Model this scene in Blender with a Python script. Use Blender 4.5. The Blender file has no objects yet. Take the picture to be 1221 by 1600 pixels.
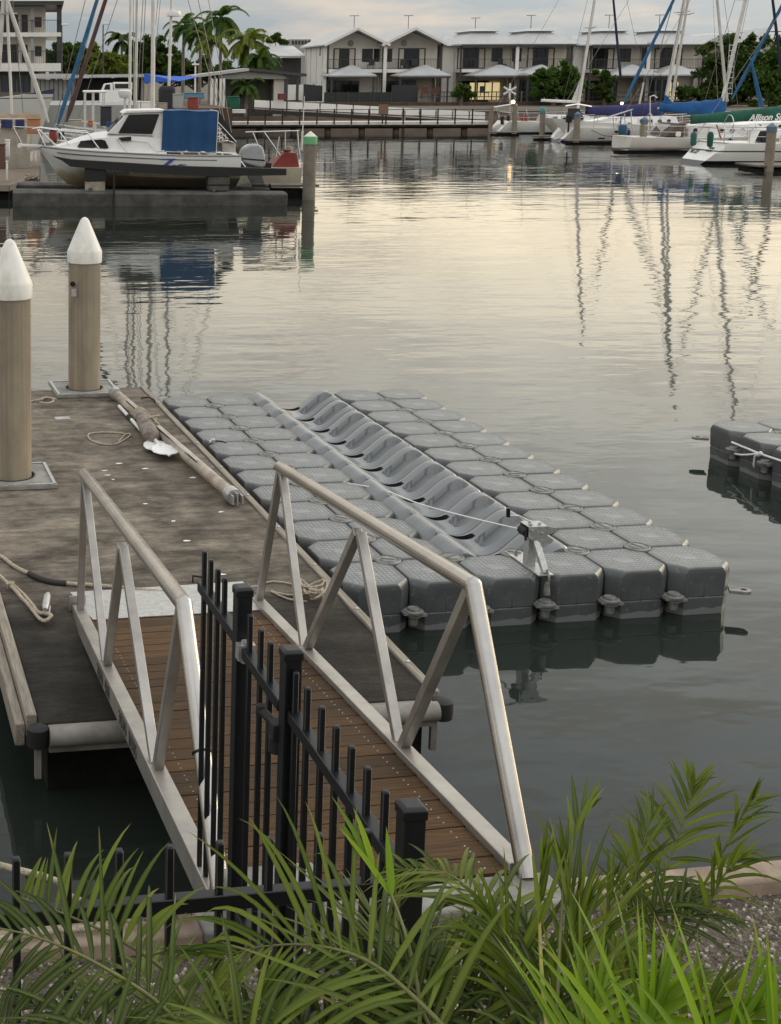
import bpy, math, random
import numpy as np
from mathutils import Vector, Matrix, Euler
R = math.radians
PI = math.pi
scene = bpy.context.scene
C = scene.collection
random.seed(7)

# ------------------------------------------------------------------ camera
YAW, PITCH, ROLL = 0.13847, 0.16233, -0.00243
FPX, CX, CY = 2173.05, 68.57, 476.45          # focal length and principal point of the cropped 1221 x 1600 photograph
CAM = Vector((0, 0, 3.927))
_f = Vector((math.sin(YAW) * math.cos(PITCH), math.cos(YAW) * math.cos(PITCH), -math.sin(PITCH)))
_r0 = Vector((math.cos(YAW), -math.sin(YAW), 0))
_u0 = _r0.cross(_f)
RT = _r0 * math.cos(ROLL) + _u0 * math.sin(ROLL)
UP = -_r0 * math.sin(ROLL) + _u0 * math.cos(ROLL)
FW = _f
cd = bpy.data.cameras.new("camera")
cam = bpy.data.objects.new("camera", cd)
C.objects.link(cam)
cam.matrix_world = Matrix(((RT.x, UP.x, -FW.x, CAM.x), (RT.y, UP.y, -FW.y, CAM.y), (RT.z, UP.z, -FW.z, CAM.z), (0, 0, 0, 1)))
cd.sensor_width = 36
cd.lens = FPX / 1600 * 36
cd.shift_x = (610.5 - CX) / 1600
cd.shift_y = (CY - 800) / 1600
cd.clip_start = 0.05
cd.clip_end = 6000
scene.camera = cam

# ------------------------------------------------------------------ sky and sun
SUN_EL, SUN_AZ = R(15), R(70)                  # azimuth measured from +Y towards +X
world = bpy.data.worlds.new("World")
scene.world = world
world.use_nodes = True
nt = world.node_tree
nt.nodes.clear()
N = nt.nodes.new
Lk = nt.links.new
out = N('ShaderNodeOutputWorld')
sky = N('ShaderNodeTexSky')
sky.sky_type = 'NISHITA'
sky.sun_disc = False
sky.sun_elevation = SUN_EL
sky.sun_rotation = SUN_AZ
sky.air_density = 1.0
sky.dust_density = 2.0
bg1 = N('ShaderNodeBackground')
bg1.inputs['Strength'].default_value = 0.08
Lk(sky.outputs[0], bg1.inputs['Color'])
tc = N('ShaderNodeTexCoord')
sep = N('ShaderNodeSeparateXYZ')
Lk(tc.outputs['Generated'], sep.inputs[0])
# cloud deck: brightness by height above the horizon, broken by noise
ramp = N('ShaderNodeValToRGB')
cr = ramp.color_ramp
cr.elements[0].position = 0.0
cr.elements[0].color = (0.335, 0.395, 0.445, 1)
cr.elements[1].position = 1.0
cr.elements[1].color = (0.62, 0.66, 0.70, 1)
for pos, col in ((0.052, (0.375, 0.43, 0.475)), (0.090, (1.62, 1.38, 1.00)), (0.15, (1.58, 1.42, 1.12)), (0.24, (1.36, 1.33, 1.20)), (0.40, (0.95, 0.99, 0.97))):
    e = cr.elements.new(pos)
    e.color = (*col, 1)
Lk(sep.outputs['Z'], ramp.inputs[0])
mp = N('ShaderNodeMapping')
mp.inputs['Scale'].default_value = (5, 5, 26)
Lk(tc.outputs['Generated'], mp.inputs[0])
nz = N('ShaderNodeTexNoise')
nz.inputs['Scale'].default_value = 1.3
nz.inputs['Detail'].default_value = 7
nz.inputs['Roughness'].default_value = 0.58
Lk(mp.outputs[0], nz.inputs['Vector'])
r2 = N('ShaderNodeValToRGB')
r2.color_ramp.elements[0].position = 0.46
r2.color_ramp.elements[0].color = (0, 0, 0, 1)
r2.color_ramp.elements[1].position = 0.66
r2.color_ramp.elements[1].color = (1, 1, 1, 1)
Lk(nz.outputs['Fac'], r2.inputs[0])
mixc = N('ShaderNodeMixRGB')
mixc.blend_type = 'MIX'
mixc.inputs['Color2'].default_value = (0.74, 0.63, 0.53, 1)     # cream cloud edges
m1 = N('ShaderNodeMath'); m1.operation = 'MULTIPLY'; m1.inputs[1].default_value = 0.72
Lk(r2.outputs[0], m1.inputs[0])
Lk(m1.outputs[0], mixc.inputs['Fac'])
Lk(ramp.outputs[0], mixc.inputs['Color1'])
# brighter towards the low sun
vd = N('ShaderNodeVectorMath'); vd.operation = 'DOT_PRODUCT'
vd.inputs[1].default_value = (math.sin(SUN_AZ), math.cos(SUN_AZ), 0.1)
Lk(tc.outputs['Generated'], vd.inputs[0])
mr = N('ShaderNodeMapRange')
mr.inputs['From Min'].default_value = 0.3
mr.inputs['From Max'].default_value = 1.0
mr.inputs['To Min'].default_value = 0.90
mr.inputs['To Max'].default_value = 1.45
Lk(vd.outputs['Value'], mr.inputs['Value'])
bg2 = N('ShaderNodeBackground')
Lk(mixc.outputs[0], bg2.inputs['Color'])
vb = N('ShaderNodeVectorMath'); vb.operation = 'DOT_PRODUCT'       # brighter open sky overhead
vb.inputs[1].default_value = (-math.sin(YAW) * 0.18, -math.cos(YAW) * 0.18, 0.98)
Lk(tc.outputs['Generated'], vb.inputs[0])
mb_ = N('ShaderNodeMapRange')
mb_.inputs['From Min'].default_value = 0.35
mb_.inputs['From Max'].default_value = 0.95
mb_.inputs['To Min'].default_value = 1.0
mb_.inputs['To Max'].default_value = 2.35
Lk(vb.outputs['Value'], mb_.inputs['Value'])
mm_ = N('ShaderNodeMath'); mm_.operation = 'MULTIPLY'
Lk(mr.outputs[0], mm_.inputs[0]); Lk(mb_.outputs[0], mm_.inputs[1])
Lk(mm_.outputs[0], bg2.inputs['Strength'])
mx = N('ShaderNodeMixShader')
mx.inputs[0].default_value = 0.82
Lk(bg1.outputs[0], mx.inputs[1])
Lk(bg2.outputs[0], mx.inputs[2])
Lk(mx.outputs[0], out.inputs['Surface'])

sl = bpy.data.lights.new("sun", 'SUN')
sl.energy = 0.9
sl.angle = R(22)
sl.color = (1.0, 0.86, 0.62)
so = bpy.data.objects.new("sun", sl)
C.objects.link(so)
sd = Vector((math.sin(SUN_AZ) * math.cos(SUN_EL), math.cos(SUN_AZ) * math.cos(SUN_EL), math.sin(SUN_EL)))
so.rotation_euler = sd.to_track_quat('Z', 'Y').to_euler()
so.location = (40, 10, 60)

scene.view_settings.view_transform = 'Standard'
scene.view_settings.look = 'None'
scene.view_settings.gamma = 1.0
scene.view_settings.exposure = 0.05
scene.cycles.max_bounces = 6
scene.cycles.caustics_reflective = False
scene.cycles.caustics_refractive = False

# ------------------------------------------------------------------ pixel rays of the calibrated photograph
def ray(px, py):
    return FW + RT * ((px - CX) / FPX) - UP * ((py - CY) / FPX)
def onz(px, py, z):
    d = ray(px, py)
    return CAM + d * ((z - CAM.z) / d.z)
def onX(px, py, X):
    d = ray(px, py)
    return CAM + d * (X / d.x)
def onY(px, py, Y):
    d = ray(px, py)
    return CAM + d * (Y / d.y)
HR = Vector((math.cos(YAW), -math.sin(YAW), 0))
HF = Vector((math.sin(YAW), math.cos(YAW), 0))
def ond(px, py, d):                            # point on the pixel's ray at ground distance d along the view
    v = ray(px, py)
    return CAM + v * (d / v.dot(HF))
def onplane(px, py, p0, n):
    v = ray(px, py)
    return CAM + v * ((p0 - CAM).dot(n) / v.dot(n))

# ------------------------------------------------------------------ object helpers
def wmat(o):
    m = o.matrix_basis.copy()
    p = o.parent
    while p:
        m = p.matrix_basis @ m
        p = p.parent
    return m
def tag(o, label=None, cat=None, group=None, kind=None):
    if label: o['label'] = label
    if cat: o['category'] = cat
    if group: o['group'] = group
    if kind: o['kind'] = kind
    return o
def thing(name, label, cat, loc=(0, 0, 0), rz=0, group=None):
    o = bpy.data.objects.new(name, None)
    C.objects.link(o)
    o.empty_display_size = 0.2
    o.location = loc
    o.rotation_euler = (0, 0, rz)
    return tag(o, label, cat, group)

class MB:
    def __init__(s):
        s.v = []; s.f = []; s.m = []; s.cur = 0
    def add(s, vs, fs, M=None):
        b = len(s.v)
        for p in vs:
            p = Vector(p)
            s.v.append(tuple(M @ p) if M is not None else tuple(p))
        for f in fs:
            s.f.append([b + i for i in f]); s.m.append(s.cur)
        return s
    def box(s, c, d, rz=0, M=None):
        x, y, z = d[0] / 2, d[1] / 2, d[2] / 2
        T = Matrix.Translation(Vector(c)) @ Matrix.Rotation(rz, 4, 'Z')
        if M is not None: T = M @ T
        return s.add([(-x, -y, -z), (x, -y, -z), (x, y, -z), (-x, y, -z), (-x, -y, z), (x, -y, z), (x, y, z), (-x, y, z)],
                     [(0, 3, 2, 1), (4, 5, 6, 7), (0, 1, 5, 4), (1, 2, 6, 5), (2, 3, 7, 6), (3, 0, 4, 7)], T)
    def span(s, a, b):                         # box between two opposite corners
        return s.box([(a[i] + b[i]) / 2 for i in range(3)], [abs(b[i] - a[i]) for i in range(3)])
    def beam(s, p0, p1, w, h, up=(0, 0, 1)):
        p0 = Vector(p0); p1 = Vector(p1)
        t = (p1 - p0).normalized()
        u = Vector(up)
        sd = t.cross(u)
        if sd.length < 1e-4: sd = t.cross(Vector((1, 0, 0)))
        sd.normalize()
        u = sd.cross(t)
        a = sd * w / 2; b = u * h / 2
        vs = [p0 - a - b, p0 + a - b, p0 + a + b, p0 - a + b, p1 - a - b, p1 + a - b, p1 + a + b, p1 - a + b]
        return s.add(vs, [(0, 1, 2, 3), (4, 7, 6, 5), (0, 4, 5, 1), (1, 5, 6, 2), (2, 6, 7, 3), (3, 7, 4, 0)])
    def tube(s, pts, r, n=8, cap=True, sq=1.0):
        pts = [Vector(p) for p in pts]
        k = len(pts)
        rs = r if isinstance(r, (list, tuple)) else [r] * k
        rings = []
        prev = None
        for i, p in enumerate(pts):
            t = (pts[min(i + 1, k - 1)] - pts[max(i - 1, 0)])
            t = t.normalized() if t.length > 1e-9 else Vector((0, 0, 1))
            if prev is None:
                a = t.cross(Vector((0, 0, 1)))
                if a.length < 0.05: a = t.cross(Vector((1, 0, 0)))
            else:
                a = prev - t * prev.dot(t)
            a.normalize(); prev = a
            b = t.cross(a)
            rings.append([p + (a * math.cos(2 * PI * j / n) + b * math.sin(2 * PI * j / n) * sq) * rs[i] for j in range(n)])
        return s.loft(rings, cap)
    def loft(s, rings, cap=True, closed=True):
        n = len(rings[0])
        vs = [p for rg in rings for p in rg]
        fs = []
        m = n if closed else n - 1
        for i in range(len(rings) - 1):
            for j in range(m):
                a = i * n + j; b = i * n + (j + 1) % n
                fs.append((a, b, b + n, a + n))
        if cap:
            fs.append(tuple(reversed(range(n))))
            fs.append(tuple(range((len(rings) - 1) * n, len(rings) * n)))
        return s.add(vs, fs)
    def lathe(s, prof, n=24, c=(0, 0, 0), cap=True):
        rings = [[(c[0] + r * math.cos(2 * PI * j / n), c[1] + r * math.sin(2 * PI * j / n), c[2] + z) for j in range(n)] for r, z in prof]
        return s.loft(rings, cap)
    def prism(s, poly, a, b, ax='z'):          # polygon extruded between a and b along an axis
        def P(p, t):
            return (p[0], p[1], t) if ax == 'z' else ((p[0], t, p[1]) if ax == 'y' else (t, p[0], p[1]))
        return s.loft([[P(p, a) for p in poly], [P(p, b) for p in poly]])
    def ball(s, c, r, n=10, sc=(1, 1, 1)):
        c = Vector(c)
        k = max(4, n // 2)
        prof = [(max(1e-3, math.sin(PI * i / k)) * r, -math.cos(PI * i / k) * r) for i in range(k + 1)]
        rings = [[(c.x + q * math.cos(2 * PI * j / n) * sc[0], c.y + q * math.sin(2 * PI * j / n) * sc[1], c.z + z * sc[2]) for j in range(n)] for q, z in prof]
        return s.loft(rings)
    def obj(s, name, mat, parent=None, world=False, smooth=40, bevel=0, bseg=2, fix=False):
        me = bpy.data.meshes.new(name)
        vs = s.v
        if world and parent is not None:
            inv = wmat(parent).inverted()
            vs = [tuple(inv @ Vector(p)) for p in vs]
        me.from_pydata(vs, [], s.f)
        mats = mat if isinstance(mat, (list, tuple)) else [mat]
        for m in mats: me.materials.append(m)
        if len(mats) > 1: me.polygons.foreach_set('material_index', s.m)
        if fix:
            import bmesh
            bm = bmesh.new(); bm.from_mesh(me)
            bmesh.ops.recalc_face_normals(bm, faces=bm.faces)
            bm.to_mesh(me); bm.free()
        if smooth:
            me.polygons.foreach_set('use_smooth', [True] * len(me.polygons))
            me.set_sharp_from_angle(angle=R(smooth))
        for an, vals in getattr(s, 'attrs', {}).items():
            if len(vals) == len(s.v):
                at_ = me.attributes.new(an, 'FLOAT', 'POINT'); at_.data.foreach_set('value', vals)
        me.update()
        o = bpy.data.objects.new(name, me)
        C.objects.link(o)
        if parent is not None: o.parent = parent
        if bevel:
            b = o.modifiers.new('bevel', 'BEVEL')
            b.width = bevel; b.segments = bseg; b.limit_method = 'ANGLE'; b.angle_limit = R(35)
            b.harden_normals = False
        return o
def copy_tree(o, parent=None):
    c = o.copy(); C.objects.link(c)
    if parent is not None: c.parent = parent
    for ch in [x for x in bpy.data.objects if x.parent == o]: copy_tree(ch, c)
    return c
def text(name, body, size, mat, M, parent=None, shear=0.0, extrude=0.002, align='LEFT', sx=1.0, bold=0.0):
    cu = bpy.data.curves.new(name, 'FONT')
    cu.body = body; cu.size = size; cu.extrude = extrude; cu.shear = shear; cu.align_x = align; cu.offset = bold
    t = bpy.data.objects.new(name + '_curve', cu)
    C.objects.link(t)
    dg = bpy.context.evaluated_depsgraph_get()
    me = bpy.data.meshes.new_from_object(t.evaluated_get(dg))
    bpy.data.objects.remove(t)
    me.transform(M @ Matrix.Diagonal((sx, 1, 1, 1)))
    me.materials.clear(); me.materials.append(mat)
    o = bpy.data.objects.new(name, me)
    C.objects.link(o)
    if parent is not None: o.parent = parent
    return o

# ------------------------------------------------------------------ materials
def mat(name, col, rough=0.5, metal=0.0, var=0.0, vscale=3.0, col2=None, stretch=(1, 1, 1), bump=0.0, bscale=40.0, spec=0.5, detail=6, lo=0.35, hi=0.65, rvar=0.0, coord='Object', sub=0.0):
    m = bpy.data.materials.new(name)
    m.use_nodes = True
    n = m.node_tree.nodes; l = m.node_tree.links
    b = n['Principled BSDF']
    b.inputs['Base Color'].default_value = (*col, 1)
    b.inputs['Roughness'].default_value = rough
    b.inputs['Metallic'].default_value = metal
    b.inputs['Specular IOR Level'].default_value = spec
    if var or col2 or bump or rvar:
        t = n.new('ShaderNodeTexCoord')
        mpn = n.new('ShaderNodeMapping'); mpn.inputs['Scale'].default_value = stretch
        l.new(t.outputs[coord], mpn.inputs[0])
    if var or col2 or rvar:
        z = n.new('ShaderNodeTexNoise'); z.inputs['Scale'].default_value = vscale; z.inputs['Detail'].default_value = detail
        z.inputs['Roughness'].default_value = 0.62
        l.new(mpn.outputs[0], z.inputs['Vector'])
        cr = n.new('ShaderNodeValToRGB')
        c2 = col2 if col2 else tuple(max(0, c * (1 - var)) for c in col)
        c1 = col if col2 else tuple(min(1, c * (1 + var * 0.5)) for c in col)
        cr.color_ramp.elements[0].position = lo; cr.color_ramp.elements[0].color = (*c2, 1)
        cr.color_ramp.elements[1].position = hi; cr.color_ramp.elements[1].color = (*c1, 1)
        l.new(z.outputs['Fac'], cr.inputs[0])
        if var or col2: l.new(cr.outputs[0], b.inputs['Base Color'])
        if rvar:
            mrr = n.new('ShaderNodeMapRange'); mrr.inputs['To Min'].default_value = max(0, rough - rvar); mrr.inputs['To Max'].default_value = min(1, rough + rvar)
            l.new(z.outputs['Fac'], mrr.inputs['Value']); l.new(mrr.outputs[0], b.inputs['Roughness'])
    if bump:
        z2 = n.new('ShaderNodeTexNoise'); z2.inputs['Scale'].default_value = bscale; z2.inputs['Detail'].default_value = 5
        l.new(mpn.outputs[0], z2.inputs['Vector'])
        bp = n.new('ShaderNodeBump'); bp.inputs['Strength'].default_value = bump; bp.inputs['Distance'].default_value = 0.02
        l.new(z2.outputs['Fac'], bp.inputs['Height']); l.new(bp.outputs[0], b.inputs['Normal'])
    return m
def nodes(m):
    return m.node_tree.nodes, m.node_tree.links, m.node_tree.nodes['Principled BSDF']

# ------------------------------------------------------------------ shared materials
M_alu = mat('weathered_aluminium', (0.50, 0.475, 0.445), rough=0.25, metal=0.95, vscale=3, col2=(0.35, 0.335, 0.325), stretch=(1, 1, 1), bump=0.03, bscale=160, rvar=0.10)
M_aluflat = mat('mill_finish_aluminium', (0.47, 0.445, 0.41), rough=0.42, metal=0.7, vscale=5, col2=(0.34, 0.32, 0.30), bump=0.04, bscale=120)
M_galv = mat('galvanised_steel', (0.56, 0.56, 0.55), rough=0.42, metal=0.7, vscale=30, col2=(0.40, 0.40, 0.40))
M_black = mat('black_powder_coat', (0.0055, 0.0065, 0.0085), rough=0.38, var=0.25, vscale=30, spec=0.4)
M_rubber = mat('black_rubber', (0.012, 0.012, 0.012), rough=0.7, var=0.3, vscale=12)
M_cap = mat('white_pile_cap_plastic', (0.74, 0.72, 0.68), rough=0.5, vscale=7, col2=(0.56, 0.53, 0.48), stretch=(1, 1, .4), bump=0.05, bscale=30, lo=.30, hi=.52)
M_rope = mat('cream_rope', (0.52, 0.45, 0.35), rough=0.85, vscale=60, col2=(0.30, 0.25, 0.19), bump=0.5, bscale=220)
M_hose = mat('black_hose_cover', (0.02, 0.018, 0.016), rough=0.7)
M_pvc = mat('dirty_white_tube', (0.46, 0.41, 0.34), rough=0.5, vscale=5, col2=(0.24, 0.19, 0.145), stretch=(1, 1, 1), bump=0.05, bscale=50)
M_white = mat('white_plastic', (0.74, 0.73, 0.72), rough=0.4, var=0.1, vscale=6)
M_bag = mat('stained_canvas', (0.30, 0.25, 0.21), rough=0.85, vscale=14, col2=(0.10, 0.08, 0.07), bump=0.25, bscale=60)
M_coping = mat('sandstone_coping', (0.34, 0.265, 0.20), rough=0.85, vscale=7, col2=(0.20, 0.15, 0.115), bump=0.15, bscale=90)
M_block = mat('pale_concrete', (0.30, 0.29, 0.265), rough=0.85, vscale=6, col2=(0.17, 0.16, 0.145), bump=0.15, bscale=80)
M_timber_rail = mat('grey_timber_rail', (0.33, 0.29, 0.235), rough=0.8, vscale=6, col2=(0.17, 0.145, 0.115), stretch=(12, 0.6, 12), bump=0.2, bscale=30)
M_hullside = mat('pontoon_side', (0.012, 0.011, 0.009), rough=0.85, spec=0.2, vscale=5, col2=(0.004, 0.004, 0.004), bump=0.3, bscale=30)
M_pile = mat('weathered_pile', (0.315, 0.27, 0.205), rough=0.78, vscale=3, col2=(0.225, 0.19, 0.145), stretch=(1.5, 1.5, 0.7), bump=0.12, bscale=60, lo=0.3, hi=0.7)
n, l, b = nodes(M_pile)
# drip streaks running down the pile
_t = n.new('ShaderNodeTexCoord'); _mp = n.new('ShaderNodeMapping'); _mp.inputs['Scale'].default_value = (9, 9, 0.12)
l.new(_t.outputs['Object'], _mp.inputs[0])
_z = n.new('ShaderNodeTexNoise'); _z.inputs['Scale'].default_value = 1.6; _z.inputs['Detail'].default_value = 4
l.new(_mp.outputs[0], _z.inputs['Vector'])
_r = n.new('ShaderNodeValToRGB'); _r.color_ramp.elements[0].position = 0.42; _r.color_ramp.elements[0].color = (0.55, 0.52, 0.5, 1); _r.color_ramp.elements[1].position = 0.58; _r.color_ramp.elements[1].color = (1.15, 1.1, 1.0, 1)
l.new(_z.outputs['Fac'], _r.inputs[0])
_mm = n.new('ShaderNodeMixRGB'); _mm.blend_type = 'MULTIPLY'; _mm.inputs['Fac'].default_value = 0.45
_src = b.inputs['Base Color'].links[0].from_socket
l.new(_src, _mm.inputs['Color1']); l.new(_r.outputs[0], _mm.inputs['Color2']); l.new(_mm.outputs[0], b.inputs['Base Color'])

# stained concrete of the pontoon deck: mottling, long scuffs, a damp dirty band along the landing end
M_deck = mat('stained_concrete', (0.285, 0.252, 0.212), rough=0.85, spec=0.18, vscale=3.2, col2=(0.105, 0.090, 0.075), bump=0.3, bscale=70, detail=10, lo=0.36, hi=0.66)
n, l, b = nodes(M_deck)
_g = n.new('ShaderNodeNewGeometry'); _s = n.new('ShaderNodeSeparateXYZ'); l.new(_g.outputs['Position'], _s.inputs[0])
_mp = n.new('ShaderNodeMapping'); _mp.inputs['Scale'].default_value = (0.55, 2.6, 1); l.new(_g.outputs['Position'], _mp.inputs[0])
_z = n.new('ShaderNodeTexNoise'); _z.inputs['Scale'].default_value = 3.0; _z.inputs['Detail'].default_value = 12; _z.inputs['Roughness'].default_value = 0.74; l.new(_mp.outputs[0], _z.inputs['Vector'])
_r = n.new('ShaderNodeValToRGB'); _r.color_ramp.elements[0].position = 0.36; _r.color_ramp.elements[0].color = (0.42, 0.40, 0.38, 1); _r.color_ramp.elements[1].position = 0.62; _r.color_ramp.elements[1].color = (1.12, 1.1, 1.06, 1)
l.new(_z.outputs['Fac'], _r.inputs[0])
_mm = n.new('ShaderNodeMixRGB'); _mm.blend_type = 'MULTIPLY'; _mm.inputs['Fac'].default_value = 0.85
_src = b.inputs['Base Color'].links[0].from_socket
l.new(_src, _mm.inputs['Color1']); l.new(_r.outputs[0], _mm.inputs['Color2'])
_y = n.new('ShaderNodeMapRange'); _y.inputs['From Min'].default_value = 8.1; _y.inputs['From Max'].default_value = 9.6; _y.inputs['To Min'].default_value = 1.0; _y.inputs['To Max'].default_value = 0.0
_ad = n.new('ShaderNodeMath'); _ad.operation = 'MULTIPLY_ADD'; _ad.inputs[1].default_value = 2.2
_z3 = n.new('ShaderNodeTexNoise'); _z3.inputs['Scale'].default_value = 1.1; _z3.inputs['Detail'].default_value = 6; l.new(_g.outputs['Position'], _z3.inputs['Vector'])
_sb = n.new('ShaderNodeMath'); _sb.operation = 'SUBTRACT'; _sb.inputs[1].default_value = 0.5; l.new(_z3.outputs['Fac'], _sb.inputs[0])
l.new(_sb.outputs[0], _ad.inputs[0]); l.new(_s.outputs['Y'], _ad.inputs[2]); l.new(_ad.outputs[0], _y.inputs['Value'])
_m2 = n.new('ShaderNodeMixRGB'); _m2.blend_type = 'MIX'; _m2.inputs['Color2'].default_value = (0.011, 0.0105, 0.010, 1)
_y2 = n.new('ShaderNodeMath'); _y2.operation = 'MULTIPLY'; _y2.inputs[1].default_value = 0.86; l.new(_y.outputs[0], _y2.inputs[0])
l.new(_y2.outputs[0], _m2.inputs['Fac']); _mp4 = n.new('ShaderNodeMapping'); _mp4.inputs['Scale'].default_value = (2.2, 14, 1); _mp4.inputs['Rotation'].default_value = (0, 0, 0.12); l.new(_g.outputs['Position'], _mp4.inputs[0])
_z4 = n.new('ShaderNodeTexNoise'); _z4.inputs['Scale'].default_value = 6; _z4.inputs['Detail'].default_value = 10; _z4.inputs['Roughness'].default_value = 0.75; l.new(_mp4.outputs[0], _z4.inputs['Vector'])
_r4 = n.new('ShaderNodeValToRGB'); _r4.color_ramp.elements[0].position = 0.34; _r4.color_ramp.elements[0].color = (0.45, 0.44, 0.43, 1); _r4.color_ramp.elements[1].position = 0.68; _r4.color_ramp.elements[1].color = (1.45, 1.42, 1.38, 1)
l.new(_z4.outputs['Fac'], _r4.inputs[0])
_m5 = n.new('ShaderNodeMixRGB'); _m5.blend_type = 'MULTIPLY'; _m5.inputs['Fac'].default_value = 0.8; l.new(_r4.outputs[0], _m5.inputs['Color2'])
l.new(_mm.outputs[0], _m2.inputs['Color1']); l.new(_m2.outputs[0], _m5.inputs['Color1'])
# pale bird droppings and chips
_v = n.new('ShaderNodeTexVoronoi'); _v.inputs['Scale'].default_value = 1.7; l.new(_g.outputs['Position'], _v.inputs['Vector'])
_vr = n.new('ShaderNodeValToRGB'); _vr.color_ramp.elements[0].position = 0.012; _vr.color_ramp.elements[0].color = (1, 1, 1, 1); _vr.color_ramp.elements[1].position = 0.03; _vr.color_ramp.elements[1].color = (0, 0, 0, 1)
l.new(_v.outputs['Distance'], _vr.inputs[0])
_m3 = n.new('ShaderNodeMixRGB'); _m3.inputs['Color2'].default_value = (0.42, 0.39, 0.35, 1)
l.new(_vr.outputs[0], _m3.inputs['Fac']); l.new(_m5.outputs[0], _m3.inputs['Color1']); l.new(_m3.outputs[0], b.inputs['Base Color'])

# timber boards
M_board = mat('brown_decking', (0.092, 0.046, 0.0135), rough=0.62, spec=0.2, vscale=4, col2=(0.030, 0.015, 0.005), stretch=(1.2, 22, 22), bump=0.12, bscale=14)
n, l, b = nodes(M_board)
_g = n.new('ShaderNodeNewGeometry'); _r = n.new('ShaderNodeValToRGB')
_r.color_ramp.elements[0].color = (0.62, 0.60, 0.58, 1); _r.color_ramp.elements[1].color = (1.45, 1.38, 1.3, 1)
l.new(_g.outputs['Random Per Island'], _r.inputs[0])
_mm = n.new('ShaderNodeMixRGB'); _mm.blend_type = 'MULTIPLY'; _mm.inputs['Fac'].default_value = 1
_src = b.inputs['Base Color'].links[0].from_socket
l.new(_src, _mm.inputs['Color1']); l.new(_r.outputs[0], _mm.inputs['Color2']); l.new(_mm.outputs[0], b.inputs['Base Color'])

# grey polyethylene float cubes with an embossed tread
M_cube = mat('grey_polyethylene', (0.082, 0.088, 0.091), rough=0.42, vscale=6, col2=(0.064, 0.069, 0.071), rvar=0.08)
n, l, b = nodes(M_cube)
_t = n.new('ShaderNodeTexCoord'); _s = n.new('ShaderNodeSeparateXYZ'); l.new(_t.outputs['Object'], _s.inputs[0])
def _mth(op, a, bb=None, c=None):
    q = n.new('ShaderNodeMath'); q.operation = op
    for i, v in enumerate((a, bb, c)):
        if v is None: continue
        if isinstance(v, (int, float)): q.inputs[i].default_value = v
        else: l.new(v, q.inputs[i])
    return q.outputs[0]
_sx = _mth('SINE', _mth('MULTIPLY', _s.outputs['X'], 2 * PI / 0.034)); _sy = _mth('SINE', _mth('MULTIPLY', _s.outputs['Y'], 2 * PI / 0.040))
_st = _mth('MAXIMUM', _mth('GREATER_THAN', _sx, 0.60), _mth('GREATER_THAN', _sy, 0.62))
_ax = _mth('ABSOLUTE', _s.outputs['X']); _ay = _mth('ABSOLUTE', _s.outputs['Y'])
_in = _mth('MULTIPLY', _mth('LESS_THAN', _mth('MAXIMUM', _ax, _ay), 0.205), _mth('LESS_THAN', _mth('ADD', _ax, _ay), 0.325))
_in = _mth('MULTIPLY', _in, _mth('GREATER_THAN', _s.outputs['Z'], -0.012))
_logo = _mth('MULTIPLY', _mth('LESS_THAN', _ax, 0.065), _mth('LESS_THAN', _ay, 0.05))
_h = _mth('MULTIPLY', _mth('MULTIPLY', _st, _in), _mth('SUBTRACT', 1.0, _logo))
_h = _mth('ADD', _mth('MULTIPLY', _h, -0.8), _in)
_bp = n.new('ShaderNodeBump'); _bp.inputs['Strength'].default_value = 0.9; _bp.inputs['Distance'].default_value = 0.006
l.new(_h, _bp.inputs['Height']); l.new(_bp.outputs[0], b.inputs['Normal'])
_oi = n.new('ShaderNodeObjectInfo'); _mr = n.new('ShaderNodeMapRange'); _mr.inputs['To Min'].default_value = 0.86; _mr.inputs['To Max'].default_value = 1.16
l.new(_oi.outputs['Random'], _mr.inputs['Value'])
_mm = n.new('ShaderNodeMixRGB'); _mm.blend_type = 'MULTIPLY'; _mm.inputs['Fac'].default_value = 1
_src = b.inputs['Base Color'].links[0].from_socket
l.new(_src, _mm.inputs['Color1']); l.new(_mr.outputs[0], _mm.inputs['Color2'])
# pale tread dust with the brightness of the lit tops painted in, scum line near the water
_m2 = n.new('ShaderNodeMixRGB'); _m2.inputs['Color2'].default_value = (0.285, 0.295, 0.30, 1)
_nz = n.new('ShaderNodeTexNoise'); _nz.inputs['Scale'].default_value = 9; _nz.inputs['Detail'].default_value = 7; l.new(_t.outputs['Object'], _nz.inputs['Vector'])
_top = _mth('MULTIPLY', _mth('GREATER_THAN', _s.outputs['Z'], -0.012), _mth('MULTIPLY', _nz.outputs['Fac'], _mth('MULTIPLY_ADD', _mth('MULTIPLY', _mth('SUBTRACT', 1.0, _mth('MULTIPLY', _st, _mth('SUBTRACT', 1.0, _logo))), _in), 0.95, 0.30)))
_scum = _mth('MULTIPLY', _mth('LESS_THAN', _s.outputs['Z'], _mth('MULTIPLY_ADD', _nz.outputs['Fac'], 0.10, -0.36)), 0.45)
l.new(_mth('MAXIMUM', _top, _scum), _m2.inputs['Fac']); l.new(_mm.outputs[0], _m2.inputs['Color1']); l.new(_m2.outputs[0], b.inputs['Base Color'])
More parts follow.
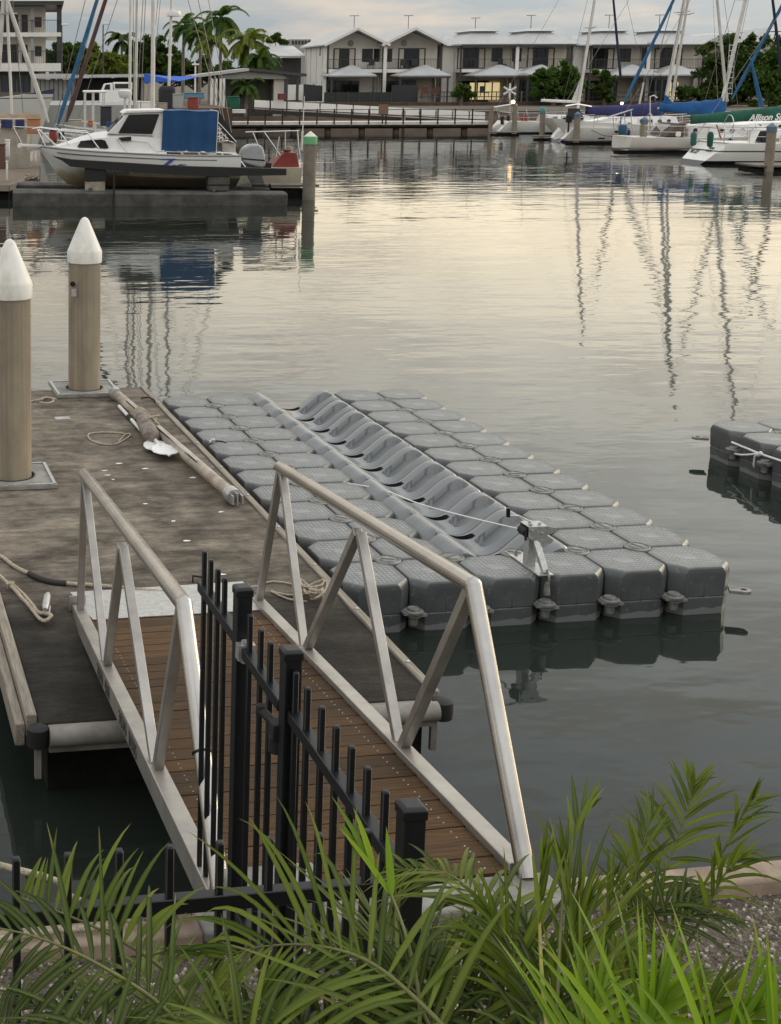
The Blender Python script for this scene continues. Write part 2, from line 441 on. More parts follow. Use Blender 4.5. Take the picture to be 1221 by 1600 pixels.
# droppings and scuffs scattered over the cubes
_g2 = n.new('ShaderNodeNewGeometry'); _v2 = n.new('ShaderNodeTexVoronoi'); _v2.inputs['Scale'].default_value = 3.1; l.new(_g2.outputs['Position'], _v2.inputs['Vector'])
_dr = _mth('MULTIPLY', _mth('LESS_THAN', _v2.outputs['Distance'], 0.035), 0.6)
_nz2 = n.new('ShaderNodeTexNoise'); _nz2.inputs['Scale'].default_value = 26; _nz2.inputs['Detail'].default_value = 8; l.new(_g2.outputs['Position'], _nz2.inputs['Vector'])
_sc = _mth('MULTIPLY', _mth('GREATER_THAN', _nz2.outputs['Fac'], 0.64), 0.14)
_m4 = n.new('ShaderNodeMixRGB'); _m4.inputs['Color2'].default_value = (0.40, 0.39, 0.36, 1)
l.new(_mth('MAXIMUM', _dr, _sc), _m4.inputs['Fac']); l.new(_m2.outputs[0], _m4.inputs['Color1']); l.new(_m4.outputs[0], b.inputs['Base Color'])
M_lug = mat('worn_grey_polyethylene', (0.26, 0.255, 0.235), rough=0.55, vscale=12, col2=(0.10, 0.10, 0.098))
M_cradle = mat('smooth_grey_polyethylene', (0.19, 0.20, 0.208), rough=0.26, vscale=5, col2=(0.17, 0.176, 0.18), rvar=0.06)
M_shade = mat('opening_shade_black', (0.004, 0.004, 0.004), rough=0.9)  # near-black painted in for the shade inside openings and board gaps

# marina water
M_water = mat('harbour_water', (0.018, 0.023, 0.019), rough=0.03)
n, l, b = nodes(M_water)
b.inputs['IOR'].default_value = 1.33
_g = n.new('ShaderNodeNewGeometry')
def _wave(scale, rot, stretch, detail):
    mpn = n.new('ShaderNodeMapping'); mpn.inputs['Scale'].default_value = stretch; mpn.inputs['Rotation'].default_value = (0, 0, rot)
    l.new(_g.outputs['Position'], mpn.inputs[0])
    z = n.new('ShaderNodeTexNoise'); z.inputs['Scale'].default_value = scale; z.inputs['Detail'].default_value = detail; z.inputs['Roughness'].default_value = 0.5
    l.new(mpn.outputs[0], z.inputs['Vector'])
    return z.outputs['Fac']
_w1 = _wave(0.9, YAW, (0.45, 1.0, 1), 2.0)
_w2 = _wave(2.6, YAW + 0.25, (0.5, 1.0, 1), 2.5)
_w3 = _wave(0.16, YAW - 0.2, (0.5, 1.0, 1), 1.0)
def _mth2(op, a, bb=None, c=None):
    q = n.new('ShaderNodeMath'); q.operation = op
    for i, v in enumerate((a, bb, c)):
        if v is None: continue
        if isinstance(v, (int, float)): q.inputs[i].default_value = v
        else: l.new(v, q.inputs[i])
    return q.outputs[0]
_h = _mth2('ADD', _mth2('MULTIPLY', _w1, 0.0125), _mth2('ADD', _mth2('MULTIPLY', _w2, 0.0052), _mth2('MULTIPLY', _w3, 0.045)))
_bp = n.new('ShaderNodeBump'); _bp.inputs['Strength'].default_value = 1.0; _bp.inputs['Distance'].default_value = 1.0
l.new(_h, _bp.inputs['Height']); l.new(_bp.outputs[0], b.inputs['Normal'])

# gravel
M_gravel = mat('washed_gravel', (0.17, 0.14, 0.108), rough=0.9, vscale=70, col2=(0.032, 0.026, 0.020), bump=0.8, bscale=110)
M_pebble = mat('pebble', (0.33, 0.28, 0.23), rough=0.8)
n, l, b = nodes(M_pebble)
_g = n.new('ShaderNodeNewGeometry'); _r = n.new('ShaderNodeValToRGB')
_r.color_ramp.elements[0].color = (0.065, 0.055, 0.043, 1); _r.color_ramp.elements[1].color = (0.46, 0.42, 0.36, 1)
_e = _r.color_ramp.elements.new(0.5); _e.color = (0.145, 0.115, 0.085, 1)
l.new(_g.outputs['Random Per Island'], _r.inputs[0]); l.new(_r.outputs[0], b.inputs['Base Color'])

# ================================================================== SETTING
def sheet(name, x0, x1, y0, y1, z, m, kind='structure', rz=0):
    mb = MB(); mb.add([(x0, y0, z), (x1, y0, z), (x1, y1, z), (x0, y1, z)], [(0, 1, 2, 3)])
    o = mb.obj(name, m, smooth=0); o.rotation_euler.z = rz
    return tag(o, kind=kind)
sheet('water', -160, 260, 4.16, 330, 0.0, M_water)
# near bank: gravel bed behind a stone coping and a retaining wall
BZ = 1.1
sheet('ground', -30, 40, -12, 4.10, BZ, M_gravel)
mb = MB(); mb.span((-30, 4.165, -4.0), (40, 4.08, 1.05)); tag(mb.obj('quay_wall', M_block, smooth=0), 'concrete quay wall dropping from the stone coping into the dark water', 'wall')
mb = MB(); mb.span((2.41, 4.07, 1.0), (40, 4.185, 1.16)); tag(mb.obj('coping', M_coping, smooth=30, bevel=0.012), 'sandy stone coping along the water right of the gangway end', 'coping', 'stone copings of the quay')
mb = MB(); mb.span((-30, 4.05, 1.0), (1.09, 4.185, 1.16)); tag(mb.obj('coping', M_coping, smooth=30, bevel=0.012), 'sandy stone coping under the white rope hanks left of the gangway end', 'coping', 'stone copings of the quay')
mb = MB(); mb.span((1.10, 4.09, 0.9), (2.40, 4.27, 1.135)); mb.span((1.18, 4.04, 1.0), (1.50, 4.19, 1.30))
tag(mb.obj('pavement', M_block, smooth=30, bevel=0.012), kind='structure')
# loose pebbles over the strip of gravel that can be seen
rg = random.Random(3)
mb = MB()
for k in range(13000):
    x = rg.uniform(0.1, 4.6); y = rg.uniform(3.1, 4.07)
    if 1.08 < x < 2.42 and y > 4.0: continue
    r = rg.uniform(0.004, 0.0105)
    a = rg.uniform(0, PI)
    h = rg.uniform(0.5, 0.9) * r
    ca, sa = math.cos(a), math.sin(a)
    q = rg.uniform(0.6, 1.0)
    pts = [(r, 0), (0.3 * r, q * r), (-r * 0.8, 0.5 * q * r), (-0.7 * r, -0.6 * q * r), (0.4 * r, -q * r)]
    base = [(x + u * ca - v * sa, y + u * sa + v * ca, BZ) for u, v in pts]
    mid = [(x + 0.6 * (u * ca - v * sa), y + 0.6 * (u * sa + v * ca), BZ + h) for u, v in pts]
    mb.add(base + mid, [(0, 1, 6, 5), (1, 2, 7, 6), (2, 3, 8, 7), (3, 4, 9, 8), (4, 0, 5, 9), (5, 6, 7, 8, 9)])
tag(mb.obj('loose_gravel', M_pebble, smooth=0), kind='stuff')

M_galvd = mat('dull_fender_tube', (0.30, 0.28, 0.25), rough=0.6, vscale=5, col2=(0.17, 0.155, 0.135))
# ================================================================== PONTOON
PX0, PX1, PY0, PY1, PZ = 0.95, 3.27, 7.0, 15.15, 0.45
pont = thing('floating_pontoon', 'long stained concrete floating pontoon with pale edge rails below the gangway', 'pontoon', (2.1, 11, 0))
mb = MB(); mb.span((PX0, PY0 + 0.05, 0.30), (PX1 - 0.06, PY1, PZ)); mb.obj('deck_slab', M_deck, pont, world=True, smooth=30, bevel=0.01)
mb = MB(); mb.span((PX0 + 0.06, PY0 + 0.14, -0.6), (PX1 - 0.08, PY1 - 0.05, 0.298)); mb.obj('float_hull', M_hullside, pont, world=True, smooth=0)
for xa, xb, zt in ((PX1 - 0.057, PX1, PZ + 0.015), (PX0 - 0.065, PX0 - 0.003, PZ + 0.03), (PX0 - 0.125, PX0 - 0.068, PZ - 0.02)):
    mb = MB(); mb.span((xa, PY0 + 0.1, zt - 0.13), (xb, PY1, zt)); mb.obj('edge_rail', M_timber_rail, pont, world=True, smooth=30, bevel=0.008)
mb = MB(); mb.tube([(PX0 + 0.05, PY0 - 0.01, PZ - 0.055), (PX1 - 0.06, PY0 - 0.01, PZ - 0.055)], 0.055, 14)
mb.span((PX0 + 0.05, PY0 + 0.0, PZ - 0.15), (PX1 - 0.06, PY0 + 0.047, PZ - 0.01)); mb.obj('fender_tube', M_galvd, pont, world=True)
for x in (PX0 - 0.01, PX1 - 0.02):
    mb = MB(); mb.lathe([(0.04, 0), (0.060, 0.012), (0.063, 0.06), (0.060, 0.11), (0.04, 0.12)], 16, (x, PY0 + 0.02, PZ - 0.12)); mb.obj('corner_bumper', M_rubber, pont, world=True)
for xa in (PX0 - 0.02, PX1 - 0.06):
    mb = MB(); mb.span((xa, PY0 + 0.06, 0.12), (xa + 0.035, PY0 + 0.09, 0.30)); mb.obj('corner_bracket', M_galvd, pont, world=True)

mb = MB(); c = Vector(onz(98, 654, PZ)); mb.box((c.x, c.y, PZ + 0.004), (0.16, 0.11, 0.008), 0.05)
for sx_ in (-.06, .06):
    for sy_ in (-.035, .035): mb.lathe([(.006, 0), (.004, .003), (.0005, .0035)], 6, (c.x + sx_, c.y + sy_, PZ + .008))
mb.obj('inspection_plate', M_galv, pont, world=True)
for k in range(9):                             # bolt heads along the edge rail
    mb = MB(); y = PY0 + .5 + k * .85; mb.lathe([(.014, 0), (.014, .006), (.008, .010), (.001, .010)], 6, (PX1 - .028, y, PZ + .0152)); mb.obj('rail_bolt', M_galv, pont, world=True)
# piles with white caps, standing through guide frames
def pile(px_base, py_base, capbase, tip, label, rad=0.178):
    p = onz(px_base, py_base, PZ)
    zc = onY(px_base, capbase, p.y).z; zt = onY(px_base, tip, p.y).z
    t = thing('mooring_pile', label, 'pile', (p.x, p.y, -2.0), group='white capped piles of the pontoon')
    mb = MB(); mb.lathe([(rad, 0), (rad, zc + 2.0)], 40); mb.obj('shaft', M_pile, t)
    h = zt - zc
    mb = MB(); mb.lathe([(rad * 1.0, -0.04), (rad * 1.08, -0.03), (rad * 1.09, 0.19 * h), (rad * 1.045, 0.235 * h), (rad * 0.66, 0.58 * h), (rad * 0.27, 0.925 * h), (rad * 0.19, 0.965 * h), (rad * 0.09, 0.99 * h), (0.002, h)], 40, (0, 0, zc + 2.0))
    mb.obj('cap', M_cap, t)
    return t, p
pA, a = pile(132, 610, 405, 339, 'far tan pile with white pointed cap at the back corner of the pontoon')
# small reflector plate and hole on the far pile
mb = MB(); v = onY(116, 456, a.y - 0.178); mb.span((v.x - 0.025, a.y - 0.185, v.z - 0.05), (v.x + 0.025, a.y - 0.150, v.z + 0.03)); mb.obj('plate', M_galv, pA, world=True)
mb = MB(); v = onY(114, 444, a.y - 0.178); mb.tube([(v.x, a.y - 0.186, v.z), (v.x, a.y - 0.15, v.z)], 0.028, 10); mb.obj('hole', M_shade, pA, world=True)  # black disc painted for the dark inside of a hole
pB, bq = pile(18, 748, 459, 373, 'nearer tan pile with white pointed cap on the left edge of the pontoon')
for p, lab in ((a, 'pale square guide frame round the far capped pile'), (bq, 'pale square guide frame round the nearer capped pile')):
    t = thing('pile_guide', lab, 'pile guide', (p.x, p.y, PZ + 0.005), group='square pile guide frames')
    s, w, hole = 0.36, 0.36, 0.21
    mb = MB()
    outer = [(-s, -s), (s, -s), (s, s), (-s, s)]
    ring_o = []; ring_i = []
    for k in range(32):
        an = 2 * PI * k / 32 + PI / 4
        c, q = math.cos(an), math.sin(an); mxx = max(abs(c), abs(q))
        ring_o.append((s * c / mxx, s * q / mxx)); ring_i.append((hole * c, hole * q))
    vs = [(x, y, 0) for x, y in ring_o] + [(x, y, 0.03) for x, y in ring_o] + [(x, y, 0.03) for x, y in ring_i] + [(x, y, 0) for x, y in ring_i]
    fs = []
    for k in range(32):
        j = (k + 1) % 32
        fs += [(k, j, 32 + j, 32 + k), (32 + k, 32 + j, 64 + j, 64 + k), (64 + k, 64 + j, 96 + j, 96 + k)]
    mb.add(vs, fs); mb.obj('frame_plate', M_block, t, smooth=30)
    mb = MB()
    for sx_ in (-1, 1): mb.span((sx_ * s * 0.93 - 0.012, -s * 0.93, 0.031), (sx_ * s * 0.93 + 0.012, s * 0.93, 0.040)); mb.span((-s * 0.89, sx_ * s * 0.93 - 0.012, 0.031), (s * 0.89, sx_ * s * 0.93 + 0.012, 0.040))
    mb.obj('edge_bead', M_galv, t)
    mb = MB(); mb.lathe([(0.212, 0.02), (0.212, 0.034), (0.196, 0.034), (0.196, 0.0)], 32, cap=False); mb.obj('guide_ring', M_rubber, t)

# ================================================================== THINGS LYING ON THE PONTOON
def D(px, py, z=PZ): return onz(px, py, z)
e0, e1 = D(180, 614, PZ + 0.07), D(366, 776, PZ + 0.07)
spar = thing('spar', 'long dirty white spar lying along the right side of the pontoon deck', 'spar', tuple((e0 + e1) / 2 - Vector((0, 0, 0.08))))
mb = MB(); mb.tube([e0, e1], 0.052, 18); mb.obj('tube', M_pvc, spar, world=True)
dr = (e1 - e0).normalized(); pr = dr.cross(Vector((0, 0, 1))).normalized()
mb = MB(); off = pr * 0.03 + Vector((0, 0, 0.055))
mb.beam(e0 + off + dr * 0.6, e1 + off - dr * 0.9, 0.016, 0.018); mb.obj('sail_track', M_alu, spar, world=True)
for e, s in ((e0, -1), (e1, 1)):
    mb = MB(); mb.tube([e - dr * 0.10 * s, e + dr * 0.02 * s], 0.067, 18)
    mb.beam(e + dr * 0.01 * s, e + dr * 0.09 * s, 0.012, 0.10); mb.beam(e + dr * 0.02 * s + pr * 0.04, e + dr * 0.10 * s + pr * 0.04, 0.012, 0.07); mb.beam(e + dr * 0.02 * s - pr * 0.04, e + dr * 0.10 * s - pr * 0.04, 0.012, 0.07)
    mb.obj('end_fitting', M_galv, spar, world=True)
# rolled canvas bag against the spar
g0, g1 = D(222, 650, PZ + 0.085), D(238, 684, PZ + 0.085)
gd = (g1 - g0).normalized()
mb = MB(); mb.tube([g0, g0 + gd * 0.04, g0 + gd * 0.2, g1 - gd * 0.12, g1 - gd * 0.02, g1], [0.035, 0.065, 0.078, 0.084, 0.075, 0.05], 16)
rollo = mb.obj('canvas_roll', M_bag, smooth=60)
tag(rollo, 'stained brown canvas roll leaning on the spar above the paddle blades', 'canvas roll')
# cord lashing on the spar
def wavy(pts, amp, seed, z=None, sub=4):
    rr = random.Random(seed); o = []
    P = [Vector(p) for p in pts]
    for i in range(len(P) - 1):
        p0 = P[max(i - 1, 0)]; p1 = P[i]; p2 = P[i + 1]; p3 = P[min(i + 2, len(P) - 1)]
        for k in range(sub):
            t = k / sub
            q = 0.5 * ((2 * p1) + (p2 - p0) * t + (2 * p0 - 5 * p1 + 4 * p2 - p3) * t * t + (3 * p1 - p0 - 3 * p2 + p3) * t ** 3)
            o.append(q + Vector((rr.uniform(-amp, amp), rr.uniform(-amp, amp), abs(rr.uniform(-amp, amp)) * 0.5)))
    o.append(P[-1])
    return o
def rope(name, pts, r, label, cat='rope', m=None, amp=0.003, seed=1, sub=5, n=7, group=None):
    mb = MB(); mb.tube(wavy(pts, amp, seed, sub=sub), r, n)
    o = mb.obj(name, m or M_rope, smooth=60)
    return tag(o, label, cat, group)
mb = MB()
q = e0.lerp(e1, 0.27)
for k in range(5):
    c = q + dr * (0.03 * k - 0.06)
    mb.tube([c + (pr * math.cos(t) + Vector((0, 0, 1)) * math.sin(t)) * 0.072 for t in [2 * PI * i / 14 for i in range(15)]], 0.008, 5, cap=False)
q2 = e0.lerp(e1, 0.40)
rr = random.Random(5)
mb.tube(wavy([q, q + pr * 0.05 + dr * 0.2, q2 + Vector((0, 0, 0.075))] + [q2 + Vector((rr.uniform(-.07, .07), rr.uniform(-.12, .12), rr.uniform(0.05, 0.11))) for k in range(9)], 0.004, 3), 0.008, 5)
tag(mb.obj('lashing_cord', M_rope), 'cream cord lashed and knotted round the spar beside the canvas roll', 'cord')
# two paddles
for k, (b0, b1, lab) in enumerate((((186, 634), (250, 704), 'white paddle with its round blade on the left, under the other paddle blade'), ((200, 637), (262, 710), 'white paddle with its round blade on top, nearest the spar'))):
    h0, h1 = D(*b0, PZ + 0.03 + 0.01 * k), D(*b1, PZ + 0.035 + 0.03 * k)
    t = thing('paddle', lab, 'paddle', tuple(h0), group='white paddles on the pontoon')
    dd = (h1 - h0).normalized(); pp = dd.cross(Vector((0, 0, 1))).normalized()
    L = (h1 - h0).length
    mb = MB(); mb.tube([h0 + dd * 0.02, h1 - dd * 0.30], 0.019, 10); mb.obj('shaft', M_white, t, world=True)
    mb = MB(); mb.tube([h0 + dd * L * 0.26, h0 + dd * L * 0.34], 0.026, 10); mb.obj('grip_ring', M_rubber, t, world=True)
    mb = MB()
    rings = []
    for u, w in ((0, 0.02), (0.1, 0.05), (0.25, 0.10), (0.5, 0.125), (0.75, 0.12), (0.92, 0.08), (1, 0.02)):
        c = h1 - dd * 0.34 + dd * 0.40 * u
        rings.append([c - pp * w + Vector((0, 0, 0.012)), c - Vector((0, 0, 0.006)), c + pp * w + Vector((0, 0, 0.012)), c + pp * w * 0.95 + Vector((0, 0, 0.020)), c + Vector((0, 0, 0.006)), c - pp * w * 0.95 + Vector((0, 0, 0.020))])
    mb.loft(rings); mb.obj('blade', M_white, t, world=True, smooth=50)
# ropes
zr = PZ + 0.008
rope('rope_loop', [D(197, 678, zr), D(178, 676, zr), D(150, 676, zr), D(138, 680, zr), D(143, 688, zr), D(160, 694, zr), D(180, 694, zr), D(196, 686, zr), D(204, 680, zr), D(198, 678, zr), D(186, 690, zr)], 0.008, 'thin pale rope loop lying open on the deck left of the paddles', m=M_rope)
t = thing('mooring_line', 'thick cream mooring line with black chafe hose across the pontoon near the gangway foot', 'rope', tuple(D(120, 905)))
zl = PZ + 0.016
mb = MB(); mb.tube(wavy([D(-40, 842, zl + .05), D(0, 868, zl), D(25, 886, zl), D(48, 897, zl)], 0.002, 2), 0.014, 8); mb.tube(wavy([D(102, 911, zl), D(180, 917, zl), D(260, 926, zl), D(330, 931, zl), D(366, 929, zl), D(392, 920, zl)], 0.003, 4), 0.014, 8); mb.obj('line', M_rope, t, world=True)
mb = MB(); mb.tube(wavy([D(46, 896, zl), D(62, 904, zl), D(84, 910, zl), D(104, 911.5, zl)], 0.0, 2), 0.022, 10); mb.obj('chafe_hose', M_hose, t, world=True)
# cleat and the line made fast to it
cl = D(73, 957)
t = thing('deck_cleat', 'grey mooring cleat on the pontoon left of the gangway foot', 'cleat', tuple(cl))
mb = MB(); mb.box((0, 0, 0.012), (0.05, 0.14, 0.024), R(-12)); mb.obj('base', M_galv, t, bevel=0.004)
mb = MB(); c, s_ = math.sin(R(12)), math.cos(R(12)); mb.tube([(-c * .14, -s_ * .14, 0.075), (-c * .08, -s_ * .08, 0.082), (c * .08, s_ * .08, 0.082), (c * .14, s_ * .14, 0.075)], [0.014, 0.024, 0.024, 0.014], 10); mb.obj('horn', M_galv, t)
mb = MB(); mb.tube([(-c * .04, -s_ * .04, 0.02), (-c * .04, -s_ * .04, 0.08)], 0.02, 10); mb.tube([(c * .04, s_ * .04, 0.02), (c * .04, s_ * .04, 0.08)], 0.02, 10); mb.obj('stem', M_galv, t)
rope('cleat_line', [D(-30, 868, .52), D(0, 900, .50), D(16, 914, .49), D(40, 940, .48), D(62, 966, .475), D(72, 970, .49), D(80, 962, .5), D(70, 958, .5), D(60, 956, .485), D(42, 934, .47), D(20, 913, .475), D(14, 912, .49)], 0.0125, 'doubled cream line with a splice knot tied to the grey cleat')
mb = MB(); kk = D(17, 914, .49)
rr = random.Random(9); mb.tube([kk + Vector((rr.uniform(-.03, .03), rr.uniform(-.04, .04), rr.uniform(-.01, .03))) for k in range(10)], 0.012, 6)
tag(mb.obj('rope_knot', M_rope), 'frayed splice knot in the line to the cleat at the left edge', 'knot')
rr = random.Random(21); pc = [D(418, 916, zr)]
rope('rope_tail', [D(412, 913, zr), D(425, 909, zr), D(446, 911, zr), D(468, 916, zr), D(486, 921, zr), D(470, 930, zr), D(440, 928, zr), D(424, 924, zr), D(450, 936, zr), D(480, 940, zr)], 0.007, 'thin cream rope curled on the deck by the gangway landing foot', amp=0.004, seed=3)
mb = MB(); cc = D(492, 930, PZ + .02)
mb.tube(wavy([cc + Vector((rr.uniform(-.1, .1), rr.uniform(-.14, .14), rr.uniform(0, .08))) for k in range(26)], 0.004, 8), 0.008, 5)
tag(mb.obj('rope_heap', M_rope), 'tangled heap of cream rope on the deck behind the right gangway truss', 'rope')
rope('pile_rope', [D(50, 627, zr), D(64, 624, zr + .03), D(74, 622, zr), D(84, 626, zr), D(76, 630, zr), D(62, 628, zr), D(70, 621, zr + .04), D(88, 624, zr)], 0.012, 'short cream rope end bunched on the deck beside the far pile')
rope('black_cord', [D(222, 622, zr), D(232, 621, zr + .05), D(240, 624, zr + .06), D(243, 629, zr + .02)], 0.008, 'short black cord hooked over the far right corner of the pontoon', m=M_hose, cat='cord')
rr = random.Random(33)
mb = MB()
for k, (px, py) in enumerate(((186, 724), (226, 732), (170, 742), (177, 749), (228, 787), (164, 735), (272, 814), (290, 845), (347, 897), (303, 746), (344, 800))):
    c = D(px, py, PZ + 0.003); a_ = rr.uniform(0, 3)
    mb.add([c + Vector((math.cos(a_ + j * PI / 3) * rr.uniform(.010, .05), math.sin(a_ + j * PI / 3) * rr.uniform(.008, .025), 0)) for j in range(6)], [tuple(range(6))])
tag(mb.obj('dropping_stain', M_white, pont, world=True, smooth=0), kind='stuff')

# ================================================================== CUBE DOCK
DX, DY, DZ = 3.4143, 8.9966, 0.36
S = 0.5
def cube_mesh():
    def octa(h, ch, z):
        return [(-h + ch, -h, z), (h - ch, -h, z), (h, -h + ch, z), (h, h - ch, z), (h - ch, h, z), (-h + ch, h, z), (-h, h - ch, z), (-h, -h + ch, z)]
    mb = MB()
    mb.loft([octa(0.205, 0.10, -0.44), octa(0.236, 0.085, -0.40), octa(0.242, 0.085, -0.235), octa(0.2365, 0.085, -0.228), octa(0.242, 0.085, -0.22), octa(0.2465, 0.085, -0.055), octa(0.2455, 0.105, -0.016), octa(0.236, 0.108, 0.0)])
    for sx in (-1, 1):                          # moulded rib down the middle of each side
        mb.box((sx * 0.2415, 0, -0.14), (0.008, 0.008, 0.18)); mb.box((0, sx * 0.2415, -0.14), (0.008, 0.008, 0.18))
    return mb
def dock_float(parent, x, y, proto):
    if 'cube' not in proto:
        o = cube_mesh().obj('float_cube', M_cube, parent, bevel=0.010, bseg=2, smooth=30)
        proto['cube'] = o
    else:
        o = proto['cube'].copy(); C.objects.link(o); o.parent = parent
    o.location = (x, y, 0)
    o.rotation_euler = (random.uniform(-.012, .012), random.uniform(-.012, .012), random.choice((0, PI / 2, PI, -PI / 2)) * 0 + random.uniform(-.006, .006))
    return o
dock = thing('cube_dock', 'grey floating cube dock with a ribbed cradle down its middle, beside the pontoon', 'dock', (DX, DY, DZ))
proto = {}
NJ = 12
for i in range(6):
    for j in range(NJ):
        if i in (2, 3) and j > 0: continue
        dock_float(dock, (i + 0.5) * S, (j + 0.5) * S, proto)
def lug_mesh(r=0.098):
    mb = MB(); mb.lathe([(r * 0.9, -0.06), (r, -0.035), (r, 0.0), (r * 0.88, 0.006), (r * 0.86, 0.0), (r * 0.60, -0.001), (r * 0.56, 0.007), (0.001, 0.008)], 24)
    mb.box((0, 0, 0.009), (r * 1.0, 0.012, 0.006)); return mb
lp = None
for i in (1, 2, 3, 4, 5):
    for j in range(1, NJ):
        if i in (2, 4) and j > 1: continue
        if i == 3 and j > 1: continue
        if lp is None: o = lp = lug_mesh().obj('connector', M_lug, dock)
        else: o = lp.copy(); C.objects.link(o); o.parent = dock
        o.location = (i * S, j * S, 0.002 + random.uniform(-.004, .003)); o.rotation_euler.z = random.uniform(0, 3)
# bolted lugs between the cubes on the front face and loose tabs at the corner
def bolt_mesh():
    mb = MB(); mb.lathe([(0.04, -0.33), (0.045, -0.26), (0.075, -0.25), (0.08, -0.232), (0.05, -0.228), (0.085, -0.222), (0.09, -0.20), (0.055, -0.196), (0.052, -0.175), (0.001, -0.17)], 14)
    mb.box((-0.055, -0.01, -0.215), (0.11, 0.09, 0.02)); mb.box((0.055, -0.01, -0.235), (0.11, 0.09, 0.02)); return mb
bpx = None
for i in (1, 2, 3, 4, 5):
    if bpx is None: o = bpx = bolt_mesh().obj('bolt_lug', M_lug, dock)
    else: o = bpx.copy(); C.objects.link(o); o.parent = dock
    o.location = (i * S, -0.005, -0.035); o.scale = (.8, .8, .8)
def tab_mesh():
    mb = MB()
    pts_o = [(0, -0.055), (0.09, -0.055)] + [(0.10 + 0.055 * math.cos(t), 0.055 * math.sin(t)) for t in [-PI / 2 + PI * k / 8 for k in range(1, 8)]] + [(0.09, 0.055), (0, 0.055)]
    n_ = len(pts_o); ins = []
    for k in range(n_):
        an = math.atan2(pts_o[k][1], pts_o[k][0] - 0.10); ins.append((0.10 + 0.024 * math.cos(an), 0.024 * math.sin(an)))
    vs = [(x, y, z) for z in (-0.012, 0.012) for x, y in pts_o] + [(x, y, z) for z in (-0.012, 0.012) for x, y in ins]
    fs = []
    for k in range(n_):
        j = (k + 1) % n_
        fs += [(k, j, n_ + j, n_ + k), (n_ + k, n_ + j, 3 * n_ + j, 3 * n_ + k), (j, k, 2 * n_ + k, 2 * n_ + j), (2 * n_ + j, 2 * n_ + k, 3 * n_ + k, 3 * n_ + j)]
    mb.add(vs, fs); return mb
for (x, y, a_) in ((2.98, 0.06, R(-28)), (2.985, 5.95, R(30))):
    o = tab_mesh().obj('corner_tab', M_lug, dock); o.location = (x, y, -0.20); o.rotation_euler.z = a_
# cradle sections: U-shaped rollers, each a pillow with recessed grooves
def cradle_mesh():
    mb = MB()
    nx_, ny_ = 80, 44
    vs = []; fs = []; dk = []
    def prof(u):                                # u 0..1 across, symmetrical rims and a rounded valley
        d_ = abs(u - 0.5) * 2
        if d_ > 0.80:
            t = (d_ - 0.80) / 0.20
            return 0.035 * math.cos(t * PI * 0.5) - 0.03 * t * t
        t = d_ / 0.80
        return -0.175 + 0.21 * (0.5 - 0.5 * math.cos(PI * (t ** 1.1)))
    for iy in range(ny_ + 1):
        w = iy / ny_ * 2 - 1
        pil = 1 - abs(w) ** 6
        for ix in range(nx_ + 1):
            u = ix / nx_
            z = prof(u) + 0.016 * (pil - 1)
            d_ = abs(u - 0.5) * 2
            # groove recessed in each slope
            gx = ((u - 0.5) * 2 - 0.45) / 0.34; gy = (w + 0.14) / 0.46
            g = 1 - (gx * gx * gx * gx + gy * gy * gy * gy)
            if g > 0: z -= 0.066 * min(1, g * 4.0)
            # scoop notched through the rim
            if d_ > 0.80 and abs(w) > 0.72: z -= 0.05 * (abs(w) - 0.72) / 0.28
            # slot in the valley floor
            sx_ = (u - 0.49) / 0.105; sy_ = (w - 0.58) / 0.17
            q_ = 1 - (sx_ ** 4 + sy_ ** 4)
            if q_ > 0: z -= 0.12 * min(1, q_ * 6)
            vs.append((u, w * 0.246, z))
    W = nx_ + 1
    for iy in range(ny_):
        for ix in range(nx_):
            a_ = iy * W + ix; fs.append((a_, a_ + 1, a_ + 1 + W, a_ + W)); dk.append(1 if (((ix + .5) / nx_ - 0.49) / 0.115) ** 4 + (((iy + .5) / ny_ * 2 - 1 - .58) / 0.21) ** 4 < 1 else 0)  # slot faces take the black that paints the slot's inner shade
    b0 = len(vs)                                # skirt closing the sides and the bottom
    edge = [ix for ix in range(W)] + [iy * W + nx_ for iy in range(1, ny_ + 1)] + [ny_ * W + ix for ix in range(nx_ - 1, -1, -1)] + [iy * W for iy in range(ny_ - 1, 0, -1)]
    for e in edge: vs.append((vs[e][0], vs[e][1], -0.43))
    ne = len(edge)
    for k in range(ne): fs.append((edge[k], b0 + k, b0 + (k + 1) % ne, edge[(k + 1) % ne]))
    fs.append(tuple(b0 + k for k in range(ne)))
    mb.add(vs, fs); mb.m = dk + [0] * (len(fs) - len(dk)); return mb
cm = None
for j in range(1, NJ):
    if cm is None: o = cm = cradle_mesh().obj('cradle_section', [M_cradle, M_shade], dock, smooth=70)
    else: o = cm.copy(); C.objects.link(o); o.parent = dock
    o.location = (2 * S + 0.0, (j + 0.5) * S, 0.0)
    o.rotation_euler = (random.uniform(-.01, .01), 0, 0)
# winch stand at the head of the cradle
w0 = Vector((DX + 1.5, DY + 0.02, DZ))
wt = thing('winch_stand', 'galvanised hand winch on a slanted post bolted to the front of the cube dock', 'winch', tuple(w0)); wt.scale = (.70, .84, .64)
mb = MB(); mb.beam((0, -0.02, 0.012), (0, 0.60, 0.012), 0.17, 0.010); mb.obj('base_plate', M_galv, wt)
mb = MB(); mb.beam((0.02, 0.03, 0.017), (-0.005, 0.22, 0.36), 0.065, 0.05, up=(0, 1, 0)); mb.obj('brace', M_galv, wt, bevel=0.004)
mb = MB(); mb.beam((-0.02, 0.26, 0.017), (-0.02, 0.26, 0.40), 0.09, 0.09, up=(0, 1, 0)); mb.obj('post', M_galv, wt, bevel=0.004)
mb = MB(); mb.span((-0.10, 0.17, 0.345), (0.11, 0.175, 0.50)); mb.span((-0.10, 0.33, 0.345), (0.11, 0.335, 0.50)); mb.span((-0.10, 0.1755, 0.495), (0.11, 0.3295, 0.502))
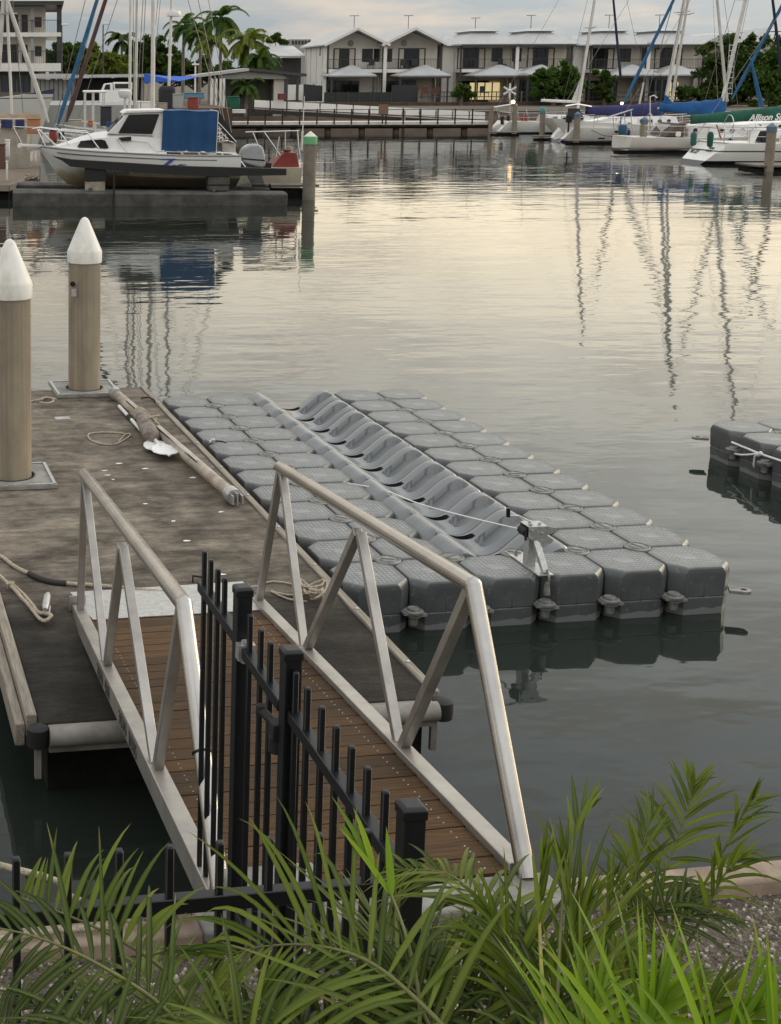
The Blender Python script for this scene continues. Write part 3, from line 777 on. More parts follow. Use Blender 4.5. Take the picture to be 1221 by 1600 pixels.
mb.prism([(0.11, 0.40), (0.20, 0.43), (0.22, 0.45), (0.20, 0.48), (0.11, 0.50)], 0.166, 0.176, 'y'); mb.prism([(0.02, 0.26), (0.085, 0.26), (0.085, 0.345), (0.02, 0.345)], 0.166, 0.174, 'y')
for x, z in ((-0.06, 0.46), (0.05, 0.42), (-0.07, 0.37)): mb.tube([(x, 0.15, z), (x, 0.17, z)], 0.014, 8)
for x, y in ((-0.06, 0.2), (-0.02, 0.28), (0.05, 0.22)): mb.tube([(x, y, 0.50), (x, y, 0.53)], 0.017, 6)
mb.obj('winch_frame', M_galv, wt)
mb = MB(); mb.tube([(-0.09, 0.20, 0.42), (-0.09, 0.31, 0.42)], 0.055, 14); mb.tube([(-0.12, 0.19, 0.46), (-0.125, 0.19, 0.40), (-0.115, 0.19, 0.34)], 0.012, 6); mb.obj('drum', M_rubber, wt)
mb = MB(); mb.tube([(-0.03, 0.25, 0.53), (-0.09, 0.27, 0.56), (-0.14, 0.30, 0.585), (-0.24, 0.31, 0.59)], 0.011, 6); mb.obj('crank_arm', M_galv, wt)
mb = MB(); mb.tube([(-0.25, 0.31, 0.575), (-0.255, 0.31, 0.68)], 0.021, 10); mb.obj('crank_grip', M_black, wt)
mb = MB()
for x, y in ((0.02, -0.0), (-0.02, 0.50)): mb.tube([(x, y, 0.012), (x, y, 0.075)], 0.009, 6); mb.tube([(x, y, 0.016), (x, y, 0.030)], 0.018, 6)
mb.tube([(0.02, -0.035, -0.20), (0.02, -0.035, 0.01)], 0.012, 6); mb.lathe([(0.035, -0.20), (0.03, -0.12), (0.02, -0.06)], 10, (0.0, -0.04, 0))
mb.obj('bolt', M_lug, wt)
s0 = w0 + Vector((-0.065, 0.215, 0.275)); s1 = onz(600, 766, DZ + 0.02)
rope('winch_line', [s0, s0.lerp(s1, 0.3) - Vector((0, 0, .02)), s0.lerp(s1, 0.7) - Vector((0, 0, .03)), s1, s1 + Vector((-.2, .35, -.03))], 0.006, 'thin pale winch line drawn tight along the cradle', m=M_white, amp=0.0)
# knotted rag tied to a cube
k0 = onz(330, 692, DZ + 0.02)
rr = random.Random(4); mb = MB()
mb.tube([k0 + Vector((rr.uniform(-.04, .04), rr.uniform(-.03, .03), rr.uniform(0, .04))) for k in range(9)], 0.012, 6); o = mb.obj('cord_end', M_galv); tag(o, 'short frayed cord end with dark tip lying on a left hand float cube', 'cord')
mb = MB(); mb.tube([k0 + Vector((.03, 0, .02)), k0 + Vector((.09, -.02, .02)), k0 + Vector((.14, -.05, .01))], 0.008, 6); mb.obj('tip', M_black, o)

# second cube dock on the right
dk2 = thing('cube_dock', 'second dark grey cube dock cut off by the right edge of the photo', 'dock', (8.80, 13.06, DZ))
for i in range(5):
    for j in range(9): dock_float(dk2, (i + 0.5) * S, -(j + 0.5) * S, proto)
for i in range(1, 5):
    for j in range(1, 9):
        o = lp.copy(); C.objects.link(o); o.parent = dk2; o.location = (i * S, -j * S, -0.012); o.rotation_euler.z = random.uniform(0, 3)
for j in range(1, 9):
    o = bpx.copy(); C.objects.link(o); o.parent = dk2; o.location = (-0.005, -j * S, 0); o.rotation_euler.z = PI / 2
o = tab_mesh().obj('corner_tab', M_lug, dk2); o.location = (0.01, -0.05, -0.17); o.rotation_euler.z = R(160)
ty = DZ - 0.10
ra, rb_, rc = Vector((8.79, 12.58, DZ - .10)), Vector((8.77, 12.12, DZ - .09)), Vector((8.72, 11.0, DZ - .02))
mb = MB(); mb.tube(wavy([ra, ra.lerp(rb_, .5), rb_, rb_.lerp(rc, .5), rc, Vector((8.75, 10.2, .3))], .002, 1), 0.011, 6); mb.tube(wavy([rb_, Vector((8.76, 12.36, DZ - .17)), Vector((8.79, 12.58, DZ - .21))], .002, 2), 0.011, 6); mb.tube(wavy([rb_, Vector((8.765, 12.18, DZ - .14)), Vector((8.78, 12.2, DZ - .25))], .003, 2), 0.010, 6)
for k in range(3): mb.ball(rb_ + Vector((-.01, -.015 * k, .01 * k - .01)), 0.022, 8)
tag(mb.obj('tied_line', M_white), 'thin white line knotted along the side of the second cube dock', 'rope')

# ================================================================== GANGWAY
GL0, GL1 = Vector((1.385, 8.60, 0.50)), Vector((1.165, 4.28, 1.15))     # outer top edge of the left chord
GR0, GR1 = Vector((2.66, 8.60, 0.50)), Vector((2.35, 4.30, 1.15))       # outer top edge of the right chord
gd_ = (GL1 - GL0).normalized()
gs = Vector((gd_.y, -gd_.x, 0)).normalized() * -1                       # horizontal, to the right
if gs.x < 0: gs = -gs
gang = thing('gangway', 'aluminium truss gangway with a brown timber deck sloping down to the pontoon', 'gangway', tuple((GL0 + GR1) / 2))
CW, CH = 0.075, 0.11
for p0, p1, s in ((GL0, GL1, 1), (GR0, GR1, -1)):
    mb = MB(); o_ = gs * (CW / 2 * s) - Vector((0, 0, CH / 2)); mb.beam(p0 + o_, p1 + o_, CW, CH); mb.obj('bottom_chord', M_aluflat, gang, world=True, bevel=0.004)
# deck boards laid across
UPG = gs.cross(gd_); UPG = UPG if UPG.z > 0 else -UPG
mb = MB()
L = (GL1 - GL0).length
nb = 31
for k in range(nb):
    t = (k + 0.5) / nb
    a0 = GL0.lerp(GL1, t) + gs * (CW + 0.004) - Vector((0, 0, 0.045)); a1 = GR0.lerp(GR1, t) - gs * (CW + 0.004) - Vector((0, 0, 0.045))
    if (GL0.lerp(GL1, t)).y > 8.28: continue
    mb.cur = 0; dz = random.uniform(-.0015, .0015)
    mb.beam(a0 + Vector((0, 0, dz)), a1 + Vector((0, 0, dz)), L / nb - 0.009, 0.03, up=tuple(UPG))
    for s, aa in ((1, a0), (-1, a1)):
        for w in (0.07,):
            for q in (-0.027, 0.027):
                mb.cur = 1; mb.lathe([(0.0038, 0), (0.003, 0.002), (0.0006, 0.0025)], 6, tuple(aa + gs * w * s + gd_ * (q) + Vector((0, 0, 0.0145 + dz)) + Vector((0, 0, gd_.z * 0)) ))
mb.obj('deck_board', [M_board, M_galv], gang, world=True, smooth=0)
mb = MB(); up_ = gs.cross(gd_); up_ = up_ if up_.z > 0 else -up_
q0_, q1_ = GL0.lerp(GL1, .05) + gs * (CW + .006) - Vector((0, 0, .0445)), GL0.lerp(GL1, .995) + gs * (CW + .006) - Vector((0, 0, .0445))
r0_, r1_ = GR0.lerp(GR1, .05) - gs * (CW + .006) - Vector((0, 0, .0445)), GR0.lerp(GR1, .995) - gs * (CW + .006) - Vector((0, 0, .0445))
mb.add([q0_, r0_, r1_, q1_], [(0, 1, 2, 3)]); mb.obj('gap_shade_sheet', M_shade, gang, world=True, smooth=0)  # black sheet added so the gaps between boards read as shade
mb = MB(); mb.cur = 0
for t in (0.12, 0.4, 0.7, 0.95):
    mb.beam(GL0.lerp(GL1, t) + gs * CW - Vector((0, 0, .10)), GR0.lerp(GR1, t) - gs * CW - Vector((0, 0, .10)), 0.05, 0.06)
mb.obj('cross_beam', M_aluflat, gang, world=True)
# hinged landing flap
mb = MB()
fl0, fl1 = GL0.lerp(GL1, 0.075) + gs * (CW + .02), GR0.lerp(GR1, 0.075) - gs * (CW - .06)
q0, q1 = Vector((1.42, 8.92, PZ + .01)), Vector((2.64, 8.95, PZ + .01))
zt = -0.028
mb.add([fl0 + Vector((0, 0, zt)), fl1 + Vector((0, 0, zt)), q1, q0, fl0 + Vector((0, 0, zt + .006)), fl1 + Vector((0, 0, zt + .006)), q1 + Vector((0, 0, .006)), q0 + Vector((0, 0, .006))], [(0, 3, 2, 1), (4, 5, 6, 7), (0, 1, 5, 4), (1, 2, 6, 5), (2, 3, 7, 6), (3, 0, 4, 7)])
mb.obj('landing_flap', M_galv, gang, world=True, smooth=0)
def tfind(p0, p1, px, py):
    best = (1e9, 0)
    for k in range(401):
        t = k / 400; d = p0.lerp(p1, t) - CAM; z = d.dot(FW)
        e = (CX + FPX * d.dot(RT) / z - px) ** 2 + (CY - FPX * d.dot(UP) / z - py) ** 2
        best = min(best, (e, t))
    return best[1]
# trusses: nodes found in the photograph on each side's upright plane
def truss(p0, p1, s, tops, bots, end_top, end_bot, zpt):
    nrm = (p1 - p0).cross(Vector((0, 0, 1))).normalized()
    mid = p0 + gs * (CW / 2 * s)
    T = [onplane(x, y, mid, nrm) for x, y in tops]
    e = onplane(*end_top, mid, nrm); eb = p1 + gs * (CW / 2 * s) + gd_ * 0.06 - Vector((0, 0, .03))
    def bot(t): return p0.lerp(p1, t) + gs * (CW / 2 * s) - Vector((0, 0, 0.01))
    mb = MB(); mb.tube([T[0] - (e - T[0]).normalized() * 0.05, e], 0.034, 18)
    mb.ball(e, 0.0345, 18); mb.tube([e, eb], 0.034, 18); mb.ball(T[0] - (e - T[0]).normalized() * 0.05, 0.034, 14, (1, 1, 1))
    mb.obj('handrail', M_alu, gang, world=True, smooth=50)
    B = [bot(t) for t in bots]
    dn = Vector((0, 0, -.02))
    segs = [(B[0], T[0], 0)]
    for k in range(len(T)):
        if k < len(T) - 1 or True:
            pass
    order = [B[0], T[0], B[1], T[1], B[2], e]
    sh = gd_ * 0.028
    for k in range(5):
        a_, b_ = order[k], order[k + 1]
        if k % 2 == 0: aa, bb = a_ + (sh if k else Vector()), b_ + dn - sh * 0.8
        else: aa, bb = a_ + dn + sh * 0.8, b_ - sh
        mb = MB(); mb.beam(aa, bb, 0.045, 0.045, up=tuple(nrm)); mb.obj('brace', M_aluflat, gang, world=True, bevel=0.003)
    return e, eb
eR, ebR = truss(GR0, GR1, -1, [(440, 731), (562, 826)], [0.03, tfind(GR0, GR1, 487, 1010), tfind(GR0, GR1, 637, 1163)], (740, 915), None, None)
eL, ebL = truss(GL0, GL1, 1, [(133, 742), (192, 848)], [0.03, tfind(GL0, GL1, 160, 1034), tfind(GL0, GL1, 235, 1194)], (287, 943), None, None)
for p, s in ((GL0, 1), (GR0, -1)):
    mb = MB(); c = p + gs * (CW / 2 * s); mb.beam(c + Vector((0, .035, .05)), c + Vector((0, .035, -.12)), 0.11, 0.012, up=(0, 1, 0)); mb.obj('foot_plate', M_aluflat, gang, world=True)
    for dx_ in (-.04, .04):
        mb = MB(); q_ = c + gs * dx_ + Vector((0, .041, .02)); mb.tube([q_, q_ + Vector((0, .014, 0))], .010, 6); mb.obj('foot_bolt', M_galv, gang, world=True)
mb = MB(); ct = eL.lerp(ebL, 0.52); dt = (ebL - eL).normalized()
rings = [ct + (gs * math.cos(t) + dt.cross(gs) * math.sin(t)) * 0.0365 for t in [2 * PI * i / 16 for i in range(17)]]
mb.tube(rings, 0.005, 5, cap=False); mb.tube([ct + gs * .036, ct + gs * .075 + Vector((0, 0, .004))], 0.003, 5); tag(mb.obj('cable_tie', M_black), 'black cable tie round the left gangway handrail', 'cable tie')
# stencilled figures on the outside of the left chord
M_ink = mat('black_stencil_paint', (0.02, 0.02, 0.02), rough=0.7, vscale=40, col2=(0.10, 0.09, 0.085))
nrmL = -gs
upv = gd_.cross(nrmL); upv = upv if upv.z > 0 else -upv
for body, t0 in (('2870', 0.30), ('400', 0.375), ('3570', 0.50), ('1085', 0.575)):
    o0 = GL0.lerp(GL1, t0) - Vector((0, 0, 0.093)) + nrmL * 0.0025
    Mx = Matrix((( gd_.x, upv.x, nrmL.x, o0.x), (gd_.y, upv.y, nrmL.y, o0.y), (gd_.z, upv.z, nrmL.z, o0.z), (0, 0, 0, 1)))
    to = text('stencil_lettering', body, 0.095, M_ink, wmat(gang).inverted() @ Mx, gang, extrude=0.0008, sx=1.35, bold=0.002)

# ================================================================== FENCE AND GATE
FZ0, FT = 1.12, 2.30
FXX, FYY = 1.19, 2.69
def pickets(parent, pts, zt, zb, w=0.0165):
    pr_ = None
    for x, y in pts:
        if pr_ is None:
            mb = MB(); mb.box((0, 0, (zb + zt) / 2 - 0), (w, w, zt - zb)); mb.box((0, 0, zt + 0.001), (w * .9, w * .9, 0.004))
            o = pr_ = mb.obj('picket', M_black, parent, bevel=0.002, bseg=1)
        else: o = pr_.copy(); C.objects.link(o); o.parent = parent
        lc = parent.location
        o.location = (x - lc.x, y - lc.y, 0 - lc.z)
def post(parent, x, y, zt, zb=FZ0, s=0.05):
    mb = MB(); mb.box((x, y, (zt + zb) / 2), (s, s, zt - zb - 0.02)); r0 = s / 2 + 0.003
    mb.loft([[(x - r0, y - r0, zt - .03), (x + r0, y - r0, zt - .03), (x + r0, y + r0, zt - .03), (x - r0, y + r0, zt - .03)], [(x - r0, y - r0, zt - .006), (x + r0, y - r0, zt - .006), (x + r0, y + r0, zt - .006), (x - r0, y + r0, zt - .006)], [(x - r0 * .75, y - r0 * .75, zt), (x + r0 * .75, y - r0 * .75, zt), (x + r0 * .75, y + r0 * .75, zt), (x - r0 * .75, y + r0 * .75, zt)]])
    return mb.obj('post', M_black, parent, world=True, bevel=0.003)
def rail(parent, a_, b_, z, w=0.030, h=0.036):
    mb = MB(); mb.beam((a_[0], a_[1], z), (b_[0], b_[1], z), w, h); return mb.obj('rail', M_black, parent, world=True, bevel=0.002, bseg=1)
ff = thing('picket_fence', 'black picket fence with a square corner post standing on the gravel behind the palms', 'fence', (0.6, FYY, 0))
xs = [1.087 - 0.1105 * k for k in range(26)]
pickets(ff, [(x, FYY) for x in xs], FT, FZ0 + .04)
rail(ff, (-1.8, FYY), (FXX - .025, FYY), FT - 0.135); rail(ff, (-1.8, FYY), (FXX - .025, FYY), FZ0 + .12)
post(ff, FXX + 0.0, FYY + 0.01, 2.352)
ys = lambda L: [onX(x, y, FXX).y for x, y in L]
side = thing('picket_fence', 'black picket panel running from the big corner post to the gate post', 'fence', (FXX, 3.1, 0))
yy = [onz(x, y, FT).y for x, y in ((620, 1275), (592, 1237), (568, 1200), (545, 1167), (523, 1135), (503, 1105), (485, 1075), (467, 1050))]
pickets(side, [(FXX, y) for y in yy], FT, FZ0 + .05)
YP2, YP1 = 3.545, 4.03
rail(side, (FXX, FYY + .04), (FXX, YP2 - .028), FT - 0.135, w=.034); rail(side, (FXX, FYY + .04), (FXX, YP2 - .028), FZ0 + .12, w=.034)
post(side, FXX, YP2, 2.355)
gate = thing('gate', 'narrow black picket gate leaf with a black latch between the two slim posts', 'gate', (FXX, 3.78, 0))
yy = [onz(x, y, FT - 0.01).y for x, y in ((429, 1004), (414.6, 984), (400.6, 961), (388, 943), )]
pickets(gate, [(FXX, y) for y in yy] + [(FXX + .012, yy[-1] + .03)], FT - .01, FZ0 + .07)
rail(gate, (FXX, YP2 + .06), (FXX, YP1 - .035), FT - .145, w=.034); rail(gate, (FXX, YP2 + .06), (FXX, YP1 - .035), FZ0 + .14, w=.034)
mb = MB(); mb.beam((FXX, YP1 - .06, FT - .145), (FXX, YP1 - .024, FT - .145), .055, .05); mb.tube([(FXX, YP1 - .045, FT - .11), (FXX, YP1 - .045, FT - .18)], .016, 8); mb.obj('hinge', M_galv, gate, world=True)
lz = FT - .215
mb = MB(); mb.box((FXX - .01, YP2 + .055, lz), (.055, .05, .05)); mb.tube([(FXX - .015, YP2 + .06, lz - .02), (FXX - .015, YP2 + .06, lz - .07)], .026, 12); mb.tube([(FXX - .02, YP2 + .08, lz + .01), (FXX - .035, YP2 + .16, lz + .012)], .014, 8); mb.tube([(FXX - .035, YP2 + .155, lz - .005), (FXX - .035, YP2 + .155, lz + .03)], .016, 8); mb.tube([(FXX, YP2 + .04, lz + .03), (FXX, YP2 + .01, lz + .075)], .018, 8); mb.tube([(FXX - .005, YP2 + .03, lz - .05), (FXX, YP2, lz - .11)], .016, 8)
mb.obj('latch', M_rubber, gate, world=True, bevel=0.003)
wing = thing('picket_fence', 'short black picket wing reaching out past the slim gate post over the water', 'fence', (FXX, 4.2, 0))
yy = [onz(x, y, FT).y for x, y in ((353.7, 904), (343, 890), (332, 875.4), (322, 862))]
pickets(wing, [(FXX, y) for y in yy], FT, FZ0 - .40)
rail(wing, (FXX, YP1 + .028), (FXX, yy[-1] + .03), FT - .135, w=.034); rail(wing, (FXX, YP1 + .028), (FXX, yy[-1] + .03), FZ0 - .28, w=.034)
post(wing, FXX, YP1, 2.355, zb=FZ0 - .40)
mb = MB(); hk = onX(310, 898, FXX - .0); mb.tube([(FXX, yy[-1] + .02, FT - .10), (FXX - .03, yy[-1] + .04, FT - .10), (FXX - .03, yy[-1] + .04, FT - .125)], .004, 5); mb.obj('hook', M_black, wing, world=True)
# rope along the coping at the lower left
q = lambda x, y, z=1.18: onz(x, y, z)
rope('coping_rope', [q(-60, 1470), q(0, 1468), q(60, 1458), q(120, 1452), q(180, 1449)], 0.012, 'twisted white rope laid along the stone coping behind the fence', amp=.003)
mb = MB(); rr = random.Random(12)
for c, n_ in ((q(232, 1432, 1.2), 22), (q(282, 1424, 1.2), 20)):
    mb.tube(wavy([c + Vector((rr.uniform(-.045, .045), rr.uniform(-.03, .03), rr.uniform(-.02, .05))) for k in range(n_)], .003, 5, sub=3), .007, 5)
tag(mb.obj('rope_bundle', M_rope), 'bunched white rope hanks on the stone coping left of the gangway end', 'rope')
rope('taut_rope', [Vector((-1.2, 4.6, 1.62)), q(0, 1352, 1.45), q(110, 1400, 1.28), q(180, 1432, 1.2), q(215, 1440, 1.19)], 0.011, 'taut white rope slanting from the left edge down to the rope hanks on the coping', amp=0.0015)

# ================================================================== FOLIAGE
def leaf_mat(name, c1, c2, trans=0.35, rough=0.42):
    m = bpy.data.materials.new(name); m.use_nodes = True
    n = m.node_tree.nodes; l = m.node_tree.links; b = n['Principled BSDF']
    g = n.new('ShaderNodeNewGeometry'); r = n.new('ShaderNodeValToRGB')
    r.color_ramp.elements[0].color = (*c1, 1); r.color_ramp.elements[1].color = (*c2, 1)
    l.new(g.outputs['Random Per Island'], r.inputs[0])
    # dry straw-coloured tips and a paler midrib that paints in the fold's highlight
    at = n.new('ShaderNodeAttribute'); at.attribute_name = 'tip'
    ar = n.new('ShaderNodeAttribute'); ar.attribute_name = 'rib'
    ad = n.new('ShaderNodeMath'); ad.operation = 'MULTIPLY_ADD'; ad.inputs[1].default_value = 0.30; l.new(g.outputs['Random Per Island'], ad.inputs[0]); l.new(at.outputs['Fac'], ad.inputs[2])
    tr = n.new('ShaderNodeMapRange'); tr.inputs['From Min'].default_value = 1.02; tr.inputs['From Max'].default_value = 1.22; l.new(ad.outputs[0], tr.inputs['Value'])
    x1 = n.new('ShaderNodeMixRGB'); x1.inputs['Color2'].default_value = (0.22, 0.15, 0.06, 1); l.new(tr.outputs[0], x1.inputs['Fac']); l.new(r.outputs[0], x1.inputs['Color1'])
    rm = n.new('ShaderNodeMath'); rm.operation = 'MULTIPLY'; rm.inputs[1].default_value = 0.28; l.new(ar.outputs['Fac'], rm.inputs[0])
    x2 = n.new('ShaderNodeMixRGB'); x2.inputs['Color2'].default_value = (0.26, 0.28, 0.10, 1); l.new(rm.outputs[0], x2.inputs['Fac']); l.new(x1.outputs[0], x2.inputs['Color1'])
    r = x2
    l.new(r.outputs[0], b.inputs['Base Color'])
    b.inputs['Roughness'].default_value = rough; b.inputs['Specular IOR Level'].default_value = 0.14
    t = n.new('ShaderNodeBsdfTranslucent')
    mm = n.new('ShaderNodeMixRGB'); mm.blend_type = 'MULTIPLY'; mm.inputs['Fac'].default_value = 1; mm.inputs['Color2'].default_value = (1.5, 1.7, 0.7, 1)
    l.new(r.outputs[0], mm.inputs['Color1']); l.new(mm.outputs[0], t.inputs['Color'])
    mx = n.new('ShaderNodeMixShader'); mx.inputs[0].default_value = trans
    l.new(b.outputs[0], mx.inputs[1]); l.new(t.outputs[0], mx.inputs[2]); l.new(mx.outputs[0], n['Material Output'].inputs['Surface'])
    return m
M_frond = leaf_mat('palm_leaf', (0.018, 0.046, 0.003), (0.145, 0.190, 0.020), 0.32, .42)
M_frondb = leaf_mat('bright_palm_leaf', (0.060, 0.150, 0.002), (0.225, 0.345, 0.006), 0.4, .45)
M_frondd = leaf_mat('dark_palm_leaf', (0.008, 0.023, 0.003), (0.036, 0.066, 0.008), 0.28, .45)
M_stem = mat('palm_stem', (0.12, 0.125, 0.03), rough=0.5, var=0.3, vscale=8)
M_stemy = mat('yellow_palm_stem', (0.30, 0.27, 0.05), rough=0.45, var=0.3, vscale=6)

def spline(P, k):
    P = [Vector(p) for p in P]; o = []
    for i in range(len(P) - 1):
        p0 = P[max(i - 1, 0)]; p1 = P[i]; p2 = P[i + 1]; p3 = P[min(i + 2, len(P) - 1)]
        for j in range(k):
            t = j / k
            o.append(0.5 * ((2 * p1) + (p2 - p0) * t + (2 * p0 - 5 * p1 + 4 * p2 - p3) * t * t + (3 * p1 - p0 - 3 * p2 + p3) * t ** 3))
    o.append(P[-1]); return o
def leaflet(mb, p, d, nrm, L, w, droop, seg=7, fold=0.35, twist=0.0):
    d = d.normalized(); s = d.cross(nrm).normalized()
    rings = []; q = p.copy(); dd = d.copy(); st = L / seg
    for i in range(seg + 1):
        t = i / seg
        ww = w * (min(1, 0.35 + t * 3.2) if t < 0.25 else 1) * max(0.02, (1 - t ** 2.6))
        up = s.cross(dd).normalized()
        rings.append([q - s * ww / 2 + up * ww * fold * 0.5, q, q + s * ww / 2 + up * ww * fold * 0.5])
        dd = (dd + Vector((0, 0, -droop * st * (0.4 + 1.6 * t) / max(L, .01)))).normalized(); q = q + dd * st
    mb.loft(rings, cap=False, closed=False)
    A = mb.__dict__.setdefault('attrs', {'tip': [], 'rib': []})
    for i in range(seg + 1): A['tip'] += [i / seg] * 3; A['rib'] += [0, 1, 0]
def frond(parent, pts, nl, L, w, m, ms, seed, up=None, droop=0.9, t0=0.12, r=0.0045, ang=(62, 22), lift=0.35, taper=0.55, jit=0.12, sides=(1, -1)):
    rr = random.Random(seed)
    P = spline(pts, 8)
    k = len(P)
    ms_ = MB(); ms_.tube(P, [r * (1 - 0.8 * i / (k - 1)) for i in range(k)], 6)
    mb = MB()
    for i in range(nl):
        u = t0 + (1 - t0) * (i + 0.5) / nl
        x = u * (k - 1); a = int(min(x, k - 2)); f_ = x - a
        p = P[a].lerp(P[a + 1], f_); tg = (P[min(a + 2, k - 1)] - P[max(a - 1, 0)]).normalized()
        U = Vector(up) if up is not None else Vector((0, 0, 1))
        sd = tg.cross(U)
        if sd.length < 0.15: sd = tg.cross(Vector((0.3, -1, 0.2)))
        sd.normalize(); U = sd.cross(tg).normalized()
        for s in sides:
            v = (u - t0) / (1 - t0)
            an = R(ang[0] + (ang[1] - ang[0]) * v + rr.uniform(-12, 12))
            d = tg * math.cos(an) + sd * s * math.sin(an) + U * (lift + rr.uniform(-jit, jit) * 1.6)
            ll = L * (0.62 + 0.38 * math.sin(PI * min(1, 0.2 + v * 0.9))) * (1 - taper * v ** 2) * rr.uniform(0.72, 1.15)
            leaflet(mb, p, d, U, ll, w * rr.uniform(0.85, 1.15) * (1 - 0.35 * v), droop * rr.uniform(0.3, 2.1))
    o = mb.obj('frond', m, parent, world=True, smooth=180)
    st = ms_.obj('rachis', ms, o, world=True, smooth=180)
    return o
def cane(parent, pts, r, m):
    mb = MB(); P = spline(pts, 6); mb.tube(P, [r * (1 - .3 * i / len(P)) for i in range(len(P))], 8); return mb.obj('stem', m, parent, world=True, smooth=180)
def PX(x, y, d): return ond(x, y, d)
def palm_clump(label, base, fr, group='palms planted along the quay'):
    t = thing('areca_palm', label, 'palm', base, group=group)
    for f_ in fr:
        P = f_['p']
        pts = [PX(*q) for q in P]
        root_ = Vector((base[0], base[1], BZ))
        if f_.get('cane', 1): cane(t, [root_ + Vector((random.uniform(-.05, .05), random.uniform(-.05, .05), -.02)), root_.lerp(pts[0], .5) + Vector((0, 0, .12)), pts[0]], 0.013, M_stemy if f_.get('y') else M_stem)
        frond(t, pts, f_.get('n', 22), f_.get('L', .30), f_.get('w', .02), f_.get('m', M_frond), f_.get('ms', M_stem), f_.get('s', 1), up=f_.get('up'), droop=f_.get('dr', .9), t0=f_.get('t0', .1), ang=f_.get('ang', (60, 22)), lift=f_.get('lift', .35), taper=f_.get('taper', .5), sides=f_.get('sides', (1, -1)), r=f_.get('r', .0048))
    return t
palm_clump('left areca palm whose comb-like frond crosses the black picket fence at the lower left corner', (0.40, 1.75, 0), [
    dict(p=[(330, 1640, 2.0), (270, 1530, 2.05), (190, 1470, 2.08), (105, 1430, 2.1), (32, 1402, 2.12)], n=17, L=.165, w=.0115, s=11, up=(0.0, -0.8, 0.6), dr=.55, lift=.1, ang=(100, 82), m=M_frond, sides=(1,), t0=.40, taper=.2),
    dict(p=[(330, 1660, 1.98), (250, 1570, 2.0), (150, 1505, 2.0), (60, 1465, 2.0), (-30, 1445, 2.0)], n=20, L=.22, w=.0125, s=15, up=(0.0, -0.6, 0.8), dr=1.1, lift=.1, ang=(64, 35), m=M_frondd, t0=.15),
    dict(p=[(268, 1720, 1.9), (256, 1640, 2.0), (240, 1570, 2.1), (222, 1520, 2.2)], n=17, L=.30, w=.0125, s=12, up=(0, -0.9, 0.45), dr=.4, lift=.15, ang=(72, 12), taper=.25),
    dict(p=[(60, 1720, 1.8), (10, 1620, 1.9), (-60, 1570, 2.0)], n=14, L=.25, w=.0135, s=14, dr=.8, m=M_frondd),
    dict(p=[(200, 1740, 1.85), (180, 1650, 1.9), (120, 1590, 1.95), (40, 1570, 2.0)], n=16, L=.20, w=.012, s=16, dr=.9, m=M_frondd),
])
palm_clump('middle areca palm with long pale arching fronds in front of the gate', (0.92, 1.72, 0), [
    dict(p=[(780, 1700, 1.85), (670, 1580, 1.95), (580, 1505, 2.05), (495, 1478, 2.12), (405, 1480, 2.16), (340, 1500, 2.18)], n=25, L=.30, w=.0125, s=21, up=(0.1, -0.75, 0.65), dr=.95, lift=.3, ang=(80, 30), taper=.35, t0=.15),
    dict(p=[(720, 1720, 1.9), (665, 1590, 2.0), (620, 1505, 2.12), (585, 1440, 2.25)], n=17, L=.34, w=.0115, s=22, up=(0.1, -0.9, 0.4), dr=.3, lift=.15, ang=(58, 10), taper=.2),
    dict(p=[(520, 1740, 1.85), (500, 1660, 1.95), (470, 1600, 2.05)], n=13, L=.26, w=.0125, s=23, dr=1.0, m=M_frondd),
    dict(p=[(420, 1740, 1.9), (400, 1650, 1.95), (340, 1590, 2.0), (270, 1570, 2.05)], n=16, L=.22, w=.012, s=25, dr=1.0, m=M_frond),
    dict(p=[(640, 1710, 1.9), (655, 1560, 2.0), (612, 1400, 2.15), (548, 1318, 2.25)], n=3, L=.15, w=.014, s=24, m=M_frondb, ang=(12, 5), dr=.15, t0=.6),
    dict(p=[(690, 1730, 1.95), (680, 1620, 2.0), (640, 1540, 2.05), (575, 1510, 2.1)], n=16, L=.22, w=.012, s=26, dr=1.1, m=M_frondd, up=(0, -.6, .8)),
])
palm_clump('dark leafy areca palm with a drooping feathered frond right of the corner post', (1.25, 1.85, 0), [
    dict(p=[(880, 1700, 1.95), (850, 1560, 2.08), (780, 1440, 2.2), (705, 1368, 2.3), (625, 1358, 2.36)], n=26, L=.20, w=.0115, s=31, up=(0.2, -0.4, 0.9), dr=1.3, lift=.2, ang=(75, 30), taper=.4, t0=.38),
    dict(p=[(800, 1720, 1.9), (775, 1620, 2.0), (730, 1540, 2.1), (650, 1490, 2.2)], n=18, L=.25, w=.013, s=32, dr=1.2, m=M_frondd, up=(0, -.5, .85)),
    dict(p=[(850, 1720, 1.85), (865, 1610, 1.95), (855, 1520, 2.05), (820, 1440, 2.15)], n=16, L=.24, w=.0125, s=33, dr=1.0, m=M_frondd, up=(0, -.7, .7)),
    dict(p=[(905, 1690, 1.85), (908, 1560, 1.95), (893, 1430, 2.05), (880, 1340, 2.1)], n=11, L=.20, w=.0105, s=34, dr=.35, up=(0, -1, .3), ang=(24, 6), t0=.3, y=1, ms=M_stemy),
    dict(p=[(870, 1690, 1.8), (850, 1560, 1.9), (843, 1420, 2.0), (848, 1335, 2.03)], n=5, L=.13, w=.010, s=35, dr=.1, up=(0, -1, .2), ang=(8, 3), t0=.55, y=1, ms=M_stemy, m=M_frond),
    dict(p=[(870, 1600, 1.9), (875, 1470, 2.0), (885, 1350, 2.08), (905, 1290, 2.13), (925, 1260, 2.16)], n=5, L=.10, w=.009, s=36, dr=.3, t0=.6, ang=(14, 5), r=.003),
])
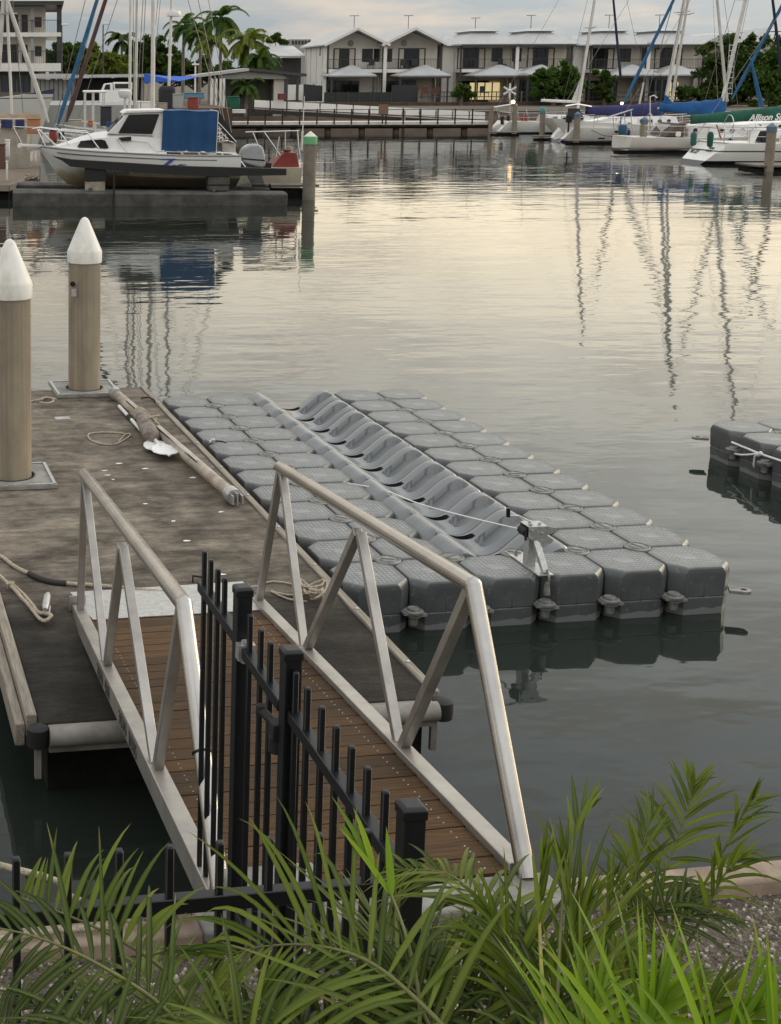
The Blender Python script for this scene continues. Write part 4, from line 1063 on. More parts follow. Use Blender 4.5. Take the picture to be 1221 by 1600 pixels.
palm_clump('bright green young areca palm in the lower right corner, its broad blades nearest the camera', (1.62, 1.45, 0), [
    dict(p=[(1010, 1780, 1.62), (1000, 1680, 1.68), (1010, 1620, 1.74), (1035, 1560, 1.8)], n=17, L=.225, w=.019, s=41, m=M_frondb, up=(0, -1, .25), dr=.25, lift=.12, ang=(62, 12), taper=.2),
    dict(p=[(1130, 1780, 1.6), (1120, 1690, 1.66), (1135, 1630, 1.72), (1180, 1580, 1.78)], n=15, L=.225, w=.019, s=42, m=M_frondb, up=(0, -1, .25), dr=.25, lift=.12, ang=(56, 12), taper=.2),
    dict(p=[(930, 1780, 1.7), (920, 1680, 1.78), (925, 1610, 1.84), (940, 1550, 1.9)], n=14, L=.20, w=.0145, s=43, m=M_frondb, up=(0, -1, .25), dr=.35, lift=.1, ang=(60, 12), taper=.2),
    dict(p=[(1080, 1760, 1.75), (1060, 1670, 1.82), (1030, 1610, 1.9), (970, 1570, 1.98)], n=15, L=.19, w=.014, s=44, m=M_frond, dr=.8),
    dict(p=[(1200, 1760, 1.65), (1210, 1670, 1.72), (1230, 1600, 1.8)], n=13, L=.22, w=.018, s=45, m=M_frondb, up=(0, -1, .25), dr=.4, ang=(58, 15)),
    dict(p=[(1060, 1780, 1.78), (1070, 1680, 1.85), (1090, 1600, 1.9), (1130, 1540, 1.95)], n=14, L=.20, w=.014, s=46, m=M_frond, up=(0, -1, .25), dr=.4, ang=(60, 14)),
])
palm_clump('slender areca palm on the gravel by the coping, its fronds standing up against the water', (2.15, 3.25, 0), [
    dict(p=[(985, 1470, 3.1), (1022, 1400, 3.15), (1055, 1320, 3.2), (1078, 1255, 3.24), (1086, 1222, 3.26)], n=20, L=.17, w=.0125, s=51, up=(-.6, -.6, .4), dr=.4, lift=.2, ang=(62, 18), taper=.35, t0=.15),
    dict(p=[(975, 1480, 3.1), (985, 1410, 3.12), (1000, 1340, 3.15), (1020, 1270, 3.2)], n=13, L=.16, w=.012, s=56, up=(-.3, -.9, .3), dr=.5, lift=.1, ang=(42, 10), taper=.3, t0=.25),
    dict(p=[(1040, 1490, 3.1), (1085, 1410, 3.1), (1130, 1330, 3.1), (1160, 1275, 3.1), (1180, 1245, 3.1)], n=11, L=.15, w=.013, s=52, up=(.3, -.9, .3), dr=.8, lift=.15, ang=(38, 12), taper=.3, t0=.3),
    dict(p=[(1060, 1500, 3.0), (1100, 1430, 3.0), (1130, 1370, 3.0), (1160, 1340, 3.0)], n=8, L=.19, w=.012, s=53, up=(0, -.8, .6), dr=1.3, ang=(40, 15), t0=.35),
    dict(p=[(960, 1480, 3.05), (1000, 1440, 3.05), (1050, 1410, 3.05), (1090, 1405, 3.05)], n=13, L=.17, w=.014, s=54, up=(0, -.3, 1), dr=.9, m=M_frondd, t0=.2),
    dict(p=[(940, 1500, 2.95), (950, 1430, 3.0), (955, 1370, 3.05)], n=8, L=.17, w=.0105, s=55, up=(0, -1, .3), dr=.2, ang=(25, 8), t0=.35),
    dict(p=[(1000, 1500, 3.0), (1040, 1450, 3.0), (1090, 1430, 3.0), (1150, 1440, 3.0)], n=13, L=.16, w=.013, s=57, up=(0, -.3, 1), dr=1.0, m=M_frondd, t0=.2),
])
palm_clump('dark low areca palm shoots standing behind the middle palm at the picket fence', (0.75, 2.2, 0), [
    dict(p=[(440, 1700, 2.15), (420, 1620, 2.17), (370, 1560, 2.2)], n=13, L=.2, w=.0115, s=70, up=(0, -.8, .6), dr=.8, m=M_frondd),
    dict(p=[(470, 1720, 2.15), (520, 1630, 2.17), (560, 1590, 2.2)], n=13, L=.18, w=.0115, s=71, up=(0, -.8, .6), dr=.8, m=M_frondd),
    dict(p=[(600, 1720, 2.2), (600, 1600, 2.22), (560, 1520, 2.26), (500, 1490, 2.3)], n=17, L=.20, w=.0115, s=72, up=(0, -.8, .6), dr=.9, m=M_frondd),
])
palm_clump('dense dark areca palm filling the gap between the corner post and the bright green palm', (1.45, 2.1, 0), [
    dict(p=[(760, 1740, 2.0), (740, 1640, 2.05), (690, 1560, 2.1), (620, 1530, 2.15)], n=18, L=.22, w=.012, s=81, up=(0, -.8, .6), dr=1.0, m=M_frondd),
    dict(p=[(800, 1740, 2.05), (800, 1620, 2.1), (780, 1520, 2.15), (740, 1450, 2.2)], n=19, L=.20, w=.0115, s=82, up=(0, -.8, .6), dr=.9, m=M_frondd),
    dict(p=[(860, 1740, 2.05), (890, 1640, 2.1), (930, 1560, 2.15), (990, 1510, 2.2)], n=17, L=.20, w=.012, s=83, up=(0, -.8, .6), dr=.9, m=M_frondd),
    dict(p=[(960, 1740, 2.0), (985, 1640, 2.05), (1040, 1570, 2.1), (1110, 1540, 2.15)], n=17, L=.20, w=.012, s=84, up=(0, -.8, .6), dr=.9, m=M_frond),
    dict(p=[(880, 1740, 1.95), (870, 1600, 2.0), (895, 1480, 2.05), (915, 1400, 2.08)], n=13, L=.18, w=.011, s=85, up=(0, -1, .3), dr=.4, m=M_frond, ang=(32, 10), t0=.35),
    dict(p=[(830, 1740, 1.95), (825, 1600, 2.0), (805, 1500, 2.05), (760, 1420, 2.1)], n=15, L=.2, w=.0115, s=86, up=(0, -1, .3), dr=.6, m=M_frond, ang=(50, 12), t0=.3),
    dict(p=[(900, 1740, 2.1), (920, 1640, 2.12), (960, 1560, 2.15), (965, 1490, 2.2)], n=14, L=.2, w=.0115, s=87, up=(0, -1, .3), dr=.6, m=M_frond, ang=(50, 12), t0=.3),
])

def leaf_cloud(mb, c, rad, n, size, rr, squash=1.0):
    for k in range(n):
        while True:
            v = Vector((rr.uniform(-1, 1), rr.uniform(-1, 1), rr.uniform(-1, 1)))
            if v.length <= 1: break
        v = v * (0.55 + 0.45 * rr.random())
        p = Vector(c) + Vector((v.x * rad, v.y * rad, v.z * rad * squash))
        a = Vector((rr.uniform(-1, 1), rr.uniform(-1, 1), rr.uniform(-1, 1))).normalized()
        b = a.cross(Vector((rr.uniform(-1, 1), rr.uniform(-1, 1), rr.uniform(-1, 1)))).normalized()
        s = size * rr.uniform(0.5, 1.3)
        mb.add([p - a * s, p + b * s * .45, p + a * s, p - b * s * .45], [(0, 1, 2, 3)])
M_tree = leaf_mat('tree_leaf', (0.022, 0.044, 0.010), (0.075, 0.110, 0.026), 0.25, .6)
M_treel = leaf_mat('light_tree_leaf', (0.070, 0.100, 0.016), (0.17, 0.19, 0.035), 0.3, .6)
M_treeg = leaf_mat('green_tree_leaf', (0.030, 0.065, 0.014), (0.085, 0.14, 0.030), 0.3, .6)
M_bark = mat('bark', (0.13, 0.10, 0.075), rough=0.9, var=0.4, vscale=6)
M_palmtrunk = mat('palm_trunk', (0.22, 0.19, 0.16), rough=0.85, var=0.3, vscale=5)

# ================================================================== FAR SHORE
class Bg:                                       # a thing far off, measured in the photograph and built at its real distance
    def __init__(s, name, label, cat, px, d, z0=0.0, group=None, flip=False, py=150):
        s.d, s.z0, s.py = d, z0, py
        p = ond(px, py, d)
        s.a0 = p.dot(HR)
        s.sg = -1 if flip else 1
        s.t = thing(name, label, cat, (p.x, p.y, z0), -YAW + (PI if flip else 0), group)
    def x(s, px, dy=0.0, py=None):
        return s.sg * (ond(px, py or s.py, s.d + s.sg * dy).dot(HR) - s.a0)
    def z(s, py, dy=0.0): return ond(600, py, s.d + s.sg * dy).z - s.z0
    def p(s, px, py, dy=0.0): return (s.x(px, dy, py), dy, s.z(py, dy))
M_render = mat('cream_render', (0.66, 0.62, 0.57), rough=0.85, var=0.10, vscale=0.8)
M_render2 = mat('white_render', (0.78, 0.76, 0.73), rough=0.85, var=0.08, vscale=0.8)
M_greyrender = mat('grey_render', (0.32, 0.32, 0.31), rough=0.85, var=0.12, vscale=0.8)
M_roof = mat('pale_metal_roof', (0.50, 0.505, 0.51), rough=0.45, var=0.12, vscale=0.6, metal=0.2)
n, l, b = nodes(M_roof)
_t = n.new('ShaderNodeTexCoord'); _w = n.new('ShaderNodeTexWave'); _w.inputs['Scale'].default_value = 4.0; l.new(_t.outputs['Object'], _w.inputs['Vector'])
_bp = n.new('ShaderNodeBump'); _bp.inputs['Strength'].default_value = 0.5; _bp.inputs['Distance'].default_value = 0.05; l.new(_w.outputs['Fac'], _bp.inputs['Height']); l.new(_bp.outputs[0], b.inputs['Normal'])
M_glass = mat('dark_window_glass', (0.016, 0.017, 0.019), rough=0.08, spec=0.6)
M_curtain = mat('pale_curtain', (0.62, 0.57, 0.50), rough=0.9)
M_frame = mat('dark_window_frame', (0.03, 0.028, 0.027), rough=0.5)
M_trim = mat('charcoal_trim', (0.045, 0.045, 0.047), rough=0.55)
M_slab = mat('white_slab', (0.76, 0.74, 0.71), rough=0.8, var=0.08, vscale=1)
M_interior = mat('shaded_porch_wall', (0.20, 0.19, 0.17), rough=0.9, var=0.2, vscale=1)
M_brown = mat('brown_retaining_wall', (0.085, 0.055, 0.040), rough=0.9, var=0.35, vscale=1.2)
M_panel = mat('white_railing_panel', (0.80, 0.78, 0.76), rough=0.6, var=0.06, vscale=1)
M_darkwood = mat('dark_jetty_timber', (0.040, 0.030, 0.025), rough=0.85, var=0.4, vscale=2)
M_decktop = mat('pale_jetty_deck', (0.66, 0.62, 0.57), rough=0.8, var=0.15, vscale=2)
M_conc = mat('harbour_pile_concrete', (0.24, 0.20, 0.16), rough=0.85, var=0.3, vscale=1.5)
M_ground = mat('far_ground', (0.11, 0.095, 0.07), rough=0.95, var=0.4, vscale=0.15)
M_mesh = mat('dark_green_mesh_fence', (0.022, 0.030, 0.026), rough=0.7, var=0.3, vscale=3)
M_screen = mat('dark_screen_panel', (0.022, 0.024, 0.028), rough=0.6)
def lit(name, col, st):
    m = bpy.data.materials.new(name); m.use_nodes = True
    b = m.node_tree.nodes['Principled BSDF']; b.inputs['Base Color'].default_value = (*col, 1); b.inputs['Emission Color'].default_value = (*col, 1); b.inputs['Emission Strength'].default_value = st
    return m
M_lit = lit('lit_room', (1.0, 0.80, 0.42), 0.55)
M_lamp = lit('lit_lamp', (1.0, 0.62, 0.25), 7)

def band(name, d0, d1, z, m, a0=-400, a1=700):   # a ground sheet across the view
    mb = MB(); mb.add([HF * d0 + HR * a0 + Vector((0, 0, z)), HF * d0 + HR * a1 + Vector((0, 0, z)), HF * d1 + HR * a1 + Vector((0, 0, z)), HF * d1 + HR * a0 + Vector((0, 0, z))], [(0, 1, 2, 3)])
    return tag(mb.obj(name, m, smooth=0), kind='structure')
band('ground', 112.0, 4500, 1.15, M_ground, -1500, 2500)
mb = MB(); mb.add([HF * 106 + HR * -400 + Vector((0, 0, -3)), HF * 106 + HR * 700 + Vector((0, 0, -3)), HF * 112.2 + HR * 700 + Vector((0, 0, 1.16)), HF * 112.2 + HR * -400 + Vector((0, 0, 1.16))], [(0, 1, 2, 3)])
tag(mb.obj('terrain', M_brown, smooth=0), kind='structure')

def win(mb_g, mb_f, x0, x1, z0, z1, y, bars=1, fw=0.06):
    mb_g.span((x0, y + 0.02, z0), (x1, y + 0.06, z1))
    for xx in [x0 + (x1 - x0) * k / (bars + 1) for k in range(bars + 2)]: mb_f.span((xx - fw / 2, y - 0.01, z0), (xx + fw / 2, y + 0.019, z1))
    mb_f.span((x0, y - 0.012, z1 - fw), (x1, y + 0.018, z1)); mb_f.span((x0, y - 0.012, z0), (x1, y + 0.018, z0 + fw))
HD = 145.0
def townhouse(xl, xr, style, label, pav, doors, winx, lit_=None, sidewall=False, yE=68, yF=108, yR=45.5):
    B = Bg('townhouse', label, 'house', xl, HD, 1.15, 'two storey townhouses along the far shore')
    t = B.t
    w = B.x(xr); ze, zf, zr = B.z(yE), B.z(yF), B.z(yR)
    dep, rec = (13.0 if style == 'gable' else 9.0), 1.7
    mb = MB()
    # upper wall set back behind the balcony, party walls, back
    mb.span((0.12, rec, zf + .01), (w - 0.12, rec + 0.2, ze)); mb.span((0, 0.0 if sidewall else rec, 0), (0.119, dep, ze)); mb.span((w - .119, rec, 0), (w, dep, ze)); mb.span((0.12, dep - .2, 0), (w - .12, dep, ze))
    mb.span((0.12, rec + 0.6, 0), (w - 0.12, rec + 0.8, zf - .36))
    if style == 'gable': mb.prism([(0.0, ze + .002), (w, ze + .002), (w / 2, zr - 0.12)], rec, rec + 0.15, 'y')
    mb.obj('wall', M_render if not sidewall else M_render2, t, smooth=0)
    # roof
    ov = 0.45
    mb = MB()
    if style == 'gable':
        th = 0.14
        for s in (0, 1):
            xa, xm = (-ov, w / 2) if s == 0 else (w + ov, w / 2)
            sl_ = (zr - ze) / (w / 2); zb = ze - ov * sl_
            mb.loft([[(xa, -0.7, zb), (xm, -0.7, zr), (xm, -0.7, zr + th), (xa, -0.7, zb + th)], [(xa, dep + .4, zb), (xm, dep + .4, zr), (xm, dep + .4, zr + th), (xa, dep + .4, zb + th)]])
        mb.obj('roof', M_roof, t, smooth=0, fix=True)
    else:
        zm = ze + (zr - ze) * .72
        ins = w * .30
        y0, y1 = -0.6, dep + .4
        R0 = [(-ov, y0, ze), (w + ov, y0, ze), (w + ov, y1, ze), (-ov, y1, ze)]
        R1 = [(ins, y0 + ins + .6, zm), (w - ins, y0 + ins + .6, zm), (w - ins, y1 - ins - .6, zm), (ins, y1 - ins - .6, zm)]
        q = .35
        R2 = [(ins - q, y0 + ins + .6 - q, zm + .10), (w - ins + q, y0 + ins + .6 - q, zm + .10), (w - ins + q, y1 - ins - .6 + q, zm + .10), (ins - q, y1 - ins - .6 + q, zm + .10)]
        zr = B.z(yR, dep / 2)
        zm = ze + (zr - ze) * .74; R1 = [(a_, b_, zm) for a_, b_, c_ in R1]; R2 = [(a_, b_, zm + .12) for a_, b_, c_ in R2]
        R3 = [(w / 2 - .5, dep / 2 - .5, zr), (w / 2 + .5, dep / 2 - .5, zr), (w / 2 + .5, dep / 2 + .5, zr), (w / 2 - .5, dep / 2 + .5, zr)]
        mb.loft([[(a, b_, c - .15) for a, b_, c in R0], R0, R1, R2, R3]); mb.obj('roof', M_roof, t, smooth=0, fix=True)
    mb = MB(); mb.span((-ov * .2, -.62, ze - .24), (w + ov * .2, -.5, ze - .06)) if style != 'gable' else None
    if style == 'gable':
        for s in (0, 1):
            xa = -ov if s == 0 else w + ov; sl_ = (zr - ze) / (w / 2); zb = ze - ov * sl_
            mb.beam((xa, -.72, zb + .03), (w / 2, -.72, zr + .03), .05, .24)
    mb.obj('barge_board', M_trim if style != 'gable' else M_slab, t, smooth=0)
    mb = MB(); mb.span((-.06, -.1, zf - .35), (w + .06, rec + .59, zf - .01)); mb.obj('balcony_slab', M_slab, t, smooth=0)
    mb = MB()
    mb.span((0.02, -.06, zf + .98), (w - .02, -.01, zf + 1.03)); mb.span((0.02, -.06, zf + .07), (w - .02, -.01, zf + .12))
    nb_ = int(w / .16)
    for k in range(nb_ + 1): mb.box((0.05 + (w - .1) * k / nb_, -.035, zf + .5), (.025, .025, .95))
    mb.obj('balcony_railing', M_trim, t, smooth=0)
    for xx in (0.05, w - .05):
        mb = MB(); mb.span((xx - .09, -.12, 0), (xx + .09, .06, ze - .02)); mb.obj('post', M_trim if style != 'gable' or xx > 1 else M_trim, t, smooth=0)
    for (a, b_) in doors:
        g_, f_ = MB(), MB(); win(g_, f_, B.x(a), B.x(b_), zf + .02, zf + 2.15, rec - .03, 2)
        o = f_.obj('sliding_door', M_frame, t, smooth=0); g_.obj('pane', M_glass, o, smooth=0)
        for ca, cb in ((B.x(a) + .1, B.x(a) + .55), (B.x(b_) - .6, B.x(b_) - .1)): cu = MB(); cu.span((ca, rec - .028, zf + .1), (cb, rec - .012, zf + 2.05)); cu.obj('curtain', M_curtain, o, smooth=0)
    for (a, b_) in winx:
        g_, f_ = MB(), MB(); win(g_, f_, B.x(a), B.x(b_), zf + .75, zf + 2.1, rec - .03, 1)
        o = f_.obj('window', M_frame, t, smooth=0); g_.obj('pane', M_glass, o, smooth=0)
    # ground floor glass wall in the shade of the porch
    g_, f_ = MB(), MB(); win(g_, f_, w * .10, w * .66, .05, 2.3, rec + .55, 3); o = f_.obj('glass_door', M_frame, t, smooth=0); g_.obj('pane', M_glass, o, smooth=0)
    if lit_:
        li = MB(); li.span((B.x(lit_[0]), rec + .50, .35), (B.x(lit_[1]), rec + .535, 2.1)); li.obj('lit_window', M_lit, t, smooth=0)
        fr_ = MB()
        for k in range(1, 4): xx = B.x(lit_[0]) + (B.x(lit_[1]) - B.x(lit_[0])) * k / 4; fr_.span((xx - .06, rec + .46, .3), (xx + .06, rec + .495, 2.15))
        fr_.obj('window_frame', M_frame, t, smooth=0)
    # hipped patio roof on posts in front
    a, c, b_ = pav
    ya, ye = 101.5, 117.5
    dy = -3.4
    zA, zE = B.z(ya, dy / 2), B.z(ye, dy)
    x0, x1, xc = B.x(a, dy), B.x(b_, dy), B.x(c, dy / 2)
    R0 = [(x0, dy, zE), (x1, dy, zE), (x1, rec, zE), (x0, rec, zE)]
    mb = MB(); mb.loft([[(p[0], p[1], p[2] - .12) for p in R0], R0, [(xc - .1, dy / 2 + .3, zA), (xc + .1, dy / 2 + .3, zA), (xc + .1, dy / 2 + .8, zA), (xc - .1, dy / 2 + .8, zA)]]); o = mb.obj('patio_roof', M_roof, t, smooth=0, fix=True)
    mb = MB(); mb.span((x0 + .03, dy + .03, zE - .30), (x1 - .03, dy + .15, zE - .125)); mb.obj('patio_beam', M_trim, o, smooth=0)
    for xx in (x0 + .25, x1 - .25):
        mb = MB(); mb.span((xx - .08, dy + .18, 0), (xx + .08, dy + .34, zE - .12)); mb.obj('patio_post', M_trim, t, smooth=0)
    return B
H1 = townhouse(510, 598, 'gable', 'leftmost cream gabled townhouse with a white side wall and a round gable vent', (515, 550, 588), [(525, 559)], [(570, 586), (588.5, 597)], sidewall=True)
H2 = townhouse(599, 688, 'gable', 'cream gabled townhouse second from the left with chairs on its balcony', (622, 665, 704), [(627, 669)], [(601.5, 616.5)])
H3 = townhouse(717, 803, 'hip', 'hip roofed townhouse third from the left with a lit ground floor room', (740, 781, 829), [(720, 763)], [(774, 790)], lit_=(744, 791), yE=69)
H4 = townhouse(804, 891, 'hip', 'hip roofed townhouse fourth from the left above the big green bush', (806, 846, 880), [(830, 872)], [(806.5, 820)], yE=69)
H5 = townhouse(919, 1007, 'hip', 'hip roofed townhouse behind the yacht with the purple sail cover', (954, 988, 1029), [(924, 966)], [(975, 992)], yE=70, yF=109)
H6 = townhouse(1008, 1096, 'hip', 'rightmost hip roofed townhouse, partly hidden by two masts', (1031, 1055, 1097), [(1030, 1073)], [(1010, 1021)], lit_=(1061, 1074), yE=70, yF=109)
# details on the gables and side wall
for B, px in ((H1, 551), (H2, 635)):
    mb = MB(); x, z = B.x(px), B.z(67 if B is H1 else 67); mb.tube([(x, 1.69, z), (x, 1.64, z)], .33, 14); mb.tube([(x, 1.64, z), (x, 1.62, z)], .25, 14); mb.obj('gable_vent', M_greyrender, B.t)
mb = MB()
for y in (2.4, 5.6, 8.8, 11.5): mb.span((-.035, y, 0.0), (-.003, y + .05, H1.z(70)))
mb.obj('wall_joint', M_greyrender, H1.t, smooth=0)
for y, z in ((3.6, 4.9), (3.2, .8), (6.6, .9)):
    mb = MB(); mb.span((-.03, y, z), (-.002, y + .45, z + 1.1)); mb.obj('side_window', M_frame, H1.t, smooth=0)
# the tall downpipes between the houses
for B, px in ((H2, 599), (H4, 804), (H6, 1008)):
    mb = MB(); mb.span((-.16, -.35, 0), (.16, -.14, B.z(66))); mb.obj('downpipe', M_slab, B.t, smooth=0)
# white pitched side roofs and wall between the blocks
for B, (pa, pb), lab in ((H3, (689, 714), 3), (H5, (893, 917), 5)):
    mb = MB(); mb.span((B.x(pa, 2), 2.2, 0), (-.01, 12.5, B.z(72, 2))); mb.obj('side_wing', M_render2, B.t, smooth=0)
    mb = MB(); x0 = B.x(pa, 2) - .3; mb.loft([[(x0, 1.6, B.z(71)), (0.3, 1.6, B.z(71)), (.3, 13, B.z(71)), (x0, 13, B.z(71))], [(x0 + 1.5, 6, B.z(54)), (1.5, 6, B.z(54)), (1.5, 9, B.z(54)), (x0 + 1.5, 9, B.z(54))]]); mb.obj('wing_roof', M_roof, B.t, smooth=0, fix=True)
# aerials
for B, px, top in ((H1, 550, 24), (H2, 634, 24), (H3, 738, 28), (H4, 824, 24), (H5, 945, 24), (H6, 1023, 24)):
    x = B.x(px, 5); zt = B.z(top, 5)
    mb = MB(); mb.tube([(x, 5, B.z(56, 5)), (x, 5, zt)], .035, 5); mb.tube([(x - .5, 5, zt - .05), (x + .5, 5, zt - .02)], .03, 4)
    for k in range(5): mb.tube([(x - .4 + .2 * k, 4.7, zt - .03), (x - .4 + .2 * k, 5.3, zt - .03)], .02, 4)
    mb.obj('aerial', M_trim, B.t)
# outdoor furniture on balconies: dark chairs
def chair(B, px, py, dy, label, m=None, group='patio chairs on the balconies and decks', s=1.0):
    p = Vector(B.t.location) + HR * B.x(px, dy) + HF * dy + Vector((0, 0, B.z(py, dy)))
    t = thing('patio_chair', label, 'chair', tuple(p), -YAW + random.uniform(-.6, .6), group)
    mb = MB(); mb.box((0, 0, .42 * s), (.6 * s, .6 * s, .10)); mb.obj('seat', m or M_trim, t, smooth=0)
    mb = MB(); mb.box((0, .27 * s, .72 * s), (.6 * s, .08, .55 * s)); mb.obj('backrest', m or M_trim, t, smooth=0)
    for a in (-.25, .25):
        for c in (-.25, .25): mb = MB(); mb.box((a * s, c * s, .19 * s), (.05, .05, .38 * s)); mb.obj('leg', m or M_trim, t, smooth=0)
chair(H1, 578, 108, .7, 'dark patio chair on the leftmost townhouse balcony')
chair(H2, 630, 108, .6, 'dark patio chair at the left end of the second gabled balcony')
chair(H2, 647, 108, .9, 'dark patio chair at the middle of the second gabled balcony')
chair(H3, 783, 108, .7, 'dark patio chair on the hip roofed balcony above the lit room')
M_terr = mat('terracotta_cushion', (0.20, 0.09, 0.06), rough=0.8, var=0.2, vscale=4)
for px, c in ((652, 'left'), (664, 'middle'), (680, 'right')): chair(H2, px, 154, -2.6, 'reddish seat under the second gabled patio roof, ' + c + ' of three', M_terr, s=1.15)
chair(H3, 757, 152, -2.6, 'dark seat in front of the lit ground floor room', s=1.1)

# retaining wall, mesh fences and screens in front of the houses
def wallthing(name, label, cat, pts, d, z0, m, th=.15, group=None):
    B = Bg(name, label, cat, pts[0][0], d, z0, group)
    mb = MB()
    for (xa, ta, ba), (xb, tb, bb) in zip(pts, pts[1:]):
        A = [(B.x(xa), 0, B.z(ba)), (B.x(xb), 0, B.z(bb)), (B.x(xb), 0, B.z(tb)), (B.x(xa), 0, B.z(ta))]
        mb.loft([A, [(p[0], th, p[2]) for p in A]])
    mb.obj(name + '_face', m, B.t, smooth=0)
    return B
wallthing('retaining_wall', 'long brown retaining wall below the townhouse gardens', 'wall', [(420, 160, 182), (560, 160, 186), (770, 160, 190), (1240, 158, 192)], 134, 0.0, M_brown, 1.0)
F1 = wallthing('mesh_fence', 'dark green mesh fence in front of the two gabled townhouses', 'fence', [(507, 144, 160), (612, 144, 160)], 135, 1.1, M_mesh, .08)
for px in range(510, 613, 17): mb = MB(); mb.span((F1.x(px) - .05, -.06, -.2), (F1.x(px) + .05, -.005, F1.z(143))); mb.obj('post', M_trim, F1.t, smooth=0)
def openfence(label, x0, x1, yt, yb, d):
    B = Bg('rail_fence', label, 'fence', x0, d, 1.1)
    mb = MB()
    for z in (B.z(yt), (B.z(yt) + B.z(yb)) / 2): mb.span((0, -.03, z - .04), (B.x(x1), .03, z + .04))
    k = 0; n_ = int(B.x(x1) / .16)
    for k in range(n_ + 1): mb.box((B.x(x1) * k / n_, 0, (B.z(yt) + B.z(yb)) / 2), (.022, .022, B.z(yt) - B.z(yb)))
    mb.obj('railing', M_trim, B.t, smooth=0)
    for q in range(int(B.x(x1) / 2.4) + 1): mb = MB(); mb.span((q * 2.4 - .05, -.05, B.z(yb) - .3), (q * 2.4 + .05, .05, B.z(yt) + .06)); mb.obj('post', M_conc, B.t, smooth=0)
openfence('thin dark railing along the garden of the second gabled townhouse', 655, 735, 144, 159, 134.8)
openfence('thin dark railing along the garden of the lit townhouse', 737, 905, 144, 159, 134.6)
openfence('thin dark railing in front of the rightmost townhouses', 907, 1110, 145, 160, 134.4)
wallthing('privacy_screen', 'dark grey privacy screen left of the gabled townhouses', 'screen', [(475, 131, 158), (504, 134, 158)], 136, 1.1, M_screen, .3)
wallthing('privacy_screen', 'dark grey screen panel between the two gabled patios', 'screen', [(613, 133, 160), (653, 133, 160)], 135.5, 1.1, M_screen, .3)
wallthing('garden_wall', 'pale garden wall left of the white side wall', 'wall', [(450, 132, 156), (476, 132, 156)], 138, 1.0, M_render2, .3)

# jetty walkway with piles and the white panelled ramp
J = Bg('jetty', 'long dark timber jetty with thin rail posts along the far shore', 'jetty', 380, 98.0, 0.0)
jx = J.x(770)
mb = MB(); mb.span((-30, -.14, J.z(194.8)), (jx, 1.8, J.z(190))); mb.obj('deck', M_decktop, J.t, smooth=0)
mb = MB(); mb.span((-30, -.10, J.z(197.5)), (jx, -.01, J.z(194.9))); mb.span((-30, .3, J.z(201)), (jx, 1.7, J.z(195.2))); mb.obj('bearer', M_darkwood, J.t, smooth=0)
k = 0
for px in range(388, 770, 27):
    mb = MB(); mb.span((J.x(px) - .10, -.13, J.z(198)), (J.x(px) + .10, -.101, J.z(190))); mb.span((J.x(px) - .05, -.16, J.z(194)), (J.x(px) + .05, -.131, J.z(170))); mb.obj('rail_post', M_darkwood, J.t, smooth=0)
mb = MB(); mb.span((-30, -.20, J.z(171.6)), (jx, -.161, J.z(170.6))); mb.span((-30, -.20, J.z(181)), (jx, -.161, J.z(180.3))); mb.obj('handrail', M_darkwood, J.t, smooth=0)
for px in range(410, 770, 54): mb = MB(); mb.tube([(J.x(px), .9, -3), (J.x(px), .9, J.z(195.5))], .22, 10); mb.obj('pile', M_conc, J.t)
Rm = Bg('access_ramp', 'white panelled access ramp sloping down behind the jetty', 'ramp', 395, 102.0, 0.0)
def rp(px, top): return (156.0 + (px - 405) * (176.0 - 156.0) / 360) if top else (170.0 + (px - 405) * (190.5 - 170.0) / 360)
for px in range(397, 760, 26):
    mb = MB(); a, c = Rm.x(px + 1.2), Rm.x(px + 24.8)
    mb.loft([[(a, 0, Rm.z(rp(px, 0))), (c, 0, Rm.z(rp(px + 26, 0))), (c, 0, Rm.z(rp(px + 26, 1))), (a, 0, Rm.z(rp(px, 1)))], [(a, .05, Rm.z(rp(px, 0))), (c, .05, Rm.z(rp(px + 26, 0))), (c, .05, Rm.z(rp(px + 26, 1))), (a, .05, Rm.z(rp(px, 1)))]]); mb.obj('panel', M_panel, Rm.t, smooth=0)
mb = MB()
mb.beam((Rm.x(397), .05, Rm.z(rp(397, 0)) - .16), (Rm.x(762), .05, Rm.z(rp(762, 0)) - .16), 1.6, .26); mb.obj('ramp_deck', M_darkwood, Rm.t, smooth=0)
mb = MB(); mb.beam((Rm.x(397), -.03, Rm.z(rp(397, 1)) - .55), (Rm.x(762), -.03, Rm.z(rp(762, 1)) - .55), .04, .05); mb.obj('ramp_rail', M_darkwood, Rm.t, smooth=0)
sg = Bg('sign_board', 'square brown sign board on a post at the jetty', 'sign', 600, 97.2, 0.0)
mb = MB(); mb.span((sg.x(593), 0, sg.z(178.5)), (sg.x(608), .06, sg.z(163))); mb.obj('board', mat('brown_sign_face', (0.22, 0.12, 0.085), rough=0.7, var=0.2, vscale=2), sg.t, smooth=0)
mb = MB(); mb.tube([(0, .12, sg.z(194)), (0, .12, sg.z(165))], .05, 6); mb.obj('post', M_darkwood, sg.t)
def hpile(px, yb, yt, w, label, capc=None, caph=10, d=None, group='harbour mooring piles', m=None):
    if d is None:
        p = onz(px, yb, 0.0); d = p.dot(HF)
    B = Bg('mooring_pile', label, 'pile', px, d, -2.0, group, py=yb)
    r = w / 2 * d / FPX
    z1 = B.z(yt); zc = B.z(yt + caph)
    mb = MB(); mb.lathe([(r, 0), (r, zc)], 16); mb.obj('shaft', m or M_conc, B.t)
    if capc:
        mb = MB(); mb.lathe([(r * 1.1, zc - .02), (r * 1.12, zc + (z1 - zc) * .55), (r * .95, zc + (z1 - zc) * .62), (.01, z1)], 16); mb.obj('cap', capc, B.t)
    return B
